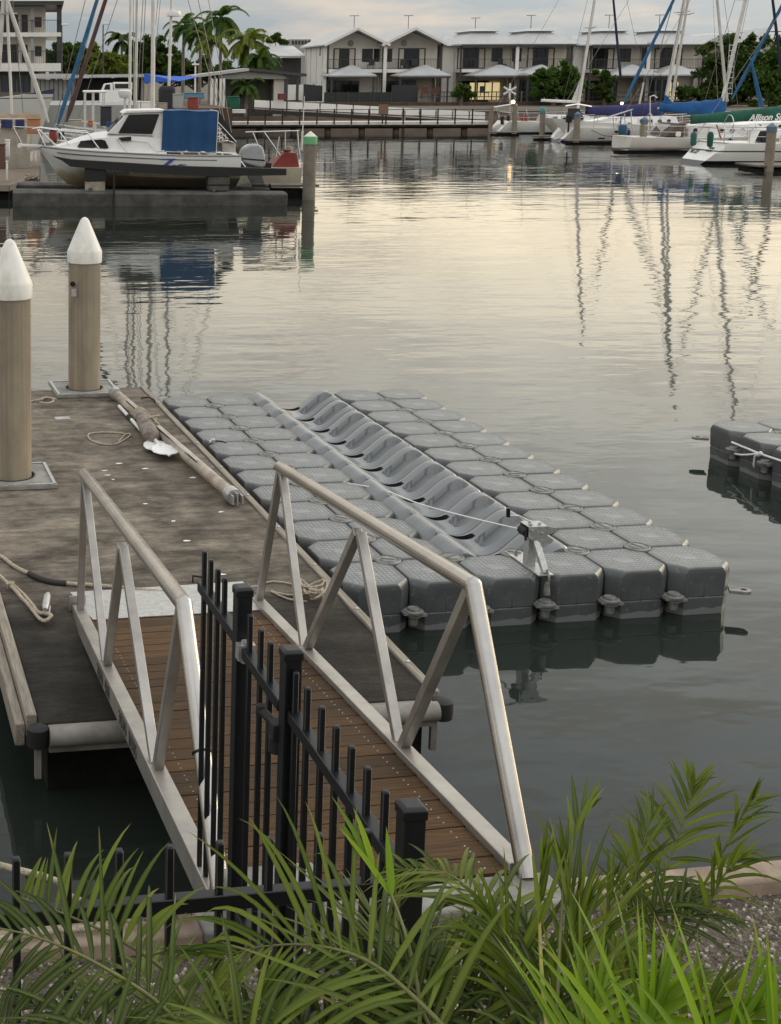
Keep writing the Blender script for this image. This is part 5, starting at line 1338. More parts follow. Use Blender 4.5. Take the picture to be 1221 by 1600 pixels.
M_bcap = mat('slate_blue_cap', (0.10, 0.15, 0.21), rough=0.6); M_gcap = mat('green_cap', (0.16, 0.42, 0.20), rough=0.6, var=0.1); M_tcap = mat('teal_cap', (0.05, 0.19, 0.19), rough=0.6); M_wcap = mat('cream_cap', (0.62, 0.60, 0.50), rough=0.5)
hpile(630, 206, 173, 6, 'slim dark jetty pile with a pale lower half, right of the brown sign', None, 0)
hpile(766, 208, 168, 6.5, 'brown mooring pile at the right end of the jetty', None, 0)
hpile(803.5, 209, 164, 7.5, 'brown mooring pile carrying a glowing orange lamp', None, 0)
hpile(846.5, 217, 166, 8, 'brown mooring pile with a teal cap at the stern of the farthest yacht', M_tcap, 12)
hpile(900.5, 222, 175, 9, 'brown mooring pile with a slate blue cap beside the second yacht', M_bcap, 8)
hpile(1004, 236, 183, 10.5, 'brown mooring pile with a slate blue cap beside the blue drum', M_bcap, 10)
hpile(1091, 232, 190, 10, 'brown mooring pile behind the stern with hanging green fenders', M_bcap, 7)
hpile(1201, 268, 193, 14, 'thick brown mooring pile with a slate blue cap at the right edge', M_bcap, 14)
gp = hpile(482.5, 312, 205, 20, 'grey brown mooring pile with a green and cream cap beside the runabout', M_gcap, 19, m=mat('grey_brown_pile', (0.20, 0.175, 0.14), rough=0.85, var=0.35, vscale=1.5))
mb = MB(); zc = gp.z(213.5); r = 10 * gp.d / FPX; mb.lathe([(r * 1.10, zc), (.012, gp.z(204.6))], 16); mb.obj('cap_tip', M_wcap, gp.t)
lp_ = Bg('dock_lamp', 'glowing orange lamp on top of a brown mooring pile', 'lamp', 802, 91.3, 0, py=160)
mb = MB(); mb.ball((0, 0, lp_.z(160)), .13, 10); mb.obj('bulb', M_lamp, lp_.t); mb = MB(); mb.tube([(0, 0, lp_.z(165)), (0, 0, lp_.z(162.5))], .10, 8); mb.obj('lamp_base', M_trim, lp_.t)

# ------------------------------------------------------------------ trees
def tree(label, px, d, pyb, crown, name='tree', m=None, group='trees along the far shore', n=1300, size=.30, seed=0, z0=1.15):
    n = int(n * 2.8)
    # crown: list of (px, py, radius in px) lumps
    B = Bg(name, label, 'tree' if name != 'bush' else 'bush', px, d, z0, group)
    rr = random.Random(seed)
    mb = MB()
    s = d / FPX
    zt = max(B.z(c[1]) for c in crown)
    mb.tube([(0, 0, -.2), (.1, .05, zt * .4), (0, .1, zt * .75)], [.22, .17, .08], 8)
    for c in crown:
        mb.tube([(.05, .05, zt * .38), ((B.x(c[0])) * .6, rr.uniform(-.5, .5), (zt * .4 + B.z(c[1])) / 2), (B.x(c[0]), rr.uniform(-.6, .6), B.z(c[1]))], [.12, .08, .03], 6)
    mb.obj('trunk', M_bark, B.t)
    mb = MB()
    tot = sum(c[2] ** 2 for c in crown)
    for c in crown:
        rad = c[2] * s
        k = int(n * c[2] ** 2 / tot)
        sub = max(5, k // 70)
        for q in range(sub):
            v = Vector((rr.gauss(0, .5), rr.gauss(0, .5), rr.gauss(0, .45))) * rad
            leaf_cloud(mb, (B.x(c[0]) + v.x, v.y, B.z(c[1]) + v.z), rad * rr.uniform(.40, .7), k // sub, size, rr, .8)
    mb.obj('crown', m or M_tree, B.t, smooth=0)
    return B
tree('dark spreading tree behind the blue furled sail, left of the street lamp', 112, 150, 150, [(105, 75, 12), (125, 78, 14), (118, 95, 20), (140, 90, 14), (100, 100, 16)], seed=1, n=1500)
tree('round olive green tree behind the brown furled sail', 155, 140, 150, [(150, 95, 20), (172, 92, 20), (185, 100, 16), (160, 108, 20), (140, 105, 16)], m=M_treel, seed=2, n=1700)
tree('dark tall tree behind the tallest left hand masts', 222, 150, 150, [(215, 76, 15), (240, 72, 16), (228, 92, 18), (255, 94, 16), (205, 97, 14), (262, 80, 10)], seed=3, n=1900)
tree('dense dark tree under the palms', 305, 140, 160, [(290, 108, 16), (320, 104, 16), (345, 110, 16), (275, 114, 14), (305, 118, 16)], seed=4, n=1900)
tree('small green tree above the white roof', 430, 165, 150, [(420, 63, 7), (430, 60, 8), (440, 64, 7)], m=M_treeg, seed=5, n=500, size=.28)
tree('big round green bush between the hip roofed townhouses', 865, 133, 158, [(850, 124, 16), (870, 116, 16), (888, 122, 16), (860, 138, 18), (884, 140, 18), (900, 132, 12), (842, 140, 12)], m=M_treeg, name='bush', seed=6, n=2300, size=.26)
tree('dark slender shrub by the right hand townhouse patio', 945, 133, 160, [(940, 118, 10), (946, 130, 10), (938, 142, 11), (950, 148, 10)], name='bush', seed=7, n=900, size=.24)
tree('large dark feathery tree at the right, left half behind a ladder mast', 1130, 128, 165, [(1110, 100, 20), (1135, 82, 22), (1160, 78, 20), (1150, 105, 26), (1120, 128, 24), (1155, 135, 26), (1105, 145, 16), (1135, 150, 20)], seed=8, n=3200, size=.28)
tree('lighter green tree at the right edge behind the blue furled sails', 1205, 126, 165, [(1195, 95, 20), (1215, 80, 22), (1205, 120, 26), (1225, 135, 24), (1190, 145, 20)], m=M_treeg, seed=9, n=2200, size=.27)
tree('low green shrub in the garden of the lit townhouse', 720, 134, 158, [(712, 145, 9), (724, 140, 10), (735, 146, 9)], m=M_treeg, name='bush', seed=10, n=700, size=.22)
tree('low dark shrub at the right end of the garden railing', 1075, 133, 160, [(1065, 148, 10), (1080, 146, 12), (1095, 150, 10)], name='bush', seed=11, n=700, size=.24)
tree('broad dark green tree filling the gap between the street lamp and the masts', 190, 158, 150, [(175, 104, 16), (195, 100, 16), (215, 102, 16), (235, 106, 16), (180, 114, 16), (210, 116, 16)], seed=21, n=1900)
tree('broad dark green tree rising behind the palms and the blue shade sail', 265, 158, 150, [(250, 100, 16), (272, 104, 16), (292, 108, 16), (258, 114, 16), (285, 116, 16), (330, 116, 16)], seed=22, n=2000)
tree('low dark tree behind the pavilion roof', 375, 150, 150, [(350, 108, 12), (372, 110, 12), (395, 112, 12), (410, 112, 10)], seed=23, n=1300)
tree('small dark tree beside the apartment block', 82, 135, 150, [(74, 84, 10), (86, 80, 10), (94, 90, 10), (80, 96, 12)], seed=24, n=900)
def coconut(label, px, d, pyt, seed, n=15, L=2.7, m=None, z0=1.15, lean=0.0, nl=26):
    L *= 1.22; n += 4
    B = Bg('palm_tree', label, 'palm tree', px, d, z0, 'tall palms on the far shore')
    rr = random.Random(seed); zt = B.z(pyt); mb = MB()
    mb.tube([(lean, 0, -.2), (lean * .6, .1, zt * .4), (lean * .15, 0, zt * .8), (0, 0, zt)], [.20, .15, .12, .11], 8); mb.obj('trunk', M_palmtrunk, B.t)
    mb = MB()
    for k in range(n):
        a = 2 * PI * k / n + rr.uniform(-.25, .25); el = rr.uniform(-.1, 1.25); ln = L * rr.uniform(.8, 1.1)
        P = []; p = Vector((0, 0, zt)); dd = Vector((math.cos(a) * math.cos(el), math.sin(a) * math.cos(el), math.sin(el)))
        for i in range(9):
            P.append(p.copy()); dd = (dd + Vector((0, 0, -.20 - .02 * i))).normalized(); p = p + dd * ln / 8
        for i in range(nl):
            u = .1 + .9 * (i + .5) / nl; x = u * 8; q = int(min(x, 7)); pt = P[q].lerp(P[q + 1], x - q); tg = (P[q + 1] - P[q]).normalized(); sd = tg.cross(Vector((0, 0, 1)))
            if sd.length < .1: sd = Vector((1, 0, 0))
            sd.normalize()
            for s in (-1, 1):
                d_ = (tg * .6 + sd * s * .8 + Vector((0, 0, -.25))).normalized(); ll = (.75 if L > 2 else .5) * (1 - .5 * u) * rr.uniform(.8, 1.1)
                b_ = pt + d_ * ll * .5 + Vector((0, 0, .03)); e = pt + d_ * ll + Vector((0, 0, -.22 * ll)); wv = tg * .05
                mb.add([pt - wv, pt + wv, b_ + wv, e, b_ - wv], [(0, 1, 2, 4), (4, 2, 3)])
        mb.tube(P, .03, 4)
    mb.obj('crown', m or M_tree, B.t, smooth=0)
    return B
coconut('tallest palm in the group, its fronds bending to the right', 344, 122, 28, 1, n=17, L=2.2, m=M_treeg)
coconut('palm with a dark crown, second from the left of the palm group', 312, 126, 48, 2, n=16, L=2.1, m=M_treeg)
coconut('leftmost palm of the group with its crown behind a white mast', 286, 128, 40, 3, n=14, L=2.0, m=M_treeg)
coconut('bushy palm with drooping yellow green fronds over the low pavilion', 386, 112, 66, 4, n=22, L=2.0, m=M_treel)
coconut('short palm at the right of the palm group beside the white roof', 405, 110, 92, 5, n=16, L=1.6, m=M_treeg)
coconut('palm in the middle of the group with a thin pale trunk', 328, 120, 66, 6, n=15, L=1.9, m=M_treel)
coconut('small bright green palm in front of the pavilion', 385, 104, 136, 7, n=14, L=1.3, m=M_treeg)
coconut('dark palm behind the leftmost street lamp', 190, 150, 62, 8, n=14, L=1.9)

# ------------------------------------------------------------------ other buildings
A = Bg('apartment_block', 'cream apartment block with two open balcony storeys cut off by the left edge', 'building', 97, 118, 1.15)
x0 = A.x(-120)
def az(y): return A.z(y)
mb = MB()
for (a, b_, zt, zb) in ((-120, 72, 5, 49), (-120, 72, 56, 97)): mb.span((A.x(a), 1.9, az(zb)), (A.x(b_), 2.1, az(zt)))
mb.span((x0, 2.11, 0), (A.x(72), 12, az(5))); mb.obj('wall', M_render, A.t, smooth=0)
for yt, yb in ((49.5, 56), (97.5, 110)):
    mb = MB(); mb.span((x0, -.25, az(yb)), (0, 12, az(yt))); mb.obj('balcony_slab', M_slab, A.t, smooth=0)
    mb = MB(); zf = az(yt); mb.span((x0, -.2, zf + .98), (-.05, -.15, zf + 1.03))
    for k in range(int(-x0 / .16)): mb.box((-.1 - k * .16, -.175, zf + .5), (.025, .025, 1.0))
    mb.obj('balcony_railing', M_trim, A.t, smooth=0)
mb = MB(); mb.span((x0, -.9, az(7)), (A.x(99), 12.5, az(3))); mb.span((x0, -.95, az(3)), (A.x(100), 12.6, az(1))); mb.obj('roof', M_trim, A.t, smooth=0)
for px in (51, 93): mb = MB(); mb.span((A.x(px) - .12 - (.08 if px > 90 else 0), -.1, 0), (A.x(px) + .12 + (.08 if px > 90 else 0), .2, az(5))); mb.obj('column', M_trim if px > 90 else M_greyrender, A.t, smooth=0)
for (a, b_, yt, yb) in ((34.5, 43, 20, 47.5), (55.5, 65, 24, 40), (15, 28, 20, 48), (0, 12, 20, 48), (34.5, 43, 68, 96), (55.5, 65, 70, 86), (2, 28, 67, 96)):
    g_, f_ = MB(), MB(); win(g_, f_, A.x(a), A.x(b_), az(yb), az(yt), 1.87, 1); o = f_.obj('window', M_frame, A.t, smooth=0); g_.obj('pane', M_glass, o, smooth=0)
mb = MB(); mb.span((x0, 1.7, .0), (A.x(60), 1.9, az(111))); mb.obj('ground_floor', M_interior, A.t, smooth=0)
for (a, b_) in ((2, 24), (28, 46)):
    g_, f_ = MB(), MB(); win(g_, f_, A.x(a), A.x(b_), az(142), az(114), 1.66, 1); o = f_.obj('glass_door', M_frame, A.t, smooth=0); g_.obj('pane', mat('blue_grey_glass', (0.05, 0.07, 0.10), rough=0.15), o, smooth=0)
mb = MB(); mb.span((A.x(57), .6, az(97) + .0), (A.x(66), 1.2, az(88))); mb.obj('air_conditioner', M_slab, A.t, smooth=0)
S1 = Bg('long_shed', 'long low grey shed with a pale roof edge behind the left hand masts', 'building', 55, 102, 1.0)
mb = MB(); mb.span((0, .5, 0), (S1.x(225), 8, S1.z(124))); mb.obj('wall', M_greyrender, S1.t, smooth=0)
mb = MB(); mb.span((0, -.4, S1.z(121.5)), (S1.x(118), 8.4, S1.z(114))); mb.beam((S1.x(118), 3.5, S1.z(118)), (S1.x(228), 3.5, S1.z(117)), 8, .22); mb.obj('roof', M_roof, S1.t, smooth=0)
mb = MB(); mb.span((S1.x(118), .44, .5), (S1.x(222), .49, S1.z(121))); mb.obj('open_bay', M_shade, S1.t, smooth=0)  # flat panel, the bay's inner shade put in as black
mb = MB()
for k in range(10): mb.span((S1.x(56 + k * 7), .455, .1), (S1.x(57 + k * 7), .495, S1.z(124)))
mb.obj('wall_joint', M_trim, S1.t, smooth=0)
PV = Bg('pavilion', 'low pavilion with a shallow gable roof on thin columns behind the green bin', 'building', 320, 104, 1.0)
ze = PV.z(118)
mb = MB(); mb.span((PV.x(342), 2.5, 0), (PV.x(450), 2.7, PV.z(121))); mb.span((PV.x(429), .8, 0), (PV.x(446), 2.49, PV.z(124))); mb.obj('wall', M_interior, PV.t, smooth=0)
mb = MB(); mb.span((PV.x(430), .60, 0), (PV.x(446), .79, PV.z(123))); mb.obj('pale_pier', M_render, PV.t, smooth=0)
for xa, za, xb, zb in ((300, 119, 388, 108), (388, 108, 478, 117)):
    mb = MB(); mb.beam((PV.x(xa), 2.4, PV.z(za)), (PV.x(xb), 2.4, PV.z(zb)), 5.2, .2); mb.obj('roof', M_roof if xa == 300 else M_trim, PV.t, smooth=0)
mb = MB(); mb.prism([(PV.x(345), PV.z(123)), (PV.x(452), PV.z(123)), (PV.x(440), PV.z(116)), (PV.x(388), PV.z(111)), (PV.x(345), PV.z(117))], .2, .3, 'y'); mb.obj('gable_panel', M_greyrender, PV.t, smooth=0)
for px in (331, 338, 345, 350, 381, 448, 465): mb = MB(); mb.span((PV.x(px) - .09, .0, 0), (PV.x(px) + .09, .18, PV.z(122))); mb.obj('column', M_slab if px < 380 else M_trim, PV.t, smooth=0)
WR = Bg('white_roof_building', 'dark low building with a bright white sloping roof left of the gabled townhouses', 'building', 415, 158, 1.15)
mb = MB(); mb.span((0, 1, 0), (WR.x(472), 8, WR.z(90))); mb.obj('wall', M_trim, WR.t, smooth=0)
mb = MB(); mb.loft([[(WR.x(426), -.5, WR.z(89)), (WR.x(476), -.5, WR.z(89)), (WR.x(476), -.5, WR.z(87)), (WR.x(426), -.5, WR.z(87))], [(WR.x(415), 5.5, WR.z(71)), (WR.x(470), 5.5, WR.z(71)), (WR.x(470), 5.5, WR.z(69.5)), (WR.x(415), 5.5, WR.z(69.5))]]); mb.obj('roof', M_roof, WR.t, smooth=0, fix=True)
mb = MB(); mb.prism([(WR.x(408), WR.z(79)), (WR.x(426), WR.z(89)), (WR.x(415), WR.z(70))], 0.5, 5.5, 'y'); mb.obj('gable_end', M_trim, WR.t, smooth=0)
TW = Bg('distant_block', 'distant grey flat topped block showing above the white roof', 'building', 452, 420, 1.15)
mb = MB(); mb.span((0, 0, 0), (TW.x(484), 14, TW.z(61))); mb.obj('wall', M_greyrender, TW.t, smooth=0)
for k in range(6): mb = MB(); mb.span((TW.x(454 + 5 * k), -.1, TW.z(69)), (TW.x(457.5 + 5 * k), -.01, TW.z(63))); mb.obj('window', M_frame, TW.t, smooth=0)
GH = Bg('gabled_house', 'white gabled house behind the large dark tree at the right', 'house', 1098, 150, 1.15)
mb = MB(); mb.span((0, 1, 0), (GH.x(1196), 12, GH.z(70))); mb.prism([(GH.x(1150), GH.z(71)), (GH.x(1198), GH.z(71)), (GH.x(1180), GH.z(52))], 1, 1.2, 'y'); mb.obj('wall', M_render, GH.t, smooth=0)
mb = MB(); mb.loft([[(GH.x(1085), -.3, GH.z(72)), (GH.x(1150), -.3, GH.z(74)), (GH.x(1150), 12, GH.z(74)), (GH.x(1085), 12, GH.z(72))], [(GH.x(1122), -.3, GH.z(54)), (GH.x(1182), -.3, GH.z(48)), (GH.x(1182), 12, GH.z(48)), (GH.x(1122), 12, GH.z(54))]]); mb.beam((GH.x(1182), 5.8, GH.z(48)), (GH.x(1205), 5.8, GH.z(70)), 12.2, .2); mb.obj('roof', M_roof, GH.t, smooth=0, fix=True)
GR = Bg('gabled_house', 'pale house with a satellite dish cut off by the right edge', 'house', 1204, 140, 1.15)
mb = MB(); mb.span((0, 0, 0), (GR.x(1290), 10, GR.z(66))); mb.obj('wall', M_render, GR.t, smooth=0)
mb = MB(); mb.loft([[(GR.x(1194), -.6, GR.z(66)), (GR.x(1295), -.6, GR.z(66)), (GR.x(1295), 11, GR.z(66)), (GR.x(1194), 11, GR.z(66))], [(GR.x(1225), 4, GR.z(42)), (GR.x(1270), 4, GR.z(42)), (GR.x(1270), 7, GR.z(42)), (GR.x(1225), 7, GR.z(42))]]); mb.obj('roof', M_roof, GR.t, smooth=0, fix=True)
mb = MB(); c = GR.p(1212, 52, -.4); mb.lathe([(.62, .10), (.45, .03), (.02, 0)], 14, c); mb.tube([c, (c[0], c[1] + .5, c[2] - 1.2)], .05, 6); mb.obj('satellite_dish', M_trim, GR.t)
# street lamps
for px, d, yt, yb, lab in ((161, 120, 36, 110, 'dark street lamp with a white head above the olive green tree'), (305, 100, 100, 140, 'white twin headed lamp in front of the pavilion'), (97, 112, 37, 110, 'white floodlight on an arm beside the apartment block corner')):
    B = Bg('street_lamp', lab, 'street lamp', px, d, 1.1)
    mb = MB(); mb.tube([(0, 0, 0), (0, 0, B.z(yt + 1.5))], [.08, .05], 8); mb.obj('pole', M_trim if px != 305 else M_slab, B.t)
    mb = MB()
    if px == 305: mb.box((0, 0, B.z(yt)), (.50, .22, .12))
    else: mb.box((.25, 0, B.z(yt)), (.55, .25, .16))
    mb.obj('lamp_head', M_slab, B.t, bevel=.03)
# shade sail, bins, ute
SH = Bg('shade_sail', 'bright blue shade sail stretched between the left hand masts and the pavilion', 'shade sail', 225, 96, 0)
mb = MB(); a = [SH.p(225, 114, 0), SH.p(262, 118, 1.5), SH.p(312, 119, 2), SH.p(280, 126, 0), SH.p(226, 128, 0)]
mb.loft([a, [(p[0], p[1] + .02, p[2] - .03) for p in a]]); mb.obj('canopy', mat('blue_shade_cloth', (0.02, 0.10, 0.50), rough=0.7), SH.t, smooth=0)
UT = Bg('utility_truck', 'white utility truck with a canopy parked behind the masts', 'utility truck', 158, 92, .95)
mb = MB(); zl = UT.z(152)
mb.prism([(UT.x(157), .35), (UT.x(157), UT.z(143)), (UT.x(160), UT.z(140)), (UT.x(164), UT.z(130)), (UT.x(176), UT.z(128.5)), (UT.x(177), UT.z(140)), (UT.x(206), UT.z(140)), (UT.x(206), .35)], 0, 1.7, 'y'); mb.obj('body', M_white, UT.t, smooth=0, bevel=.04)
mb = MB(); mb.prism([(UT.x(162.5), UT.z(139)), (UT.x(165.5), UT.z(131)), (UT.x(172), UT.z(130.5)), (UT.x(172.5), UT.z(139))], -.01, 1.71, 'y'); mb.obj('side_window', M_glass, UT.t, smooth=0)
mb = MB(); mb.span((UT.x(178), .02, UT.z(140)), (UT.x(207), 1.68, UT.z(127.5))); mb.obj('canopy', M_slab, UT.t, smooth=0, bevel=.04)
mb = MB(); mb.span((UT.x(180), -.01, UT.z(137)), (UT.x(205), .015, UT.z(130))); mb.obj('canopy_window', M_glass, UT.t, smooth=0)
for px in (164, 197):
    for y in (-.02, 1.52): mb = MB(); mb.tube([(UT.x(px), y, .33), (UT.x(px), y + .2, .33)], .34, 14); mb.obj('wheel', M_rubber, UT.t)

# ================================================================== BOATS
M_gel = mat('white_gelcoat', (0.78, 0.77, 0.75), rough=0.30, var=0.12, vscale=1.5)
M_geld = mat('worn_white_gelcoat', (0.50, 0.47, 0.43), rough=0.45, vscale=1.6, col2=(0.36, 0.32, 0.27))
def hullmat(name, top, boot, zb, stripe=None, zs=(0, 0)):
    m = mat(name, top, rough=0.30, var=0.06, vscale=1.2)
    n, l, b = nodes(m)
    t = n.new('ShaderNodeTexCoord'); s = n.new('ShaderNodeSeparateXYZ'); l.new(t.outputs['Object'], s.inputs[0])
    def lt(v):
        q = n.new('ShaderNodeMath'); q.operation = 'LESS_THAN'; q.inputs[1].default_value = v; l.new(s.outputs['Z'], q.inputs[0]); return q.outputs[0]
    src = b.inputs['Base Color'].links[0].from_socket
    mx = n.new('ShaderNodeMixRGB'); mx.inputs['Color2'].default_value = (*boot, 1); l.new(lt(zb), mx.inputs['Fac']); l.new(src, mx.inputs['Color1']); src = mx.outputs[0]
    if stripe:
        q = n.new('ShaderNodeMath'); q.operation = 'SUBTRACT'; l.new(lt(zs[1]), q.inputs[0]); l.new(lt(zs[0]), q.inputs[1])
        mx2 = n.new('ShaderNodeMixRGB'); mx2.inputs['Color2'].default_value = (*stripe, 1); l.new(q.outputs[0], mx2.inputs['Fac']); l.new(src, mx2.inputs['Color1']); src = mx2.outputs[0]
    l.new(src, b.inputs['Base Color']); return m
M_sailblue = mat('bright_blue_canvas', (0.004, 0.082, 0.26), rough=0.75, var=0.3, vscale=3)
M_sailpurple = mat('violet_blue_canvas', (0.024, 0.028, 0.115), rough=0.75, var=0.35, vscale=2)
M_sailgreen = mat('green_canvas', (0.005, 0.085, 0.05), rough=0.75, var=0.35, vscale=2)
M_teal = mat('teal_canvas', (0.03, 0.12, 0.11), rough=0.8, var=0.3, vscale=2)
M_furlblue = mat('blue_furled_sail', (0.018, 0.11, 0.24), rough=0.75, var=0.3, vscale=2)
M_furlbrown = mat('maroon_furled_sail', (0.085, 0.042, 0.042), rough=0.8, var=0.3, vscale=2)
M_furlwhite = mat('white_furled_sail', (0.55, 0.53, 0.50), rough=0.8, var=0.15, vscale=2)
M_furldark = mat('navy_furled_sail', (0.012, 0.020, 0.04), rough=0.8)
M_tan = mat('tan_canvas', (0.25, 0.18, 0.115), rough=0.85, var=0.35, vscale=2)
M_mast = mat('anodised_mast', (0.50, 0.49, 0.47), rough=0.4, metal=0.35, var=0.15, vscale=2)
M_mastw = mat('white_painted_mast', (0.62, 0.60, 0.57), rough=0.4, var=0.12, vscale=2)
M_wire = mat('rigging_wire', (0.16, 0.16, 0.16), rough=0.4, metal=0.6)
M_rail = mat('stainless_rail', (0.62, 0.61, 0.60), rough=0.25, metal=0.8)
M_dodger = mat('dark_canvas', (0.02, 0.02, 0.025), rough=0.8)
M_red = mat('red_plastic', (0.23, 0.035, 0.03), rough=0.5, var=0.2, vscale=4)
M_orange = mat('orange_board', (0.42, 0.17, 0.08), rough=0.6, var=0.15, vscale=3)

def yacht_hull(B, L, beam, fb, m, rake=0.75, draft=.4, bowup=.35):
    mb = MB(); rings = []
    for i in range(15):
        t = i / 14
        b_ = beam / 2 * (0.72 + 0.28 * math.sin(PI * min(1, t * 1.25) * .5 + .0)) * (1 - max(0, (t - .35) / .65) ** 2.2)
        b_ = max(b_, .02)
        zs = fb * (1 - .12 * math.sin(PI * t)) + bowup * t ** 2
        x = L * t
        keel = -draft * (1 - t ** 3) * (0.35 + 0.65 * math.sin(PI * min(1, t + .12)))
        sh = rake * max(0, 1 - t / .08)                       # transom sloping forward and up
        bw = 1.0 * max(0, (t - .8) / .2) ** 1.5               # raked stem
        def X(z): return x + sh * (z / fb) + bw * ((z - zs) / fb) * 0.9
        rings.append([(X(keel), 0, keel), (X(0), -b_ * .80, 0.0), (X(fb * .5), -b_ * .97, fb * .5), (X(zs), -b_, zs), (X(zs), b_, zs), (X(fb * .5), b_ * .97, fb * .5), (X(0), b_ * .80, 0.0)])
    mb.loft(rings); return mb.obj('hull', m, B.t, smooth=35)
def deckz(t, fb, bowup=.35): return fb * (1 - .12 * math.sin(PI * t)) + bowup * t ** 2
def mast(B, pb, pt, H, r, m, dy=0.0, spread=((.42, 1.1), (.72, .8)), name='mast'):
    a = Vector(B.p(*pb, dy)); b_ = Vector(B.p(*pt, dy)); d_ = (b_ - a).normalized(); a = a - d_ * .6; e = a + d_ * ((H - a.z) / d_.z)
    mb = MB(); mb.tube([a, a.lerp(e, .6), e], [r, r, r * .75], 10, sq=.75); o = mb.obj(name, m, B.t)
    if spread:
        for u, w in spread:
            mb = MB(); c = a.lerp(e, u); mb.tube([c + Vector((0, -w, .06)), c, c + Vector((0, w, .06))], .03, 5); mb.tube([c + Vector((-w * .35, -w * .2, .03)), c, c + Vector((w * .35, w * .2, .03))], .022, 5)
            mb.obj('spreader', M_mast, o)
    return a, e
def stays(B, e, pts, r=.012):
    mb = MB()
    for p in pts: mb.tube([e, p], r, 4)
    mb.obj('rigging', M_wire, B.t)
def furl(B, bow, e, m, r=.09, u=.97):
    mb = MB(); bow = Vector(bow); mb.tube([bow, bow.lerp(e, .05), bow.lerp(e, .5), bow.lerp(e, u)], [r * .5, r, r * .85, r * .35], 8); return mb.obj('furled_jib', m, B.t)
def railing(B, L, beam, fb, t0, t1, h=.6, n=8):
    mb = MB()
    for s in (-1, 1):
        P = []
        for i in range(n + 1):
            t = t0 + (t1 - t0) * i / n
            b_ = beam / 2 * (0.72 + 0.28 * math.sin(PI * min(1, t * 1.25) * .5)) * (1 - max(0, (t - .35) / .65) ** 2.2) * .94
            z = deckz(t, fb); x = L * t + (.75 * max(0, 1 - t / .08))
            P.append(Vector((x, s * b_, z + h))); mb.tube([(x, s * b_, z), (x, s * b_, z + h)], .018, 5)
        mb.tube(P, .016, 5); mb.tube([p - Vector((0, 0, h * .5)) for p in P], .010, 4)
        if s == -1: first = P[0]
        else: mb.tube([first, P[0]], .016, 5)
    mb.obj('guard_rail', M_rail, B.t)
def cabin(B, L, beam, fb, t0, t1, h, m=M_gel, wins=4):
    mb = MB(); z = fb * .9; w = beam * .31
    mb.loft([[(L * t0, -w, z), (L * t0, w, z), (L * t0 + .15, w * .88, z + h), (L * t0 + .15, -w * .88, z + h)], [(L * (t0 * .4 + t1 * .6), -w * .95, z), (L * (t0 * .4 + t1 * .6), w * .95, z), (L * (t0 * .4 + t1 * .6), w * .8, z + h * .9), (L * (t0 * .4 + t1 * .6), -w * .8, z + h * .9)], [(L * t1, -w * .6, z + .1), (L * t1, w * .6, z + .1), (L * t1 - .5, w * .5, z + h * .45), (L * t1 - .5, -w * .5, z + h * .45)]])
    o = mb.obj('cabin', m, B.t, bevel=.04)
    for k in range(wins):
        x = L * (t0 + (t1 - t0) * (.10 + .13 * k))
        for s in (-1, 1):
            q = MB(); q.tube([(x + .2, s * (w * .955 + .01), z + h * .52), (x + .2, s * (w * .90), z + h * .52)], .11, 10)
            q.obj('porthole', M_glass, o)
    return o
def cover(B, a, b_, r, m, sag=.06, name='sail_cover'):
    a = Vector(a); b_ = Vector(b_); mb = MB(); R_ = []; n_ = 10
    for i in range(n_ + 1):
        t = i / n_; c = a.lerp(b_, t) + Vector((0, 0, -sag * math.sin(PI * t))); k = r * (0.55 + .6 * (1 - t) if i else .6) * (1 + .07 * math.sin(i * 2.7))
        R_.append([c + Vector((0, math.cos(q) * k * .62, math.sin(q) * k)) for q in [2 * PI * j / 12 for j in range(12)]])
    mb.loft(R_); return mb.obj(name, m, B.t, smooth=60)
def boom(B, a, b_, r=.06): mb = MB(); mb.tube([a, b_], r, 8); mb.obj('boom', M_mastw, B.t)
def yacht(label, px_stern, pyw, L, beam, fb, hm, flip=False, rake=.75, d=None, group='yachts moored in the marina'):
    if d is None: d = onz(px_stern, pyw, 0).dot(HF)
    B = Bg('yacht', label, 'yacht', px_stern, d + beam * .4, 0.0, group, flip=flip, py=pyw)
    yacht_hull(B, L, beam, fb, hm, rake=rake); B.L, B.beam, B.fb = L, beam, fb
    return B
H_a = hullmat('white_hull_dark_boot', (0.76, 0.75, 0.72), (0.02, 0.02, 0.03), .10)
H_b = hullmat('white_hull_navy_boot', (0.74, 0.72, 0.70), (0.012, 0.015, 0.06), .16)
H_d = hullmat('white_hull_grey_stripe', (0.81, 0.80, 0.76), (0.006, 0.006, 0.007), .16, (0.06, 0.07, 0.075), (.56, .62))
H_c = hullmat('cream_hull', (0.70, 0.67, 0.64), (0.03, 0.03, 0.03), .08)
H_n = hullmat('navy_hull', (0.03, 0.04, 0.10), (0.02, 0.02, 0.02), .1, (0.55, 0.53, 0.5), (1.05, 1.3))
def swim_step(B, m=M_geld):
    mb = MB(); f = B.fb; mb.tube([(0.10, 0, .28), (0.02, 0, .30)], .001, 3); o = None
    mb = MB(); w = B.beam * .18
    c = Vector((.30, 0, f * .40)); n_ = Vector((-f, 0, .75)).normalized(); u_ = Vector((.75, 0, f)).normalized()
    ring = [c + Vector((0, math.cos(q) * w, 0)) + u_ * math.sin(q) * f * .42 + n_ * .03 for q in [2 * PI * j / 18 for j in range(18)]]
    mb.add(ring, [tuple(range(18))]); mb.add([p - n_ * .028 * .2 for p in ring], [tuple(reversed(range(18)))]); mb.obj('transom_recess', m, B.t, smooth=0)

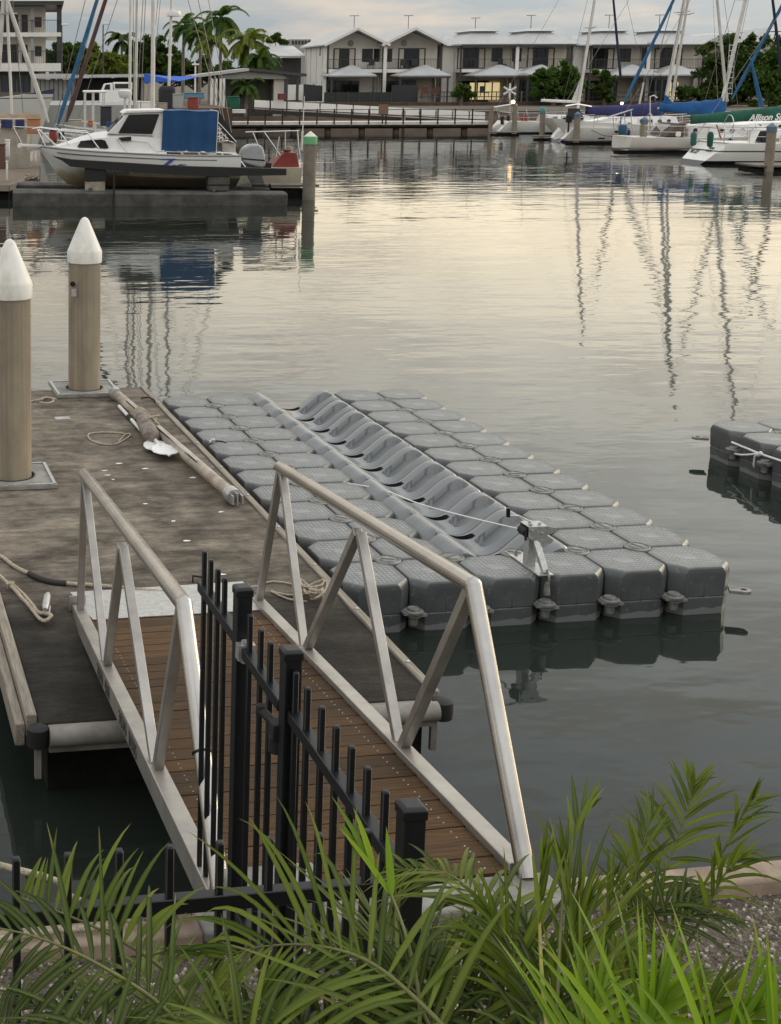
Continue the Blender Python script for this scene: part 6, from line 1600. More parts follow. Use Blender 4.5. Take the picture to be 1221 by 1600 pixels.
# A: farthest yacht on the right
A_ = yacht('farthest white yacht on the right with a teal bimini and a white wind turbine', 769, 209, 11.2, 3.4, .85, H_a)
swim_step(A_); cabin(A_, 11.2, 3.4, .85, .30, .72, .5); railing(A_, 11.2, 3.4, .85, .04, .95)
a, e = mast(A_, (905, 158), (917, 0), 15.0, .125, M_mastw, 1.4); stays(A_, e, [Vector((.4, 1.4, 1.1)), Vector((11.0, 0, 1.5)), Vector((5.6, -.2, 1.0)), Vector((5.6, 2.6, 1.0))])
b0 = A_.p(905, 160, 1.4); boom(A_, b0, A_.p(846, 157.5, 1.4), .10)
mb = MB(); q = [Vector(A_.p(910, 118, 1.35)), Vector(A_.p(893, 160, 1.35)), Vector(A_.p(906, 160, 1.35))]; mb.loft([q, [p + Vector((0, .06, 0)) for p in q]]); mb.obj('bagged_sail', M_furlwhite, A_.t, smooth=0)
mb = MB(); mb.loft([[A_.p(806, 167, -.8 + 2.9 * k / 4) for k in range(5)], [A_.p(818, 162.5, -.8 + 2.9 * k / 4) for k in range(5)], [A_.p(836, 163, -.8 + 2.9 * k / 4) for k in range(5)], [A_.p(850, 167, -.8 + 2.9 * k / 4) for k in range(5)]], cap=False, closed=False); mb.obj('bimini', M_teal, A_.t)
mb = MB()
for px in (808, 822, 846):
    for dy in (-.7, 2.0): mb.tube([A_.p(px, 166, dy), A_.p(px + 3, 190, dy)], .022, 5)
for dy in (-.6, 2.0): mb.tube([A_.p(772, 168, dy), A_.p(800, 163.5, dy)], .06, 5); mb.tube([A_.p(776, 168, dy), A_.p(780, 188, dy)], .025, 5); mb.tube([A_.p(797, 164, dy), A_.p(797, 186, dy)], .025, 5)
mb.obj('stern_arch', M_rail, A_.t)
mb = MB()
for k in range(6): an = PI / 6 + PI * k / 3; c = Vector(A_.p(797, 142, 0)); mb.beam(c, c + Vector((math.cos(an), 0, math.sin(an))) * .50, .03, .12, up=(math.sin(an), 0, -math.cos(an)))
mb.ball(A_.p(797, 142, 0), .11, 8); o = mb.obj('wind_turbine', M_white, A_.t, smooth=0); mb = MB(); mb.tube([A_.p(797, 164, 0), A_.p(797, 143.5, .05)], .03, 6); mb.obj('turbine_pole', M_rail, A_.t)
mb = MB(); mb.tube([A_.p(785, 182, -.6), A_.p(785, 195, -.6)], .12, 8); mb.obj('outboard', M_rubber, A_.t)
for px in (836, 846): mb = MB(); p = Vector(A_.p(px if px == 836 else 892, 193, 0)); mb.box((p.x, -1.70 + (.15 if px != 836 else .05), p.z), (.30, .04, .14)); mb.obj('hull_window', M_glass, A_.t)

# B: second yacht
B_ = yacht('white yacht with a violet sail cover and a black outboard on its stern rail', 866, 222, 11.4, 3.5, .88, H_b)
swim_step(B_); cabin(B_, 11.4, 3.5, .88, .30, .72, .5); railing(B_, 11.4, 3.5, .88, .05, .95)
a, e = mast(B_, (1040, 160), (1054, 0), 16.0, .14, M_mastw, 1.4); stays(B_, e, [Vector((.4, 1.4, 1.1)), Vector((11.2, 0, 1.5)), Vector((6.3, -.2, 1.0)), Vector((6.3, 2.6, 1.0))])
cover(B_, B_.p(1040, 172, 1.4), B_.p(916, 173, 1.4), .42, M_sailpurple); boom(B_, B_.p(1040, 178, 1.4), B_.p(905, 172, 1.4))
mb = MB(); mb.loft([[B_.p(884, 167, -.9), B_.p(884, 165, .4), B_.p(884, 165, 1.4), B_.p(884, 167, 2.6)], [B_.p(903, 164, -.9), B_.p(903, 162, .4), B_.p(903, 162, 1.4), B_.p(903, 164, 2.6)], [B_.p(925, 168, -.9), B_.p(925, 166, .4), B_.p(925, 166, 1.4), B_.p(925, 168, 2.6)]], cap=False, closed=False); mb.obj('bimini', M_white, B_.t)
mb = MB(); mb.loft([[B_.p(886, 184, -1.0), B_.p(886, 184, 2.4), B_.p(888, 170, 2.2), B_.p(888, 170, -.8)], [B_.p(912, 184, -1.0), B_.p(912, 184, 2.4), B_.p(905, 170, 2.2), B_.p(905, 170, -.8)]]); mb.obj('dodger', M_dodger, B_.t)
mb = MB(); c = B_.p(889, 190, -.9); mb.box((c[0], c[1], c[2] + .15), (.30, .26, .45)); mb.tube([(c[0], c[1], c[2]), (c[0], c[1], c[2] - .7)], .06, 6); mb.obj('outboard', M_rubber, B_.t, bevel=.04)
for px, py in ((947, 205), (923, 216)): mb = MB(); p = Vector(B_.p(px, py)); mb.box((p.x, -1.74 if py < 210 else -1.66, p.z), (.38, .06, .14)); mb.obj('hull_window', M_glass, B_.t)
mb = MB(); mb.tube([(B_.x(905), -1.75, B_.z(202)), (B_.x(925), -1.78, B_.z(211)), (B_.x(955), -1.78, B_.z(213))], .02, 5); mb.obj('dock_line', M_hose, B_.t)

# C: third yacht with the bright blue sail cover
C_ = yacht('third white yacht with a bright blue sail cover and a brown windscreen', 968, 238, 10.6, 3.4, .78, H_c, rake=.1)
cabin(C_, 10.6, 3.4, .78, .40, .80, .75); railing(C_, 10.6, 3.4, .78, .03, .95)
a, e = mast(C_, (1129, 158), (1147, 0), 16.0, .125, M_mastw, 1.4); stays(C_, e, [Vector((.3, 1.4, 1.1)), Vector((10.4, 0, 1.5)), Vector((5.2, -.2, 1.0)), Vector((5.2, 2.6, 1.0))])
cover(C_, C_.p(1134, 168, 1.4), C_.p(1030, 168, 1.4), .40, M_sailblue); boom(C_, C_.p(1130, 178, 1.4), C_.p(1028, 170, 1.4))
mb = MB(); q = [C_.p(1042, 150, 1.3), C_.p(1038, 170, 1.3), C_.p(1062, 172, 1.3), C_.p(1048, 158, 1.3)]; mb.loft([q, [(p[0], p[1] + .25, p[2]) for p in q]]); mb.obj('cover_peak', M_sailblue, C_.t, smooth=0); mb = MB(); q = [C_.p(1128, 154, 1.3), C_.p(1112, 172, 1.3), C_.p(1134, 174, 1.3), C_.p(1132, 154, 1.3)]; mb.loft([q, [(p[0], p[1] + .25, p[2]) for p in q]]); mb.obj('cover_peak', M_sailblue, C_.t, smooth=0)
# white jib bundle and ladder up the mast
P0, P1 = Vector(C_.p(1136, 160, 1.4)), Vector(C_.p(1103, 0, 1.4)); mb = MB(); mb.tube([P0, P1, P1 + (P1 - P0) * .6], [.09, .07, .04], 8); mb.obj('furled_jib', M_furlwhite, C_.t)
mb = MB(); l0, l1 = Vector(C_.p(1139, 150, 1.3)), Vector(C_.p(1145, 70, 1.3)); 
for s in (-.16, .16): mb.tube([l0 + Vector((s, 0, 0)), l1 + Vector((s, 0, 0))], .016, 5)
for k in range(10): c = l0.lerp(l1, k / 9.5 + .03); mb.tube([c - Vector((.16, 0, 0)), c + Vector((.16, 0, 0))], .014, 5)
mb.obj('mast_ladder', M_rail, C_.t)
mb = MB(); c = C_.p(1037, 208, .6); mb.loft([[(c[0] - .35, -.6, C_.z(213)), (c[0] + .7, -.6, C_.z(213)), (c[0] + .6, -.6, C_.z(194)), (c[0] + .2, -.6, C_.z(193))], [(c[0] - .35, 1.6, C_.z(213)), (c[0] + .7, 1.6, C_.z(213)), (c[0] + .6, 1.6, C_.z(194)), (c[0] + .2, 1.6, C_.z(193))]]); mb.obj('dodger', mat('brown_canvas', (0.12, 0.085, 0.07), rough=.8, var=.4, vscale=3), C_.t, smooth=0)
mb = MB(); mb.loft([[C_.p(949, 183, -.6), C_.p(988, 171, -.6), C_.p(990, 172, -.6), C_.p(951, 185, -.6)], [C_.p(949, 183, 1.6), C_.p(988, 171, 1.6), C_.p(990, 172, 1.6), C_.p(951, 185, 1.6)]]); mb.obj('solar_panel', M_white, C_.t, smooth=0)
mb = MB()
for px, t_, b_ in ((958, 183, 212), (976, 178, 208), (986, 174, 205)):
    for dy in (-.5, 1.5): mb = MB(); mb.tube([C_.p(px, t_, dy), C_.p(px + 2, b_, dy)], .024, 5); mb.obj('panel_post', M_rail, C_.t)
mb = MB(); mb.tube([C_.p(1016, 212, .2), C_.p(1016, 152, .2), C_.p(1022, 150, .2), C_.p(1027, 154, .2)], .035, 6); mb.obj('stern_frame', M_rail, C_.t)
mb = MB(); mb.box((C_.x(1071), -1.36 + .3, C_.z(204)), (.10, .06, .1)); mb.tube([(C_.x(1070), -1.075, C_.z(204)), (C_.x(1070), -1.05, C_.z(204))], .13, 12); mb.obj('porthole', M_glass, C_.t)
dr_ = Bg('drum', 'blue plastic drum standing on the stern of the third yacht', 'drum', 977, 68.3, .95); mb = MB(); mb.lathe([(.17, dr_.z(211)), (.20, dr_.z(210)), (.22, dr_.z(199)), (.19, dr_.z(196)), (.01, dr_.z(194.5))], 14); mb.obj('shell', mat('teal_blue_plastic', (0.012, 0.075, 0.14), rough=.5), dr_.t)
# D: nearest yacht on the right
D_ = yacht('nearest white yacht at the right edge with a green lettered sail cover', 1077, 258, 12.0, 3.7, 1.0, H_d, rake=1.1)
cabin(D_, 12.0, 3.7, 1.0, .26, .70, .62, wins=5); railing(D_, 12.0, 3.7, 1.0, .05, .95)
a, e = mast(D_, (1330, 160), (1350, 0), 17.0, .11, M_mastw, 1.5); stays(D_, e, [Vector((1.0, 1.5, 1.25)), Vector((11.8, 0, 1.6)), Vector((6.2, -.2, 1.2))])
o = cover(D_, D_.p(1330, 172, 1.2), D_.p(1080, 188, 1.2), .36, M_sailgreen, sag=-.02); boom(D_, D_.p(1330, 186, 1.3), D_.p(1078, 190, 1.3))
p_ = Vector(D_.p(1170, 190.5, .78)); Mx = Matrix(((1, 0, .0, p_.x), (0, 0, -1, p_.y), (0.04, 1, 0, p_.z), (0, 0, 0, 1)))
text('sail_lettering', 'Allison Sch', .42, M_white, Mx, D_.t, shear=.35, extrude=.012, bold=.008, sx=.92)

def transom_text(body, size, y, u, al='LEFT'):
    c = Vector((1.1 * u, 0, 1.0 * u)) + Vector((-.02, 0, .018)); X_ = Vector((0, -1, 0)); Y_ = Vector((1.1, 0, 1.0)).normalized(); Z_ = X_.cross(Y_)
    c = c + Vector((0, y, 0))
    Mx = Matrix(((X_.x, Y_.x, Z_.x, c.x), (X_.y, Y_.y, Z_.y, c.y), (X_.z, Y_.z, Z_.z, c.z), (0, 0, 0, 1)))
    text('transom_lettering', body, size, M_dodger, Mx, D_.t, extrude=.004, bold=.006)
transom_text('NI 23', .34, 1.1, .42); transom_text('SHORES', .13, -.25, .66); transom_text('DARWIN', .13, -.25, .54)
for px, py, h in ((1084, 218, 22), (1110, 219, 24)):
    mb = MB(); c = Vector(D_.p(px, py, -.9 if px > 1100 else 1.0)); k = h / 2 * D_.d / FPX; mb.lathe([(.04, -k), (.12, -k * .85), (.14, k * .5), (.10, k * .9), (.03, k)], 12, tuple(c)); mb.obj('hanging_bag', M_teal if px < 1100 else M_sailgreen, D_.t)
mb = MB(); mb.tube([D_.p(1120, 196, -.3), D_.p(1127, 218, -.5)], .03, 5); mb.obj('tiller', M_red, D_.t)
mb = MB(); mb.loft([[D_.p(1188, 206, -.6), D_.p(1210, 206, -.6), D_.p(1208, 222, -.6), D_.p(1180, 222, -.6)], [D_.p(1188, 206, 2.2), D_.p(1210, 206, 2.2), D_.p(1208, 222, 2.2), D_.p(1180, 222, 2.2)]]); mb.obj('companionway', M_dodger, D_.t, smooth=0)
M_beige = mat('faded_canvas', (0.36, 0.32, 0.27), rough=.85, var=.3, vscale=3)
for B, sd_ in ((A_, 1), (B_, 2), (C_, 3), (D_, 4)):
    rr = random.Random(sd_); zd = B.fb
    for k in range(5):
        t = rr.uniform(.08, .8); mb = MB(); w_ = rr.uniform(.15, .45); h_ = rr.uniform(.15, .45); x = B.L * t; y = -B.beam * rr.uniform(.12, .34)
        if rr.random() < .5: mb.box((x, y, zd + h_ / 2), (w_, .3, h_), rr.uniform(-.3, .3))
        else: mb.lathe([(w_ * .3, 0), (w_ * .42, .05), (w_ * .42, h_ * .9), (w_ * .25, h_)], 10, (x, y, zd))
        mb.obj('deck_gear', rr.choice([M_white, M_beige, M_dodger, M_tan, M_rubber, M_red, M_sailpurple]), B.t, bevel=.02)
    mb = MB(); c_ = Vector((B.L * .14, 0, zd + .75))
    mb.tube([c_ + Vector((0, math.cos(q) * .42, math.sin(q) * .42)) for q in [2 * PI * j / 18 for j in range(19)]], .02, 5, cap=False); mb.obj('steering_wheel', M_rail, B.t)
    rail_y = -B.beam * .5
    for k in range(3):
        mb = MB(); x = B.L * (.28 + .2 * k + rr.uniform(-.05, .05)); mb.tube([(x, rail_y - .02, zd * .95), (x, rail_y - .04, zd * .85), (x, rail_y - .04, zd * .35), (x, rail_y - .02, zd * .25)], [.03, .11, .11, .03], 8); mb.obj('fender', rr.choice([M_white, M_white, M_sailpurple]), B.t)
# E and F: yachts behind, bows to the left, carrying the blue furled sails
E_ = yacht('white yacht moored behind the violet sail cover, bow left, with a blue furled jib', 1130, 205, 10.5, 3.3, 1.05, H_a, flip=True, d=84)
def fl(B, px, py, dy=0): return Vector((B.x(px, dy, py), dy, B.z(py, dy)))
a, e = mast(E_, (1050, 160), (1061, 0), 15.5, .10, M_mast, 0); bw = fl(E_, 975, 162); P1 = fl(E_, 1039, 0)
mb = MB(); mb.tube([bw, bw.lerp(P1, .2), P1, P1 + (P1 - bw) * .35], [.05, .11, .09, .04], 8); mb.obj('furled_jib', M_furlblue, E_.t); stays(E_, e, [Vector((.3, 0, 1.1)), Vector((4.5, -1.4, 1)), Vector((4.5, 1.4, 1))]); cabin(E_, 10.5, 3.3, 1.05, .3, .7, .55)
F_ = yacht('white yacht moored behind the nearest right hand yacht, bow left, with crossed blue furled sails', 1330, 215, 10.5, 3.4, 1.1, H_b, flip=True, d=73)
a, e = mast(F_, (1285, 160), (1300, 0), 15.5, .09, M_mast, 0); bw = fl(F_, 1144, 156); P1 = fl(F_, 1221, 12)
mb = MB(); mb.tube([bw, bw.lerp(P1, .2), P1, P1 + (P1 - bw) * .5], [.05, .10, .08, .04], 8); q0, q1 = fl(F_, 1190, 168, .4), fl(F_, 1173, 92, .4); mb.tube([q0, q1], [.14, .06], 8); mb.obj('furled_jib', M_furlblue, F_.t); cabin(F_, 10.5, 3.4, 1.1, .3, .7, .55)
mb = MB(); mb.tube([fl(F_, 1222, 122, .3), fl(F_, 1190, 0, .3), fl(F_, 1180, -40, .3)], [.09, .07, .05], 8); mb.obj('furled_staysail', M_furldark, F_.t)
G_ = yacht('small white yacht with a navy furled sail behind the second yacht', 1075, 202, 9.5, 3.1, 1.0, H_c, flip=True, d=88)
mb = MB(); mb.tube([fl(G_, 970, 122), fl(G_, 946, 0), fl(G_, 938, -40)], [.09, .07, .05], 8); mb.obj('furled_jib', M_furldark, G_.t); cabin(G_, 9.5, 3.1, 1.0, .3, .7, .5); mast(G_, (1000, 160), (1004, 140), 3.5, .08, M_mast, 0, spread=None, name='samson_post')
wl = Bg('dock_light', 'small bright white light under the blue furled jib', 'lamp', 972, 82.4, 0, py=162); mb = MB(); mb.ball((0, 0, wl.z(162.5)), .08, 8); mb.obj('bulb', lit('white_lamp', (1.0, .97, .85), 8), wl.t); mb = MB(); mb.tube([(0, 0, .5), (0, 0, wl.z(164))], .03, 6); mb.obj('pole', M_trim, wl.t)
# finger pontoons on the right
M_fdeck = mat('dull_finger_deck', (0.15, 0.13, 0.105), rough=.85, var=.3, vscale=2)
def finger(label, px0, px1, py, ln=.9, z=.26, group='finger pontoons'):
    p = onz(px0, py, z); d = p.dot(HF); B = Bg('finger_pontoon', label, 'pontoon', px0, d, 0, group, py=py)
    mb = MB(); mb.span((0, 0, z - .07), (B.x(px1), ln, z)); mb.obj('deck', M_fdeck, B.t, smooth=0); mb = MB(); mb.span((.1, .1, -.3), (B.x(px1) - .1, ln - .1, z - .17)); mb.obj('float', M_hullside, B.t, smooth=0)
finger('pale finger pontoon beside the teal capped pile', 838, 892, 212.5); finger('pale finger pontoon below the second yacht', 889, 990, 219); finger('pale finger pontoon below the third yacht', 966, 1078, 231.5); finger('pale finger pontoon at the right edge below the nearest yacht', 1186, 1320, 258.5, 2.0)
finger('dark finger pontoon by the farthest yacht', 770, 815, 206)

# ------------------------------------------------------------------ boat lift with the motorboat
LD = 42.8
BL = Bg('boat_lift', 'weathered grey floating boat lift with black bunk arms under the white motorboat', 'boat lift', 20, LD, 0.0, py=310)
M_lift = mat('weathered_lift_float', (0.115, 0.11, 0.102), rough=0.85, vscale=2.6, col2=(0.055, 0.052, 0.048), bump=.3, bscale=14)
for dy in (0.0, 3.1):
    mb = MB(); x1 = BL.x(450); zt = BL.z(296)
    mb.loft([[(0, dy + .1, -.3), (0, dy + .9, -.3), (0, dy + .9, zt * .9), (0, dy + .75, zt), (0, dy + .2, zt), (0, dy, zt * .85)], [(x1, dy + .1, -.3), (x1, dy + .9, -.3), (x1, dy + .9, zt * .7), (x1, dy + .75, zt * .8), (x1, dy + .2, zt * .8), (x1, dy, zt * .7)]]); mb.obj('float', M_lift, BL.t, smooth=0, bevel=.03)
M_blockw = mat('scuffed_cream_block', (0.34, 0.30, 0.25), rough=.8, var=.4, vscale=3)
for (a, b_, yt, m_) in ((134, 165, 263, M_rubber), (327, 359, 270, M_lift)):
    for dy in (.45, 2.7):
        mb = MB(); mb.span((BL.x(a), dy - .25, zt * .9), (BL.x(b_), dy + .25, BL.z(283) if yt == 263 else BL.z(290))); mb.obj('bunk_post', M_blockw if yt == 263 else M_lift, BL.t, smooth=0, bevel=.02)
        mb = MB(); mb.span((BL.x(a) - .02, dy - .28, BL.z(283) if yt == 263 else BL.z(289)), (BL.x(b_) + .02, dy + .28, BL.z(yt))); mb.obj('bunk_bracket', m_, BL.t, smooth=0, bevel=.02)
    mb = MB(); mb.tube([(BL.x(a + 8), .12, BL.z(296)), (BL.x(a + 8), .19, BL.z(296))], .07, 12); mb.obj('pulley', M_lift, BL.t)
for dy in (.12, 3.0):
    mb = MB(); q = [(82, 243), (112, 248.5), (280, 259.5), (448, 264), (448, 274), (330, 275), (240, 271), (178, 266), (110, 259.5), (97, 250)]
    q = [(BL.x(x), BL.z(y)) for x, y in q]; mb.prism(q, dy, dy + .28, 'y'); mb.obj('bunk_arm', M_rubber, BL.t, smooth=0, fix=True)
mb = MB(); mb.tube([(BL.x(177.5), -.03, -.4), (BL.x(178.5), -.03, BL.z(262))], .035, 6); mb.span((BL.x(181), .0, BL.z(271)), (BL.x(202), .1, BL.z(267.5))); mb.obj('guide_pole', M_rubber, BL.t)

MBt = Bg('motorboat', 'white cabin motorboat with a blue canopy curtain, raised on the boat lift', 'motorboat', 230, LD + .55, 0.0, py=240)
# all measures taken at the near side of the boat, its centreline lies 1.2 m behind
cyl = 1.25
M_mhull = mat('motorboat_hull', (0.76, 0.76, 0.76), rough=.30, var=.06, vscale=1.2)
n, l, b = nodes(M_mhull); _t = n.new('ShaderNodeTexCoord'); _s = n.new('ShaderNodeSeparateXYZ'); l.new(_t.outputs['Object'], _s.inputs[0])
_nz = n.new('ShaderNodeTexNoise'); _nz.inputs['Scale'].default_value = 2.5; _nz.inputs['Detail'].default_value = 5; l.new(_t.outputs['Object'], _nz.inputs['Vector'])
_ad = n.new('ShaderNodeMath'); _ad.operation = 'MULTIPLY_ADD'; _ad.inputs[1].default_value = .35; l.new(_nz.outputs['Fac'], _ad.inputs[0]); l.new(_s.outputs['Z'], _ad.inputs[2])
_rr = n.new('ShaderNodeValToRGB'); _mr = n.new('ShaderNodeMapRange'); _mr.inputs['From Min'].default_value = MBt.z(296) + .15; _mr.inputs['From Max'].default_value = MBt.z(262) + .17; l.new(_ad.outputs[0], _mr.inputs['Value']); l.new(_mr.outputs[0], _rr.inputs[0])
_rr.color_ramp.elements[0].color = (0.17, 0.11, 0.055, 1); _rr.color_ramp.elements[1].color = (0.76, 0.76, 0.76, 1); _e = _rr.color_ramp.elements.new(.62); _e.color = (0.40, 0.33, 0.235, 1); l.new(_rr.outputs[0], b.inputs['Base Color'])
st = [(378, 243, 297, 279, 1.15, 1.0), (340, 243, 297, 279, 1.2, 1.03), (280, 242, 296, 278, 1.24, 1.04), (220, 239.5, 295, 276, 1.23, 1.0), (160, 236.5, 294, 272, 1.12, .84), (125, 234.5, 294, 268, .96, .6), (107, 233.2, 291, 264, .80, .40), (90, 232, 276, 257, .56, .2), (75, 231.2, 253, 246, .28, .07), (60, 230.5, 232.5, 231.5, .03, .015)]
mb = MB(); rings = []
for x, s_, k_, c_, bs, bc in st:
    X = MBt.x(x); rings.append([(X, cyl, MBt.z(k_)), (X, cyl - bc, MBt.z(c_)), (X, cyl - (bs * .7 + bc * .3) - .02, MBt.z(s_ * .45 + c_ * .55)), (X, cyl - bs, MBt.z(s_)), (X, cyl + bs, MBt.z(s_)), (X, cyl + (bs * .7 + bc * .3) + .02, MBt.z(s_ * .45 + c_ * .55)), (X, cyl + bc, MBt.z(c_))])
mb.loft(rings); mb.obj('hull', M_mhull, MBt.t, smooth=30, fix=True)
mb = MB()
for s in (-1, 1): mb.tube([(MBt.x(x), cyl + s * bs, MBt.z(s_)) for x, s_, k_, c_, bs, bc in st], .03, 6)
mb.obj('gunwale', M_greyrender, MBt.t)
mb = MB()
for s in (-1, 1): mb.tube([(MBt.x(x), cyl + s * (bs * .98 + .012), MBt.z(s_ + 7)) for x, s_, k_, c_, bs, bc in st[1:8]], .016, 5)
mb.obj('rubbing_strake', M_trim, MBt.t)
def sidepoly(poly, w0, w1, name, m, bevel=0, parent=None, yc=None):
    yc = cyl if yc is None else yc
    mb = MB(); q0 = [(MBt.x(x), yc - w0, MBt.z(y)) for x, y in poly]; q1 = [(MBt.x(x), yc + w1, MBt.z(y)) for x, y in poly]
    mb.loft([q0, q1]); return mb.obj(name, m, parent or MBt.t, smooth=30, fix=True, bevel=bevel)
mb = MB(); R_ = []
for x, zt_, zb_, w in ((84, 230, 232, .35), (105, 224, 233, .62), (130, 215, 234.5, .80), (152, 209.5, 236, .92), (170, 207, 237, .96), (210, 207, 239, .98), (262, 210, 242, .98)):
    X = MBt.x(x); R_.append([(X, cyl - w, MBt.z(zb_)), (X, cyl - w * .93, MBt.z(zt_ * .75 + zb_ * .25)), (X, cyl - w * .72, MBt.z(zt_)), (X, cyl + w * .72, MBt.z(zt_)), (X, cyl + w * .93, MBt.z(zt_ * .75 + zb_ * .25)), (X, cyl + w, MBt.z(zb_))])
mb.loft(R_); mb.obj('foredeck', M_gel, MBt.t, smooth=40, fix=True)
wh = [(168, 209), (196, 180), (200, 176), (257, 174), (261, 236), (244, 236), (240, 212)]
o = sidepoly(wh, .90, .90, 'wheelhouse', M_gel, .03)
sidepoly([(192, 177), (199, 171.5), (258, 170.5), (260, 174.5), (199, 176.5)], .97, .97, 'cabin_roof', M_gel, .02)
for s in (-1, 1):
    y = cyl + s * .907
    q = [(187, 207), (203, 179.5), (249, 178.5), (238.5, 208.5)]
    mb = MB(); mb.loft([[(MBt.x(a), y - .006, MBt.z(b_)) for a, b_ in q], [(MBt.x(a), y + .006, MBt.z(b_)) for a, b_ in q]]); w_ = mb.obj('side_window', M_glass, o, smooth=0, fix=True)
    mb = MB()
    for i in range(4): a, b_ = q[i], q[(i + 1) % 4]; mb.beam((MBt.x(a[0]), y, MBt.z(a[1])), (MBt.x(b_[0]), y, MBt.z(b_[1])), .03, .035)
    mb.beam((MBt.x(222), y, MBt.z(179)), (MBt.x(222), y, MBt.z(208)), .03, .035); mb.obj('window_frame', M_rubber, w_, smooth=0)
    q = [(122, 229), (127, 220), (160, 217.5), (165, 219), (171, 231), (164, 232), (124, 231)]; k = cyl + s * .955
    mb = MB(); 
    def wy(x): return cyl + s * np.interp(x, [105, 130, 152, 170], [.62, .80, .92, .965])
    mb.loft([[(MBt.x(a), wy(a) * 1.0 + s * .012, MBt.z(b_)) for a, b_ in q], [(MBt.x(a), wy(a) - s * .16, MBt.z(b_)) for a, b_ in q]]); mb.obj('hull_window', M_glass, MBt.t, smooth=0, fix=True)
    q = [(186, 214.5), (206, 213), (206, 219.5), (191, 220)]; mb = MB(); mb.loft([[(MBt.x(a), cyl + s * .992, MBt.z(b_)) for a, b_ in q], [(MBt.x(a), cyl + s * .93, MBt.z(b_)) for a, b_ in q]]); mb.obj('air_vent', M_rubber, MBt.t, smooth=0, fix=True)
mb = MB(); dx, dz = MBt.x(194) - MBt.x(171), MBt.z(181) - MBt.z(207); a0 = Vector((MBt.x(171) - .012, 0, MBt.z(207) + .012)); a1 = Vector((MBt.x(194) - .012, 0, MBt.z(181) + .012))
mb.add([a0 + Vector((0, cyl - .78, 0)), a0 + Vector((0, cyl + .78, 0)), a1 + Vector((0, cyl + .74, 0)), a1 + Vector((0, cyl - .74, 0))], [(0, 1, 2, 3)]); mb.obj('windscreen', M_glass, o, smooth=0)
# blue canopy curtain, frame and dark mesh behind
M_curt = mat('royal_blue_canvas', (0.003, 0.055, 0.165), rough=.7, var=.2, vscale=2)
n_ = 26; mb = MB(); vs = []
for s, y in ((-1, cyl - 1.02), (1, cyl + 1.02)):
    for i in range(n_ + 1):
        t = i / n_; px = 255.5 + (341 - 255.5) * t; wv = .022 * math.sin(t * 19) + .015 * math.sin(t * 41 + 1)
        vs.append((MBt.x(px), y + s * wv * .2, MBt.z(171.5 + 2.5 * t + .6 * math.sin(t * 12)))); vs.append((MBt.x(px - 1), y + wv, MBt.z(204 + 2 * t))); vs.append((MBt.x(px - 2), y + wv * 1.6, MBt.z(235.5 + .8 * t + .5 * math.sin(t * 9))))
fs = []
for k in range(2):
    for i in range(n_):
        for r_ in range(2): a = k * (n_ + 1) * 3 + i * 3 + r_; fs.append((a, a + 3, a + 4, a + 1))
nn = (n_ + 1) * 3
for i in range(n_): fs.append((i * 3, nn + i * 3, nn + i * 3 + 3, i * 3 + 3))
mb.add(vs, fs); mb.obj('canopy_curtain', M_curt, MBt.t, smooth=60)
mb = MB()
for s in (-1, 1):
    y = cyl + s * 1.0
    mb.tube([(MBt.x(341.5), y, MBt.z(174)), (MBt.x(339), y, MBt.z(240))], .025, 6); mb.tube([(MBt.x(341), y, MBt.z(190)), (MBt.x(371), y, MBt.z(222))], .015, 5); mb.tube([(MBt.x(248), y - s * .02, MBt.z(236)), (MBt.x(262), y + .03, MBt.z(235)), (MBt.x(372), y + .03, MBt.z(240))], .022, 6)
    for px in (283, 310, 322, 345): mb.tube([(MBt.x(px), y + .03, MBt.z(236.5)), (MBt.x(px + 6), y + .03, MBt.z(243))], .02, 5)
mb.tube([(MBt.x(341.5), cyl - 1, MBt.z(174)), (MBt.x(341.5), cyl + 1, MBt.z(174))], .025, 6); mb.obj('canopy_frame', M_rail, MBt.t)
mb = MB(); mb.add([(MBt.x(345), cyl - .95, MBt.z(176)), (MBt.x(372), cyl - .95, MBt.z(222)), (MBt.x(366), cyl - .95, MBt.z(221.5)), (MBt.x(341), cyl - .95, MBt.z(193)), (MBt.x(345), cyl + .95, MBt.z(176)), (MBt.x(372), cyl + .95, MBt.z(222))], [(0, 1, 2, 3), (0, 4, 5, 1)]); mb.obj('stern_awning', M_dodger, MBt.t, smooth=0)
mb = MB(); mb.span((MBt.x(350), cyl - .75, MBt.z(240)), (MBt.x(372), cyl + .75, MBt.z(224))); mb.obj('stern_seat', M_geld, MBt.t, smooth=0, bevel=.05)
# bow rail, bowsprit
mb = MB()
for s in (-1, 1):
    P = [(MBt.x(50), cyl + s * .12, MBt.z(203)), (MBt.x(62), cyl + s * .25, MBt.z(200)), (MBt.x(100), cyl + s * .62, MBt.z(205)), (MBt.x(138), cyl + s * .85, MBt.z(207.5)), (MBt.x(156), cyl + s * .93, MBt.z(232))]
    mb.tube(P, .022, 6)
    for a, b_, w in ((58, 72, .28), (90, 112, .62), (60, 90, .5)): mb.tube([(MBt.x(a), cyl + s * (w - .06), MBt.z(202)), (MBt.x(b_), cyl + s * w, MBt.z(231))], .016, 5)
    mb.tube([(MBt.x(184), cyl + s * .95, MBt.z(217)), (MBt.x(200), cyl + s * .99, MBt.z(238))], .012, 5); mb.tube([(MBt.x(190), cyl + s * .96, MBt.z(216.5)), (MBt.x(232), cyl + s * .98, MBt.z(221)), (MBt.x(248), cyl + s * 1.0, MBt.z(238))], .012, 5)
mb.tube([(MBt.x(20), cyl, MBt.z(199)), (MBt.x(62), cyl - .2, MBt.z(200))], .016, 5); mb.tube([(MBt.x(20), cyl, MBt.z(200)), (MBt.x(33), cyl, MBt.z(225))], .02, 5); mb.obj('bow_rail', M_rail, MBt.t)
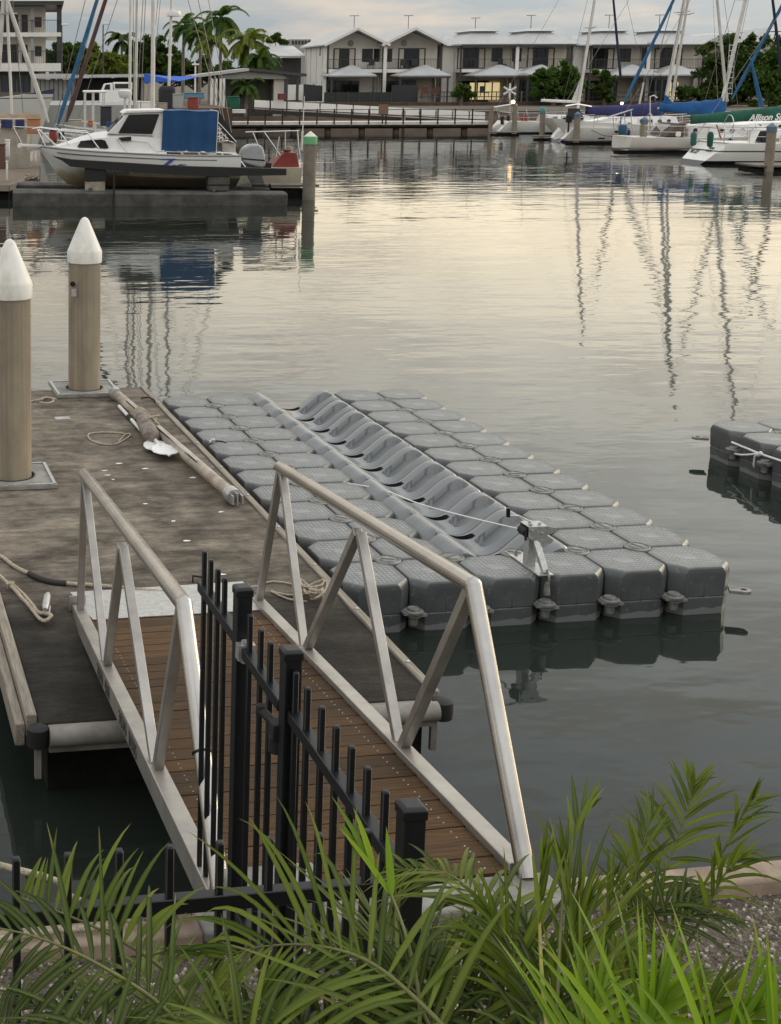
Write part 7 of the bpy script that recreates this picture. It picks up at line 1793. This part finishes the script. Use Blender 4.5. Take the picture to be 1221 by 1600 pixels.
mb = MB(); mb.beam((MBt.x(31), cyl, MBt.z(228)), (MBt.x(66), cyl, MBt.z(230)), .22, .07); mb.tube([(MBt.x(30), cyl - .1, MBt.z(229)), (MBt.x(30), cyl + .1, MBt.z(229))], .07, 8); mb.obj('bowsprit', M_gel, MBt.t)
M_flash = mat('blue_hull_flash', (0.03, 0.06, 0.24), rough=.5); M_flashp = mat('pale_blue_hull_flash', (0.30, 0.38, 0.62), rough=.5)
def side_mark(poly, m, name='hull_flash'):
    mb = MB(); q = [(MBt.x(x), cyl - 1.235 - .016, MBt.z(y)) for x, y in poly]; mb.loft([q, [(p[0], p[1] + .02, p[2]) for p in q]]); mb.obj(name, m, MBt.t, smooth=0, fix=True)
side_mark([(251, 247), (275, 247.2), (261, 258.5), (254, 258.5), (266, 249), (251, 248.4)], M_flash); side_mark([(270, 250.5), (264, 258.5), (261.5, 258.5), (273, 248.2)], M_flashp)
side_mark([(268, 258.5), (272, 256.2), (277, 257.4), (283, 255.6), (292, 256.6), (293, 257.6), (285, 257.4), (279, 258.6)], M_flash)
# outboard engine
oy = cyl
ob = sidepoly([(383, 243), (387, 234), (397, 228), (412, 227), (419, 232), (423, 246), (424, 262), (419, 266), (402, 262), (387, 257)], .27, .27, 'outboard_cowling', mat('silver_grey_cowling', (0.34, 0.35, 0.36), rough=.3, var=.1, vscale=3), .11)
for s_ in (-1, 1):
    mb = MB(); q = [(385, 249), (422, 252), (422.5, 254.5), (385.5, 251.5)]; mb.loft([[(MBt.x(x), oy + s_ * .268, MBt.z(y)) for x, y in q], [(MBt.x(x), oy + s_ * .276, MBt.z(y)) for x, y in q]]); mb.obj('cowling_band', M_dodger, ob, smooth=0, fix=True)
mb = MB(); mb.loft([[(MBt.x(a), oy + s_ * w, MBt.z(y)) for a, s_ in ((x0, -1), (x1, -1), (x1, 1), (x0, 1))] for y, x0, x1, w in ((262, 392, 420, .16), (280, 398, 420, .11), (296, 405, 426, .07), (304, 408, 430, .05))]); mb.span((MBt.x(398), oy - .22, MBt.z(292)), (MBt.x(432), oy + .22, MBt.z(290.5)))
mb.tube([(MBt.x(404), oy, MBt.z(298)), (MBt.x(432), oy, MBt.z(300))], .09, 8); mb.obj('outboard_leg', mat('grey_engine_leg', (0.12, 0.12, 0.115), rough=.5, var=.3, vscale=4), ob, smooth=30, fix=True)
mb = MB()
for k in range(3): a = k * 2.09; mb.beam((MBt.x(432), oy, MBt.z(300)), (MBt.x(433), oy + math.cos(a) * .2, MBt.z(300) + math.sin(a) * .2), .10, .02, up=(1, .5, 0))
mb.obj('propeller', M_rubber, ob, smooth=0)
mb = MB(); mb.tube([(MBt.x(372), oy - .7, MBt.z(242)), (MBt.x(388), oy - .7, MBt.z(262))], .025, 6); mb.tube([(MBt.x(372), oy + .7, MBt.z(242)), (MBt.x(388), oy + .7, MBt.z(262))], .025, 6); mb.obj('stern_ladder', M_rail, MBt.t)

# small runabout with a red canopy frame
RB = Bg('runabout', 'small cream runabout with a red and white canopy frame beside the green capped pile', 'boat', 430, 46.5, 0.0, py=280)
mb = MB(); R_ = []
for px, yt, w in ((473, 262, .85), (440, 262, .9), (400, 261, .8), (370, 259, .45), (350, 257, .05)):
    X = RB.x(px); R_.append([(X, 1 - w * .7, -.15), (X, 1 - w, RB.z(yt)), (X, 1 + w, RB.z(yt)), (X, 1 + w * .7, -.15)])
mb.loft(R_); mb.obj('hull', mat('cream_gelcoat', (0.55, 0.50, 0.40), rough=.4, var=.1), RB.t, smooth=0, fix=True)
mb = MB(); mb.loft([[RB.p(384, 200, 1 + k) for k in (-.8, 0, .8)], [RB.p(398, 196.5, 1 + k) for k in (-.8, 0, .8)], [RB.p(440, 198, 1 + k) for k in (-.8, 0, .8)]], cap=False, closed=False); mb.obj('canopy', M_white, RB.t)
mb = MB(); mb.loft([[RB.p(440, 198.5, 1 + k) for k in (-.8, 0, .8)], [RB.p(468, 205, 1 + k) for k in (-.8, 0, .8)]], cap=False, closed=False); mb.obj('red_canopy', M_red, RB.t)
mb = MB()
for dy in (.2, 1.8):
    for a, b_ in (((465, 204), (468, 240)), ((413, 206), (438, 242)), ((395, 206), (405, 230)), ((446, 205), (446, 232)), ((384, 206), (468, 204)), ((437, 213), (432, 246))): mb.tube([RB.p(*a, dy), RB.p(*b_, dy)], .022, 5)
mb.obj('canopy_frame', M_rail, RB.t)
sidep = [(428, 262), (440, 246), (447, 239), (466, 240), (471, 262)]
mb = MB(); mb.loft([[(RB.x(a), .4, RB.z(b_)) for a, b_ in sidep], [(RB.x(a), 1.6, RB.z(b_)) for a, b_ in sidep]]); mb.obj('red_engine_cover', M_red, RB.t, smooth=0, fix=True)
mb = MB(); mb.ball(RB.p(449, 232, .9), .15, 10, (1.3, 1, .8)); mb.obj('buoy', M_blockw, RB.t)
mb = MB(); mb.tube([RB.p(472, 232, .6), RB.p(476, 150, .6)], [.02, .012], 5); mb.tube([RB.p(471.5, 234, .6), RB.p(473, 205, .6)], .04, 6); mb.obj('aerial', M_white, RB.t)
finger('grey finger pontoon with a pale end beside the green capped pile', 415, 499, 289, 1.0, .45)

# ------------------------------------------------------------------ left marina: walkway and yachts behind the motorboat
WK = Bg('walkway', 'brown timber marina walkway left of the motorboat bow', 'walkway', 0, 45.0, 0.0, py=285)
M_walk = mat('weathered_walkway_boards', (0.21, 0.165, 0.12), rough=.85, vscale=2, col2=(0.12, 0.09, 0.065), stretch=(.4, 8, 1), bump=.1)
mb = MB(); mb.prism([(-8, 0), (WK.x(14), 0), (WK.x(36), 2.2), (WK.x(62, 3), 2.6), (WK.x(62, 4), 22), (-8, 22)], .28, .48); mb.obj('deck', M_walk, WK.t, smooth=0, fix=True)
mb = MB(); mb.beam((WK.x(14), -.03, .40), (WK.x(36), 2.17, .40), .08, .2); mb.beam((-8, -.06, .40), (WK.x(14), -.06, .40), .08, .2); mb.obj('edge_beam', M_timber_rail, WK.t, smooth=0)
mb = MB(); mb.prism([(-8, .2), (WK.x(13), .2), (WK.x(34), 2.5), (WK.x(60, 3), 3), (WK.x(60, 4), 21), (-8, 21)], -.4, .27); mb.obj('float', M_hullside, WK.t, smooth=0, fix=True)
def bx(name, label, cat, x0, x1, yt, yb, d, dep, m, part='shell', bevel=.03, group=None, cap=None):
    B = Bg(name, label, cat, (x0 + x1) / 2, d, 0, group); z0 = ond((x0 + x1) / 2, yb, d).z; B.t.location.z = z0; B.z0 = z0
    mb = MB(); mb.span((B.x(x0), 0, 0), (B.x(x1), dep, B.z(yt) * .94)); mb.obj(part, m, B.t, bevel=bevel)
    mb = MB(); mb.span((B.x(x0) - .02, -.02, B.z(yt) * .945), (B.x(x1) + .02, dep + .02, B.z(yt))); mb.obj('lid', cap or m, B.t, bevel=bevel * .6)
    return B
bx('power_pedestal', 'white power pedestal on the timber walkway at the left edge', 'power pedestal', 8, 15, 217, 246, 47, .2, M_white)
bx('cabinet', 'brown cabinet on the walkway cut off by the left edge', 'cabinet', -12, 8, 223, 264, 46, .5, mat('brown_cabinet', (0.12, 0.055, 0.04), rough=.6))
bx('bollard', 'short white bollard standing on the walkway by the brown cabinet', 'bollard', 9, 12, 250, 283, 45.8, .08, M_white)
bx('bollard', 'left one of the pair of white bollards by the motorboat bow', 'bollard', 47.5, 51, 236, 253, 50, .08, M_white, group='pair of white bollards')
bx('bollard', 'right one of the pair of white bollards by the motorboat bow', 'bollard', 54, 57.5, 236, 253, 50.2, .08, M_white, group='pair of white bollards')
rr = random.Random(77); c = ond(50, 258, 47.5); mb = MB(); mb.tube([Vector((c.x + rr.uniform(-.25, .25), c.y + rr.uniform(-.2, .2), .48 + rr.uniform(0, .16))) for k in range(22)], .03, 5); tag(mb.obj('rope_heap', M_rope), 'heap of cream rope on the walkway below the pair of white bollards', 'rope')
bx('board', 'orange board standing behind the motorboat bow rail', 'board', 42.5, 63.5, 184, 209, 52, .08, M_orange)
bx('bag', 'red bag on the walkway behind the bow rail', 'bag', 77, 90, 201, 224, 52, .4, M_red, bevel=.1)
bx('cabinet', 'tall dark cabinet behind the motorboat windscreen', 'cabinet', 158, 175, 165, 197, 50, .5, M_screen)
bx('crate', 'grey box on the deck behind the blue canopy', 'box', 272, 287, 146, 169, 52, .5, M_greyrender)
bx('crate', 'light blue crate behind the blue canopy', 'crate', 288, 320, 144, 155, 53, .6, mat('light_blue_plastic', (0.08, 0.20, 0.28), rough=.6))
bx('jerry_can', 'red container behind the blue canopy in front of the light blue crate', 'container', 294, 311, 151, 172, 50, .3, M_red, bevel=.05)
bx('bin', 'dark green bin in front of the pavilion columns', 'bin', 357, 375, 150, 171, 96, 1.0, M_sailgreen, bevel=.06)
bx('bin', 'dull red bin beside the pale pavilion pier', 'bin', 437, 446, 146, 156, 101, .8, mat('dull_red_plastic', (0.16, 0.025, 0.03), rough=.6))
bx('bench', 'pale bench top on a low deck in front of the pavilion', 'bench', 335, 385, 171, 177, 94, 1.2, M_slab, bevel=.02)
# seawall below the shed and pavilion
SW = Bg('sea_wall', 'low pale sea wall below the long shed', 'wall', -200, 84, -2.0)
mb = MB(); mb.span((0, 0, 0), (SW.x(250), 16, SW.z(163))); mb.obj('wall_face', M_greyrender, SW.t, smooth=0)
mb = MB(); mb.span((SW.x(250.2), 6, 0), (SW.x(385), 20, SW.z(172))); mb.obj('wall_step', M_brown, SW.t, smooth=0)
def lyacht(label, px_bow, d, L, beam, fb, hm, mst, H, r, mm, jib=None, jm=None, jr=.09, mdy=0.0, cab=True, group='yachts moored in the marina', right=False):
    p = ond(px_bow, 200, d); ps = p.dot(HR) + (-(L + .6) if right else L - .3)
    B = Bg('yacht', label, 'yacht', px_bow, d, 0, group, flip=not right, py=200)
    # move the root to the stern: local +x then runs towards the bow on the left
    B.t.location = Vector((0, 0, 0)) + HF * d + HR * ps; B.a0 = ps
    yacht_hull(B, L, beam, fb, hm, rake=.3)
    if cab: cabin(B, L, beam, fb, .25, .70, .5)
    railing(B, L, beam, fb, .05, .96)
    a, e = mast(B, *mst, H, r, mm, mdy)
    stays(B, e, [Vector((.2, 0, fb)), Vector((L * .55, -beam * .42, fb)), Vector((L * .55, beam * .42, fb)), Vector((L * .98, 0, fb + .3))], .014)
    if jib:
        q0, q1 = fl(B, *jib[0]), fl(B, *jib[1]); mb = MB(); mb.tube([q0, q0.lerp(q1, .12), q1, q1 + (q1 - q0) * .5], [jr * .45, jr, jr * .85, jr * .4], 8); mb.obj('furled_jib', jm, B.t)
    B.L, B.beam, B.fb = L, beam, fb
    return B
L1 = lyacht('white yacht behind the motorboat with the thickest white mast and a maroon furled jib', 98, 50.5, 6.6, 2.7, 1.2, H_c, ((239, 165), (238, 0)), 13.5, .105, M_mastw, ((104, 190), (164, 0)), M_furlbrown, .085)
L2 = lyacht('white yacht behind the motorboat with twin masts and a blue furled jib', 86, 55.0, 7.4, 2.8, 1.2, H_a, ((203, 150), (203, 0)), 14.0, .075, M_mastw, ((90, 196), (151, 0)), M_furlblue, .085)
mast(L2, (212, 150), (213, 0), 14.0, .08, M_mast, .5, spread=None, name='mizzen_mast')
L3 = lyacht('white yacht with a radar dome high on its mast right of the thick white mast', 120, 60.0, 7.2, 2.8, 1.2, H_b, ((264, 140), (266, 0)), 14.5, .085, M_mastw)
mb = MB(); p = fl(L3, 272, 21); mb.lathe([(.30, -.1), (.32, 0), (.26, .12), (.02, .14)], 12, (p.x, p.y, p.z)); mb.obj('radar_dome', M_white, L3.t); mb = MB(); p = fl(L3, 261, 152); mb.box((p.x, p.y, p.z), (.7, .6, 1.0)); mb.obj('mast_cover', M_dodger, L3.t, bevel=.15)
mb = MB(); a = fl(L3, 310, 128, .3); mb.tube([a, fl(L3, 352, 137, .3), fl(L3, 352, 60, .3)], .0001, 3)
L4 = lyacht('white yacht at the left edge with a tan cockpit cover and a white furled sail', 72, 57.0, 11.5, 3.3, 1.2, H_c, ((18, 155), (12, 0)), 12.0, .085, M_mastw, ((76, 190), (13, 0)), M_furlwhite, .10, right=True)
# this one lies bow right, so its stern runs out of the frame
q0, q1 = fl(L4, -2, 110), fl(L4, 7, 0)
mb = MB(); mb.tube([q0, q1, q1 + (q1 - q0) * .5], [.10, .08, .06], 8); mb.obj('furled_staysail', M_furlwhite, L4.t)
CV = Bg('boat_cover', 'tan canvas boat cover slung over a boom at the left edge', 'boat cover', -20, 54.0, 0, py=185)
mb = MB(); R_ = []
for px, yt, yb in ((-40, 176, 192), (0, 175, 191), (20, 177, 192), (40, 174, 190), (64, 178, 191)):
    X = CV.x(px); R_.append([(X, -.7, CV.z(yb)), (X, -.4, CV.z((yt + yb) / 2)), (X, 0, CV.z(yt)), (X, .4, CV.z((yt + yb) / 2)), (X, .7, CV.z(yb))])
mb.loft(R_); mb.obj('canvas', M_tan, CV.t, smooth=60)
DB = Bg('dinghy', 'small white dinghy with blue lee cloths by the walkway at the left edge', 'dinghy', -10, 53.0, 0, py=215)
mb = MB(); R_ = []
for px, yt, w in ((-40, 198, .7), (0, 200, .8), (25, 200, .7), (42, 198, .3), (50, 197, .03)):
    X = DB.x(px); R_.append([(X, 1 - w * .6, 0.05), (X, 1 - w, DB.z(yt) - .02), (X, 1 + w, DB.z(yt) - .02), (X, 1 + w * .6, 0.05)])
mb.loft(R_); mb.obj('hull', M_geld, DB.t, smooth=0, fix=True)
mb = MB(); mb.span((DB.x(2), .1, DB.z(199)), (DB.x(19), .14, DB.z(186))); mb.span((DB.x(25), .1, DB.z(199)), (DB.x(38), .14, DB.z(186))); mb.obj('lee_cloth', M_sailpurple, DB.t, smooth=0)
mb = MB()
for px in (-5, 20, 24, 40): mb.tube([(DB.x(px), .15, DB.z(200)), (DB.x(px), .15, DB.z(183))], .025, 6)
mb.tube([(DB.x(-5), .15, DB.z(184)), (DB.x(40), .15, DB.z(184))], .02, 5); mb.obj('rail_frame', M_rail, DB.t)
NB = Bg('motor_cruiser', 'navy blue motor cruiser with a white gunwale at the left edge below the apartments', 'motor cruiser', 78, 82, -0.2, flip=True)
NB.t.location = HF * 82 + HR * (NB.a0 - 9.0); NB.t.rotation_euler.z = -YAW; NB.a0 -= 9.0; NB.sg = 1
yacht_hull(NB, 9.3, 3.0, NB.z(152), hullmat('navy_hull_white_rail', (0.025, 0.035, 0.085), (0.5, .49, .47), NB.z(158), (0.5, .49, .47), (NB.z(152.5) - .15, NB.z(151))), rake=0)
RD = Bg('radar_scanner', 'white lettered radar scanner on a stalk behind the wheelhouse', 'radar', 196, 49.5, 1.0, py=150)
mb = MB(); mb.lathe([(.02, RD.z(153)), (.18, RD.z(152)), (.24, RD.z(147)), (.24, RD.z(141)), (.16, RD.z(139.5)), (.01, RD.z(139))], 16); mb.obj('dome', M_white, RD.t); mb = MB(); mb.tube([(-.12, 0, 0), (0, 0, RD.z(152))], .05, 8); mb.obj('stalk', M_rail, RD.t)
HT = Bg('hardtop', 'white hardtop canopy on thin posts left of the twin masts', 'boat canopy', 150, 58, 0.8, py=160)
mb = MB(); mb.span((HT.x(131), 0, HT.z(144)), (HT.x(168), 1.8, HT.z(140.5))); mb.obj('top', M_gel, HT.t, bevel=.04)
mb = MB()
for px in (134, 147, 164):
    for y in (.1, 1.7): mb.tube([(HT.x(px), y, HT.z(200)), (HT.x(px), y, HT.z(143))], .03, 6)
mb.obj('post', M_rail, HT.t)

bx('locker', 'white dock locker on the walkway under the blue furled sail', 'locker', 66, 82, 207, 224, 53, .6, M_white)
bx('engine_cover', 'black covered outboard engine behind the bow rail beside the red bag', 'engine cover', 92, 101, 198, 218, 53, .4, M_dodger, bevel=.08)
bx('crate', 'small blue crate under the windscreen of the motorboat', 'crate', 168, 182, 190, 199, 49, .4, M_sailblue)
bx('locker', 'low beige locker between the two furled sails', 'locker', 108, 128, 186, 198, 56, .6, M_beige)
bx('fish_bin', 'orange fish bin on deck right of the maroon furled sail', 'bin', 138, 146, 187, 198, 53, .4, M_orange, bevel=.05)
bx('locker', 'white deck locker behind the motorboat wheelhouse roof', 'locker', 216, 242, 158, 171, 51, .6, M_gel)
bx('locker', 'pale deck locker between the grey box and the thick mast', 'locker', 246, 262, 160, 171, 51.5, .6, M_blockw)
